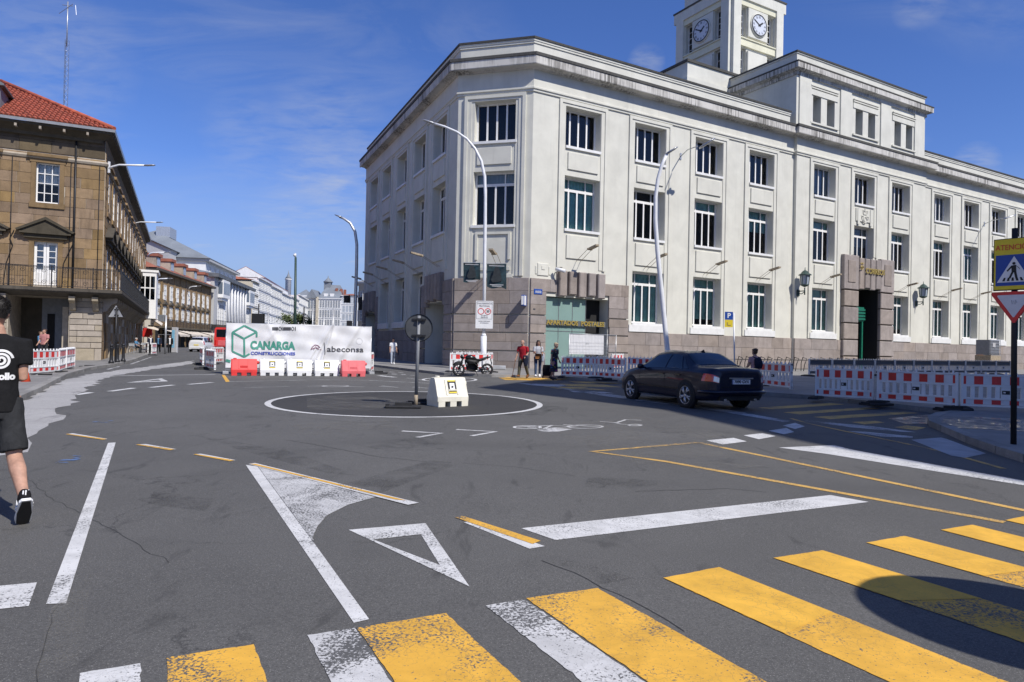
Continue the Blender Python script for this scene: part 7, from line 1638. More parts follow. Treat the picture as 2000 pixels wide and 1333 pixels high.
# red bus half hidden by the banner
q = D(427, 668, 84); Wb = Matrix.Translation((q.x + .75, 84, .30)) @ Matrix.Rotation(rad(7), 4, 'Z'); bus = thing('bus', 'red city bus seen from behind, half hidden by the printed banner', 'bus', Wb); PB = lambda n, b, m: b.build(n, MAT[m], bus, Wb)
b = MB(); b.loft([[(x, y, z) for x, z in ((-1.25, .35), (1.25, .35), (1.27, 1.6), (1.2, 2.75), (1.05, 2.95), (-1.05, 2.95), (-1.2, 2.75), (-1.27, 1.6))] for y in (0, 11)]); me = PB('body', b, 'plastic_red'); PB('rear_window', MB().bev(-1.0, 1.0, -.03, .02, 1.75, 2.7, .02), 'car_glass'); PB('engine_grille', MB().bev(-.8, .8, -.03, .02, .7, 1.35, .02), 'plastic_red_faded'); PB('bumper', MB().bev(-1.25, 1.25, -.08, .05, .35, .6, .03), 'black')
for s in (-1, 1): PB('rear_lamp', MB().bev(s * 1.1 - .08, s * 1.1 + .08, -.03, .02, .8, 1.4, .01), 'lamp_red'); PB('side_window', MB().box(s * 1.262 - .01, s * 1.262 + .01, .6, 10.5, 1.6, 2.6), 'car_glass'); PB('tyre', MB().tube([(s * 1.1, 2.5, .5), (s * 1.28, 2.5, .5)], .5, 16), 'rubber')
# motorcycle
A, B_ = G(900.5, 735.5), G(946, 736); mid = (A + B_) / 2; dv = (A - B_); ang = rad(180 + 16); Wm = Matrix.Translation((mid.x, mid.y, gz(mid.y) + .02)) @ Matrix.Rotation(ang, 4, 'Z') @ Matrix.Scale(.98, 4)
mc = thing('motorcycle', 'black naked motorcycle parked in front of the lamp post barrier', 'motorcycle', Wm); PM = lambda n, b, m, par=mc: b.build(n, MAT[m], par, Wm)
R9 = Matrix.Rotation(rad(90), 4, 'X')
for x, w_ in ((.70, .055), (-.70, .085)):
    wh = put('wheel', None, Wm @ Matrix.Translation((x, 0, .31)), mc); WW_ = WM[wh.name] @ R9
    MB().lathe([(.235, -w_ * .8), (.29, -w_), (.315, 0), (.29, w_), (.235, w_ * .8)], 32, cap=False).build('tyre', MAT['rubber'], wh, WW_); MB().lathe([(.24, -w_ * .7), (.21, -w_ * .5), (.21, w_ * .5), (.24, w_ * .7)], 32, cap=False).build('rim', MAT['black_gloss'], wh, WW_)
    b = MB()
    for k in range(5): a = k * 1.2566; b.tube([(0, 0, 0), (.22 * math.cos(a), .22 * math.sin(a), 0)], .018, 6)
    b.build('spokes', MAT['iron'], wh, WW_, kind='stuff'); MB().lathe([(.13, .06), (.13, .068), (.07, .068), (.07, .06)], 24, cap=False).build('brake_disc', MAT['steel'], wh, WW_)
for s in (-1, 1): PM('fork', MB().tube([(.70, s * .10, .31), (.47, s * .10, .92)], .028, 8), 'iron'); PM('swingarm', MB().tube([(-.70, s * .11, .31), (-.15, s * .09, .42)], .03, 6), 'iron'); PM('handlebar', MB().tube([(.44, s * .05, 1.0), (.42, s * .3, 1.06), (.34, s * .38, 1.05)], .016, 6), 'iron'); PM('mirror', MB().tube([(.40, s * .30, 1.06), (.44, s * .34, 1.22)], .008, 5).ball((.44, s * .36, 1.24), .055, 8, 6, (.4, 1, .7)), 'black')
b = MB(); b.smooth = True
def eller(x, zc, ry, rz_, n=14): return [(x, ry * math.cos(k * 2 * math.pi / n), zc + rz_ * math.sin(k * 2 * math.pi / n)) for k in range(n)]
PM('tank', (lambda b: (setattr(b, 'smooth', True), b.loft([eller(.36, .90, .05, .06), eller(.30, .89, .14, .12), eller(.12, .89, .17, .135), eller(-.06, .85, .14, .10), eller(-.16, .81, .08, .06)]), b)[2])(MB()), 'black_gloss')
PM('seat', (lambda b: (setattr(b, 'smooth', True), b.loft([eller(-.08, .80, .11, .04), eller(-.3, .79, .15, .05), eller(-.5, .85, .13, .05), eller(-.74, .95, .09, .035)]), b)[2])(MB()), 'black'); PM('tail', (lambda b: (setattr(b, 'smooth', True), b.loft([eller(-.25, .73, .10, .05), eller(-.6, .84, .10, .05), eller(-.86, .95, .05, .03)]), b)[2])(MB()), 'black_gloss')
PM('side_panel', (lambda b: (setattr(b, 'smooth', True), b.loft([eller(.36, .74, .10, .10), eller(.2, .72, .17, .13), eller(-.05, .68, .16, .13), eller(-.28, .72, .10, .07)]), b)[2])(MB()), 'black'); PM('engine', MB().bev(-.2, .28, -.17, .17, .28, .62, .02).box(-.02, .22, -.14, .14, .6, .8), 'iron'); PM('frame', MB().tube([(.42, 0, .9), (.1, .13, .72), (-.2, .12, .5), (-.2, .1, .4)], .03, 6).tube([(.42, 0, .9), (.1, -.13, .72), (-.2, -.12, .5)], .03, 6).tube([(.40, 0, .8), (.3, 0, .35), (-.1, 0, .25)], .03, 6), 'black')
PM('exhaust', MB().tube([(.28, -.1, .5), (.34, -.12, .28), (-.1, -.16, .22), (-.42, -.2, .30), (-.62, -.2, .42)], [.025, .025, .03, .055, .05], 10), 'steel'); PM('headlamp', MB().ball((.56, 0, .92), .1, 14, 10, (.8, 1, 1)), 'black_gloss'); PM('front_mudguard', MB().tube([(.95, 0, .5), (.82, 0, .62), (.68, 0, .66), (.52, 0, .6)], .05, 8, flat=1.4), 'black'); PM('number_plate', MB().box(-.94, -.93, -.1, .1, .55, .68), 'white'); PM('plate_bracket', MB().tube([(-.84, 0, .92), (-.93, 0, .6)], .02, 5), 'black'); PM('side_stand', MB().tube([(-.1, .1, .3), (-.2, .26, .0)], .014, 5), 'iron')
# ---------------------------------------------------------------- people
plain('skin', (.43, .245, .17), .6, .22, 14., bmp=.15); plain('skin_tan', (.38, .2, .125), .55, .1, 9.); plain('hair_black', (.014, .011, .009), .5, .3, 60., bmp=.4); plain('hair_brown', (.05, .027, .015), .5, .3, 60., bmp=.4); plain('hair_grey', (.42, .40, .38), .6, .2, 50., bmp=.4); plain('hair_blond', (.42, .32, .2), .6, .2, 50., bmp=.4)
def fabric(name, col, var=.18):
    m, t, b = base(name); b.inputs['Roughness'].default_value = .9; b.inputs['Specular IOR Level'].default_value = .15; v = posn(t)
    f = nz(t, v, 7., 5, .6, .8); c = mixc_(t, mrange(t, f, .3, .7), tuple(x * (1 - var) for x in col), tuple(x * (1 + var) for x in col)); t.links.new(c, b.inputs['Base Color']); bump(t, b, nz(t, posn(t, (1, 1, .45)), 9., 3, .5, 1.2), .7, .03); return m
for n, c in dict(cloth_black=(.013, .013, .014), cloth_charcoal=(.03, .031, .033), cloth_red=(.36, .02, .03), cloth_olive=(.09, .085, .06), cloth_navy=(.018, .022, .04), cloth_grey=(.42, .43, .45), cloth_denim=(.05, .08, .15), cloth_white=(.7, .7, .7), cloth_pink=(.42, .19, .18), cloth_paledenim=(.34, .38, .45), cloth_blue=(.08, .2, .33), leather=(.2, .09, .035), cloth_rose=(.5, .3, .29), cloth_orange=(.45, .2, .07)).items(): fabric('' + n, c)
m, t, b = base('cloth_floral'); b.inputs['Roughness'].default_value = .9; v = posn(t); vo = nd(t, 'ShaderNodeTexVoronoi', Scale=9.); t.links.new(v, vo.inputs['Vector'])
hs_ = t.nodes.new('ShaderNodeHueSaturation'); hs_.inputs['Saturation'].default_value = 1.3; hs_.inputs['Value'].default_value = .35; t.links.new(vo.outputs['Color'], hs_.inputs['Color']); t.links.new(mixc_(t, mrange(t, vo.outputs['Distance'], .28, .36), hs_.outputs[0], (.018, .02, .03)), b.inputs['Base Color'])
def remesh(b, voxel, smooth=4, mat='skin'):
    me = b.mesh('tmp', MAT[mat]); o = bpy.data.objects.new('tmp', me); COL.objects.link(o)
    m = o.modifiers.new('r', 'REMESH'); m.mode = 'VOXEL'; m.voxel_size = voxel; m.use_smooth_shade = True
    if smooth: s = o.modifiers.new('s', 'SMOOTH'); s.iterations = smooth; s.factor = .5
    dg = bpy.context.evaluated_depsgraph_get(); r = bpy.data.meshes.new_from_object(o.evaluated_get(dg)); COL.objects.unlink(o); bpy.data.objects.remove(o); bpy.data.meshes.remove(me)
    r.materials.clear(); r.materials.append(MAT[mat]); r.polygons.foreach_set('use_smooth', [True] * len(r.polygons)); return r
def ell(c, rx, ry, M=None, n=18, p=2.3):
    out = []
    for k in range(n):
        a = 2 * math.pi * k / n; ca, sa = math.cos(a), math.sin(a)
        v = Vector((rx * math.copysign(abs(ca) ** (2 / p), ca), ry * math.copysign(abs(sa) ** (2 / p), sa), 0)) + Vector(c); out.append(M @ v if M else v)
    return out
def limb(b, pts, rs, n=12): b.tube(pts, rs, n)
def person(label, pos, yaw, H=1.72, lean=0, hips=((18, 8), (-16, 14)), arms=((-15, 8, 25), (18, 8, 30)), turn=0, nod=0, skin='skin', top=('shirt', 'cloth_white', .5), legs=('trousers', 'cloth_navy', 1.), shoes='black', hair=('short', 'hair_black'), vox=.012, build=1., female=False, face=True, sit=False, group=None, jacket=None, collect=None):
    """one person: a continuous body from a posed skeleton; hair, clothes and shoes are its children.
    hips: (hip flexion, knee flexion) right, left; arms: (swing, spread, elbow) right, left, in degrees"""
    s = H / 1.75; t = thing('person', label, 'person', pos, group); Wp = Matrix.Translation(pos) @ Matrix.Rotation(yaw, 4, 'Z') @ Matrix.Scale(s, 4)
    sw = (.185 if female else .205) * build; hw = .105 if female else .095
    Rl = Matrix.Rotation(rad(-lean), 4, 'X')
    legsJ = []; lowest = 9
    for side, (hf, kf, *spr) in zip((1, -1), hips):
        sx_ = side * math.sin(rad(spr[0] if spr else .7))
        h = Vector((side * hw, 0, 0)); a = rad(hf); k = h + Vector((sx_ * .43, math.sin(a) * .43, -math.cos(a) * .43)); c = rad(hf - kf); an = k + Vector((sx_ * .41, math.sin(c) * .41, -math.cos(c) * .41)); legsJ.append([h, k, an, c]); lowest = min(lowest, an.z)
    pz = .085 - lowest if not sit else .50
    if not sit:
        for side_i in (0, 1):
            pass
    for J in legsJ:
        for i in range(3): J[i] = J[i] + Vector((0, 0, pz))
    up = lambda x, y, z: Vector((0, 0, pz)) + (Rl @ Vector((x, y, z - .93)))
    Mt = Matrix.Translation((0, 0, pz)) @ Rl @ Matrix.Translation((0, 0, -.93))
    armsJ = []
    for side, (sf, sp_, ef) in zip((1, -1), arms):
        S0 = up(side * sw * .93, -.01, 1.415); a = rad(sf); o = rad(sp_); d1 = Vector((side * math.sin(o), math.sin(a) * math.cos(o), -math.cos(a) * math.cos(o))); E = S0 + d1 * .29; a2 = rad(sf + ef); d2 = Vector((side * math.sin(o) * .3 - side * .12 * (ef > 50), math.sin(a2), -math.cos(a2))).normalized(); Wr = E + d2 * .25; armsJ.append((S0, E, Wr, d2))
    # ---- body
    b = MB(); g = build
    b.loft([ell((0, 0, .80), .13 * g, .095, Mt), ell((0, -.005, .90), .168 * g, .118, Mt), ell((0, -.005, .98), .160 * g, .112, Mt), ell((0, .005, 1.09), (.128 if female else .145) * g, .10, Mt), ell((0, .005, 1.22), .158 * g, .112, Mt), ell((0, 0, 1.34), (.160 if female else .178) * g, .112, Mt), ell((0, -.01, 1.42), (.14 if female else .16) * g, .085, Mt), ell((0, -.015, 1.47), .072, .062, Mt), ell((0, -.005, 1.54), .056, .058, Mt)])
    hm_ = Mt @ Matrix.Translation((0, .0, 1.50)) @ Matrix.Rotation(rad(turn), 4, 'Z') @ Matrix.Rotation(rad(-nod), 4, 'X') @ Matrix.Translation((0, 0, -1.50)); hd = lambda x, y, z: hm_ @ Vector((x, y, z))
    b.loft([ell((0, .035, 1.525), .035, .04, hm_), ell((0, .030, 1.545), .054, .064, hm_), ell((0, .018, 1.585), .064, .084, hm_), ell((0, .008, 1.63), .073, .096, hm_), ell((0, 0, 1.675), .076, .098, hm_), ell((0, -.008, 1.715), .066, .084, hm_), ell((0, -.01, 1.742), .040, .05, hm_), ell((0, -.01, 1.75), .012, .015, hm_)])
    b.tube([hd(0, .092, 1.655), hd(0, .112, 1.615), hd(0, .10, 1.600)], [.010, .016, .014], 8)
    for sd in (1, -1): b.loft([ell((0, 0, 0), .008, .016, hm_ @ Matrix.Translation((sd * .074, -.005, 1.60))), ell((0, 0, 0), .012, .026, hm_ @ Matrix.Translation((sd * .080, -.010, 1.635))), ell((0, 0, 0), .008, .018, hm_ @ Matrix.Translation((sd * .078, -.012, 1.665)))])
    for (h, k, an, c) in legsJ:
        fw = Vector((0, math.cos(c), math.sin(c))) if abs(c) < 1.2 else Vector((0, 1, 0)); mid1 = h.lerp(k, .45); cal = k.lerp(an, .32) - fw * .012
        limb(b, [h + Vector((0, 0, .05)), mid1, k, cal, k.lerp(an, .7), an], [.090 * g, .078 * g, .054, .058, .043, .037]); toe = an + fw * .13 + Vector((0, 0, -.05)) - fw.cross(Vector((1, 0, 0))) * 0
        limb(b, [an - fw * .045 - Vector((0, fw.z * -.05, .045 * max(.3, fw.y))), an + fw * .03 + Vector((0, fw.z * .04, -.035)), an + fw * .12 + Vector((0, fw.z * .05, -.055)), an + fw * .18 + Vector((0, fw.z * .05, -.062))], [.036, .042, .034, .022], 10)
    for side, (S0, E, Wr, d2) in zip((1, -1), armsJ):
        limb(b, [up(side * sw * .55, -.01, 1.40), S0, S0.lerp(E, .5), E, E.lerp(Wr, .35), Wr], [.046, .050, .046, .037, .039, .025])
        n1 = d2.cross(Vector((1, 0, 0))); n1 = n1.normalized() if n1.length > .1 else Vector((0, 1, 0)); acr = d2.cross(n1).normalized() ; pal = Wr + d2 * .045
        # hand: palm, four unequal bent fingers and a thumb; acr runs across the palm
        acr = n1
        limb(b, [Wr - d2 * .01, Wr + d2 * .03, Wr + d2 * .085], [.024, .030, .030], 10); nrm = d2.cross(acr)
        for kf, (o_, ln) in enumerate(((.030, .068), (.010, .078), (-.010, .072), (-.029, .056))):
            f0 = Wr + d2 * .075 + acr * o_; limb(b, [f0, f0 + d2 * ln * .5 + nrm * side * -.004, f0 + d2 * ln * .85 + nrm * side * -.022, f0 + d2 * ln + nrm * side * -.036], [.0105, .0098, .009, .0075], 7)
        limb(b, [Wr + d2 * .02 + acr * .024, Wr + d2 * .05 + acr * .050, Wr + d2 * .085 + acr * .056], [.014, .012, .009], 7)
    bv = max(.0085, vox * .85); put('body', remesh(b, bv, 3, skin), Wp, t)
    if face:
        for sd in (1, -1):
            MB().ball(hd(sd * .030, .094, 1.643), .0125, 10, 8, (1, .7, .75)).build('eye', MAT['white'], t, Wp); MB().ball(hd(sd * .030, .1015, 1.643), .006, 8, 6).build('iris', MAT['dark'], t, Wp); MB().tube([hd(sd * .016, .099, 1.662), hd(sd * .046, .088, 1.664)], .0045, 5).build('eyebrow', MAT[hair[1] if hair else 'hair_grey'], t, Wp)
        m_ = MB().tube([hd(-.024, .091, 1.573), hd(0, .098, 1.574), hd(.024, .091, 1.573)], .006, 6).build('mouth', MAT['cloth_pink'], t, Wp)
    # ---- clothes
    def sleeves(b, ln, infl):
        for side, (S0, E, Wr, d2) in zip((1, -1), armsJ):
            if ln <= .5: limb(b, [up(side * sw * .5, -.01, 1.405), S0 + Vector((side * .004, 0, -.004)), S0.lerp(E, ln * 1.5)], [.050 + infl, .060 + infl, .056 + infl * 1.5], 14)
            else: limb(b, [up(side * sw * .5, -.01, 1.405), S0 + Vector((side * .004, 0, -.004)), S0.lerp(E, .5), E, E.lerp(Wr, (ln - .5) * 1.9)], [.050 + infl, .060 + infl, .054 + infl, .047 + infl, .036 + infl], 14)
    def shirt(nm, mat, ln, infl, hem=.86, neck=1.475):
        b = MB(); i_ = infl; wf = .90 if female else .99
        b.loft([ell((0, 0, hem), .172 * g + i_, .128 + i_, Mt), ell((0, 0, .98), .168 * g + i_, .124 + i_, Mt), ell((0, .0, 1.09), .158 * g * wf + i_, .116 + i_, Mt), ell((0, 0, 1.22), .166 * g + i_, .122 + i_, Mt), ell((0, -.005, 1.34), (.168 if female else .184) * g + i_, .120 + i_, Mt), ell((0, -.01, 1.42), (.155 if female else .172) * g + i_ * .6, .092 + i_ * .6, Mt), ell((0, -.018, neck), .078, .070, Mt)]); sleeves(b, ln, infl)
        return put(nm, remesh(b, vox, 5, mat), Wp, t)
    sh_o = shirt(top[0], top[1], top[2], .012 if top[0] != 'dress' else .016, .86)
    if jacket: 
        b = MB(); i_ = .028
        for sd in (1, -1):
            b.loft([ell((sd * .10 * g, -.01, z), w_ * g + i_ * .4, d_ + i_, Mt) for z, w_, d_ in ((.78, .085, .13), (.98, .08, .125), (1.22, .085, .125), (1.36, .08, .115), (1.435, .05, .075))])
        b.loft([ell((0, -.045, z), w_ * g + i_, .085, Mt) for z, w_ in ((.78, .165), (1.0, .155), (1.25, .165), (1.40, .16), (1.455, .09))]); sleeves(b, .98, .022); put('jacket', remesh(b, vox, 4, jacket), Wp, t)
    if legs:
        nm, mat, ln = legs; b = MB()
        if nm in ('trousers', 'shorts', 'jeans'):
            fl = .018 if nm == 'trousers' else (.018 if nm == 'shorts' else .008)
            b.loft([ell((0, 0, .81), .150 * g + fl * .5, .115 + fl * .5, Mt), ell((0, -.004, .90), .172 * g + fl * .5, .124 + fl * .5, Mt), ell((0, 0, 1.0), .160 * g + fl * .4, .115 + fl * .4, Mt)])
            for (h, k, an, c) in legsJ:
                if ln > .6: e = k.lerp(an, min(1.02, (ln - .5) * 2)); limb(b, [h + Vector((0, 0, .03)), h.lerp(k, .5), k, k.lerp(an, .4), e], [.098 * g + fl * .5, .082 * g + fl, .060 + fl, .056 + fl, .044 + fl * 1.3], 14)
                else: limb(b, [h + Vector((0, 0, .03)), h.lerp(k, .5), h.lerp(k, ln * 1.9)], [.093 * g + fl * .5, .084 * g + fl, .076 + fl * 1.2], 16)
        else:
            kz = min(legsJ[0][1].z, legsJ[1][1].z); b.loft([ell((0, 0, z), w_, d_) for z, w_, d_ in ((kz - .14, .20, .19), (kz + .1, .195, .17), (pz - .06, .185, .14), (pz + .06, .165, .125))])
        put(nm, remesh(b, vox, 4, mat), Wp, t)
    for (h, k, an, c) in legsJ:
        fw = Vector((0, math.cos(c), math.sin(c))) if not sit else Vector((0, 1, 0)); upv = Vector((0, -fw.z, fw.y)); xa = Vector((1, 0, 0)); b = MB(); q = lambda f, u: an + fw * f + upv * u
        b.loft([[q(f, u0) + xa * (w_ * ca) + upv * (hh * (sa + 1) * .5) for ca, sa in [(math.copysign(abs(math.cos(a)) ** .7, math.cos(a)), math.copysign(abs(math.sin(a)) ** .7, math.sin(a))) for a in [2 * math.pi * i / 14 for i in range(14)]]] for f, u0, w_, hh in ((-.075, -.07, .024, .06), (-.06, -.085, .038, .125), (.0, -.085, .044, .13), (.06, -.085, .046, .10), (.12, -.085, .050, .072), (.17, -.083, .043, .055), (.195, -.078, .022, .035))])
        so = put('shoe', remesh(b, .009, 2, shoes if shoes != 'sport' else 'cloth_black'), Wp, t)
        b = MB(); b.loft([[q(f, u) + xa * sgn for f, sgn in [(-.082, -.028), (-.06, -.043), (.06, -.05), (.13, -.054), (.18, -.044), (.203, -.018), (.203, .018), (.18, .044), (.13, .054), (.06, .05), (-.06, .043), (-.082, .028)]] for u in (-.092, -.070)]); b.build('sole', MAT['white' if shoes == 'sport' else 'rubber'], so, Wp)
        if shoes == 'sport':
            b = MB(); b.loft([[q(f, u) + xa * sgn for f, sgn in [(-.075, -.026), (.06, -.046), (.18, -.040), (.2, 0), (.18, .040), (.06, .046), (-.075, .026)]] for u in (-.0985, -.0921)]); b.build('tread', MAT['black'], so, Wp)
            for sd in (1, -1):
                for kk in range(3): b = MB(); f = -.005 + .035 * kk; b.tube([q(f, -.06) + xa * sd * .049, q(f + .03, -.0) + xa * sd * .040], .0065, 5); b.build('stripe', MAT['white'], so, Wp)
            for kk in range(3): b = MB(); b.tube([q(-.085 + .012 * kk, -.035) + xa * (-.018 + .018 * kk), q(-.083 + .012 * kk, -.0 + .012 * kk) + xa * (-.012 + .018 * kk)], .005, 5); b.build('heel_mark', MAT['white'], so, Wp)
    if hair:
        b = MB(); kind, hm2 = hair
        if kind != 'bald':
            top_, lo = .013, 1.635 if kind == 'short' else 1.60
            b.loft([ell((0, -.030, z), rx + top_, ry + top_, hm_, 20) for z, rx, ry in ((lo - .045, .045, .045), (lo, .066, .068), (1.66, .072, .080), (1.70, .071, .086), (1.73, .060, .074), (1.752, .040, .05), (1.763, .012, .016))])
            if kind != 'short': b.loft([ell((0, .02, z), rx, ry, hm_) for z, rx, ry in ((1.70, .077, .085), (1.735, .066, .078), (1.757, .03, .04))])
            else: b.loft([ell((0, .012, z), rx, ry, hm_) for z, rx, ry in ((1.705, .076, .094), (1.735, .064, .086), (1.762, .03, .045))])
            if kind == 'long':
                for sd in (1, -1): limb(b, [hd(sd * .06, -.02, 1.70), hd(sd * .082, -.02, 1.62), hd(sd * .085, -.02, 1.52), hd(sd * .08, .02, 1.42)], [.03, .03, .035, .02])
                limb(b, [hd(0, -.07, 1.68), hd(0, -.09, 1.56), hd(0, -.09, 1.42)], [.06, .065, .04])
            if kind == 'bun': b.ball(hd(0, -.115, 1.70), .045, 12, 8)
        else: b.loft([ell((0, -.040, z), rx, ry, hm_, 20) for z, rx, ry in ((1.60, .066, .058), (1.64, .080, .066), (1.67, .079, .070), (1.69, .070, .062))])
        put('hair', remesh(b, .008, 2, hm2), Wp, t)
    if collect is not None: collect.update(dict(t=t, Wp=Wp, up=up, hd=hd, arms=armsJ, legs=legsJ, shirt=sh_o, Mt=Mt, pz=pz))
    return t
def foot(px, h=0., lift=0.): p = G(*px, h); return Vector((p.x, p.y, gz(p.y) + h + lift))
def towards(p, ang=0.): d = math.atan2(-p.x, p.y); return d + math.pi + rad(ang)     # yaw facing the camera, turned by ang
def away(p, ang=0.): return math.atan2(-p.x, p.y) + rad(ang)
# the man walking out of the picture on the left
c = {}; pm = G(-18, 1012); pm = Vector((pm.x, pm.y, gz(pm.y)))
person('tall man in black t-shirt and shorts walking away at the left edge', pm, away(pm, 5), 1.93, 2, ((-15, 34, 4.5), (18, 6, -5)), ((-4, 1, 100), (6, 1, 100)), turn=6, nod=8, skin='skin', top=('t_shirt', 'cloth_black', .42), legs=('shorts', 'cloth_charcoal', .47), shoes='sport', hair=('short', 'hair_black'), vox=.009, build=.90, face=False, collect=c)
from mathutils.bvhtree import BVHTree
bv = BVHTree.FromPolygons([v.co for v in c['shirt'].data.vertices], [tuple(p.vertices) for p in c['shirt'].data.polygons])
def on_back(name, me, cx, cz):
    bmn = bmesh.new(); bmn.from_mesh(me); bmesh.ops.triangulate(bmn, faces=bmn.faces[:]); bmesh.ops.subdivide_edges(bmn, edges=[e for e in bmn.edges if e.calc_length() > .02], cuts=1); bmesh.ops.triangulate(bmn, faces=bmn.faces[:])
    for v in bmn.verts:
        o = Vector((cx + v.co.x, -1, cz + v.co.z)); h = bv.ray_cast(o, Vector((0, 1, 0)))
        v.co = (h[0] + Vector((0, -.004, 0))) if h[0] is not None else Vector((o.x, -.13, o.z))
    bmn.to_mesh(me); bmn.free(); put(name, me, c['Wp'], c['shirt'])
b = MB(); N = 90; L_ = []; R_2 = []
for k in range(N + 1):
    a = k / N * 2.62 * 2 * math.pi; r = .008 + .027 * a / (2 * math.pi); w_ = .009; L_.append((r + w_, a)); R_2.append((max(.001, r - w_), a))
for k in range(N): b.poly([(rr * math.cos(-a - 2.2), 0, rr * math.sin(-a - 2.2)) for rr, a in (R_2[k], R_2[k + 1], L_[k + 1], L_[k])])
on_back('spiral_print', b.mesh('spiral_print', MAT['white']), .025, c['pz'] + .345); on_back('lettering', text_mesh('Pan Rollo', .070, MAT['white'], 0, bold=.004), -.014, c['pz'] + .215)
# cropped hair: short tapering tufts over the crown, thinner towards the neck
hs_o = [o for o in c['t'].children if o.name.startswith('hair')][0]; R_ = random.Random(4); b = MB(); vv = [v for v in hs_o.data.vertices]; zlo = min(v.co.z for v in vv); zhi = max(v.co.z for v in vv)
for k in range(2600):
    v = R_.choice(vv); f = (v.co.z - zlo) / (zhi - zlo)
    if R_.random() > .15 + f: continue
    n_ = (v.normal + Vector((R_.uniform(-.5, .5), R_.uniform(-.3, .7), R_.uniform(-.2, .6)))).normalized(); ln = .006 + .022 * f * R_.uniform(.5, 1.2); s_ = n_.orthogonal().normalized() * .0035; u_ = n_.cross(s_)
    p0 = v.co - v.normal * .003; i_ = [b.av(p0 + s_), b.av(p0 - s_ * .5 + u_ * .9), b.av(p0 - s_ * .5 - u_ * .9), b.av(p0 + n_ * ln)]; b.af((i_[0], i_[1], i_[3])); b.af((i_[1], i_[2], i_[3])); b.af((i_[2], i_[0], i_[3]))
b.build('hair_tufts', MAT['hair_black'], c['t'], c['Wp'], kind='stuff')
from mathutils import noise as mnoise
for o, amp in ((c['shirt'], .007), ([k for k in c['t'].children if k.name.startswith('shorts')][0], .008)):
    for v in o.data.vertices:
        p = v.co; v.co = p + v.normal * (mnoise.noise(Vector((p.x * 7 + p.z * 4, p.y * 7, p.z * 11 - p.x * 5))) * amp + mnoise.noise(p * 26) * amp * .25)
# corner group
p = foot((1021, 736.5), .12); col = {}; person('bald old man in a dark red polo shirt walking with a cane', p, towards(p, -28), 1.68, 6, ((20, 12), (-14, 16)), ((8, 10, 18), (-6, 8, 60)), turn=8, nod=10, top=('polo_shirt', 'cloth_red', .48), legs=('trousers', 'cloth_olive', 1.), shoes='leather', hair=('bald', 'hair_grey'), build=1.1, collect=col)
S0, E, Wr, d2 = col['arms'][0]; hp = col['Wp'] @ (Wr + d2 * .07); o = thing('walking_cane', 'thin dark walking cane in the hand of the man in red', 'cane', (hp.x - .12, hp.y - .1, p.z)); b = MB(); b.tube([hp + Vector((.05, .05, .03)), hp + Vector((0, 0, .04)), hp, Vector((hp.x - .14, hp.y - .12, p.z))], .012, 6); b.build('cane_shaft', MAT['leather'], o)
S0, E, Wr, d2 = col['arms'][1]; hq = col['Wp'] @ Wr; o = thing('folded_jacket', 'dark navy jacket hanging over the arm of the man in red', 'jacket', (hq.x, hq.y, hq.z - .4)); b = MB(); b.M = Matrix.Translation(hq); b.loft([ell((0, 0, .06), .10, .05), ell((.01, 0, -.1), .12, .06), ell((.02, 0, -.3), .10, .05), ell((.03, 0, -.42), .06, .03)]); me = remesh(b, .012, 4, 'cloth_navy'); put('jacket_cloth', me, None, o)
p = foot((1050, 736), .12); col = {}; person('young woman with long dark hair, sunglasses and a brown shoulder bag', p, towards(p, 6), 1.66, 2, ((10, 6), (-12, 12)), ((12, 8, 85), (5, 8, 75)), nod=4, top=('blouse', 'cloth_grey', .5), legs=('jeans', 'cloth_denim', 1.), shoes='white', hair=('long', 'hair_black'), female=True, build=.95, collect=col)
o = thing('shoulder_bag', 'brown leather bag held in front of the woman with sunglasses', 'bag', col['Wp'] @ Vector((0, .2, .8))); b = MB(); b.M = col['Wp'] @ Matrix.Translation((.02, .19, col['pz'] + .08)); b.bev(-.15, .13, .0, .09, -.14, .10, .03); b.build('bag_body', MAT['leather'], o); b = MB(); b.M = col['Wp']; b.tube([(-.12, .2, col['pz'] + .2), (-.14, .12, col['pz'] + .45), (-.10, .02, col['pz'] + .57)], .01, 5); b.build('bag_strap', MAT['leather'], o)
o = thing('sunglasses', 'dark sunglasses worn by the long haired woman', 'sunglasses', col['Wp'] @ col['hd'](0, .1, 1.64)); b = MB(); [b.tube([col['Wp'] @ col['hd'](sd * .03, .100, 1.645), col['Wp'] @ col['hd'](sd * .03, .106, 1.645)], .024, 10) for sd in (1, -1)]; b.tube([col['Wp'] @ col['hd'](-.075, .05, 1.65), col['Wp'] @ col['hd'](-.03, .107, 1.65), col['Wp'] @ col['hd'](.03, .107, 1.65), col['Wp'] @ col['hd'](.075, .05, 1.65)], .004, 5); b.build('lenses', MAT['black'], o)
o = thing('jacket_bundle', 'pale denim jacket hung over the arm of the young woman', 'jacket', col['Wp'] @ Vector((-.2, .1, .6))); b = MB(); b.M = col['Wp'] @ Matrix.Translation((-.22, .12, col['pz'] + .06)); b.loft([ell((0, 0, .12), .06, .05), ell((0, 0, -.05), .085, .06), ell((.01, 0, -.25), .05, .04)]); put('jacket_cloth', remesh(b, .012, 4, 'cloth_paledenim'), None, o)
p = foot((1081, 741.5), .12); col = {}; person('old woman with short blond hair in a dark floral dress pulling a trolley', p, towards(p, 60), 1.56, 8, ((8, 8), (-8, 14)), ((-8, 10, 12), (-4, 9, 30)), nod=6, top=('dress_top', 'cloth_floral', .48), legs=('skirt', 'cloth_floral', 1.), shoes='black', hair=('medium', 'hair_blond'), female=True, build=1.22, collect=col)
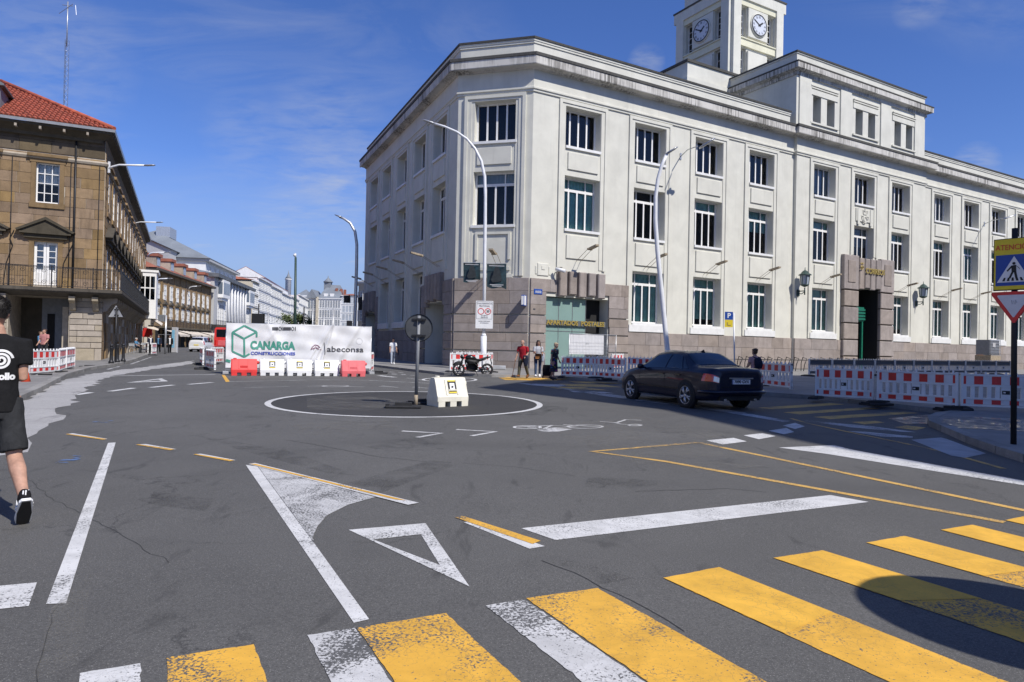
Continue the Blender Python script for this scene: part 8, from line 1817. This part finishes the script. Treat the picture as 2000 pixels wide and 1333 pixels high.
q = foot((1068, 739), .12); o = thing('shopping_trolley', 'black two wheeled shopping trolley held by the old woman', 'trolley', q); b = MB(); b.M = Matrix.Translation(q); b.loft([ell((0, 0, .10), .19, .13, None, 18, 4), ell((0, 0, .4), .2, .14, None, 18, 4), ell((.01, 0, .58), .18, .12, None, 18, 4)]); put('trolley_bag', remesh(b, .012, 2, 'cloth_black'), None, o)
for sd in (-1, 1): b = MB(); b.M = Matrix.Translation(q); b.tube([(sd * .16, -.13, .09), (sd * .2, -.13, .09)], .085, 14); b.build('wheel', MAT['rubber'], o)
b = MB(); b.M = Matrix.Translation(q); b.tube([(-.12, .1, .1), (-.1, .12, .8), (.16, .12, .84), (.12, .1, .1)], .012, 6); b.build('handle', MAT['steel'], o)
p = foot((1474, 772), .0); col = {}; person('woman with tied dark hair and a navy backpack walking behind the dark car', p, away(p, 35), 1.64, 4, ((22, 10), (-18, 20)), ((-12, 8, 40), (10, 8, 50)), turn=10, top=('t_shirt', 'cloth_rose', .42), legs=('jeans', 'cloth_denim', 1.), shoes='white', hair=('bun', 'hair_brown'), female=True, face=False, collect=col)
o = thing('backpack', 'navy backpack on the back of the woman behind the dark car', 'backpack', col['Wp'] @ Vector((0, -.2, 1.1))); b = MB(); b.M = col['Wp'] @ Matrix.Translation((0, -.20, col['pz'] + .02)) @ Matrix.Rotation(rad(-4), 4, 'X'); b.loft([ell((0, 0, .08), .13, .075, None, 18, 3), ell((0, -.02, .22), .155, .10, None, 18, 3), ell((0, 0, .40), .14, .085, None, 18, 3), ell((0, .02, .47), .09, .05, None, 18, 3)]); put('bag', remesh(b, .012, 3, 'cloth_navy'), None, o)
for sd in (-1, 1): b = MB(); b.M = col['Wp']; b.tube([(sd * .09, -.13, col['pz'] + .49), (sd * .11, .02, col['pz'] + .53), (sd * .12, .12, col['pz'] + .42), (sd * .13, .0, col['pz'] + .15)], .018, 6); b.build('strap', MAT['cloth_navy'], o)
p = FR.pt(FR.hit(1914, 690, 4.)[0], .35, 4.); person('workman in a faded orange shirt seen from behind, over the grey barriers', p, away(p, 10), 1.72, 4, ((12, 6), (-10, 10)), ((5, 12, 30), (0, 12, 40)), skin='skin_tan', top=('work_shirt', 'cloth_orange', .5), legs=('trousers', 'cloth_navy', 1.), hair=('short', 'hair_black'), face=False, vox=.016, build=1.12)
p = foot((767, 711.5), .12); col = {}; person('woman in white t-shirt and pale jeans walking in the shade of the post office', p, towards(p, 10), 1.66, 2, ((12, 6), (-12, 10)), ((5, 8, 20), (5, 9, 20)), top=('t_shirt', 'cloth_white', .45), legs=('jeans', 'cloth_paledenim', 1.), shoes='white', hair=('medium', 'hair_brown'), female=True, vox=.014, collect=col)
o = thing('tote_bag', 'dark tote bag carried by the woman in white', 'bag', col['Wp'] @ Vector((-.22, .05, .8))); b = MB(); b.M = col['Wp'] @ Matrix.Translation((-.27, .06, .82)); b.bev(-.10, .10, -.05, .05, -.22, .18, .03); b.tube([(-.06, 0, .17), (-.02, 0, .5), (.06, 0, .5), (.08, 0, .17)], .012, 5); b.build('bag_body', MAT['cloth_navy'], o)
for i, (px, lb_, jk, tp_, yw, dd) in enumerate((((293, 692), 'man in dark jacket and white shirt, leftmost of three by the far barriers', 'cloth_navy', 'cloth_white', 20, 1.71), ((309, 691), 'man in dark blue jacket and blue shirt, middle of three by the far barriers', 'cloth_navy', 'cloth_blue', -10, 1.74), ((331, 690), 'man in open dark jacket and white shirt walking alone on the road', 'cloth_black', 'cloth_white', 6, 1.76))):
    p = foot(px) if i == 2 else foot((px[0], 689.5)); person(lb_, p, towards(p, yw), dd, 2, ((14, 8), (-12, 10)), ((8, 8, 20), (-8, 8, 20)), top=('shirt', tp_, .9), legs=('trousers', 'cloth_black', 1.), hair=('short', 'hair_black'), jacket=jk, vox=.016, build=1.08)
p = D(86, 690, 38.6); p = Vector((p.x, 38.6, gz(38.6) + KH)); person('man in a pink shirt standing under the arcade behind the barriers', p, towards(p, -40), 1.74, 0, ((2, 3), (-2, 3)), ((8, 8, 25), (10, 8, 40)), turn=-20, top=('shirt', 'cloth_pink', .47), legs=('trousers', 'cloth_charcoal', 1.), hair=('short', 'hair_brown'), build=1.08, vox=.014)
p = D(78.5, 690, 39.6); p = Vector((p.x, 39.6, gz(39.6) + KH)); person('person in grey blue top half hidden behind the man in pink', p, towards(p, 60), 1.62, 0, ((2, 3), (-2, 3)), ((8, 8, 25), (10, 8, 40)), top=('top', 'cloth_blue', .6), legs=('trousers', 'cloth_navy', 1.), hair=('short', 'hair_brown'), vox=.016, female=True)
P_ = G(264, 689, .12); p = Vector((P_.x, P_.y, gz(P_.y) + KH)); person('seated person in a light blue shirt among the cafe chairs', p, towards(p, 70), 1.7, 6, ((85, 85), (80, 78)), ((20, 10, 50), (25, 10, 40)), top=('shirt', 'cloth_blue', .5), legs=('trousers', 'cloth_charcoal', 1.), hair=('short', 'hair_grey'), sit=True, vox=.016)
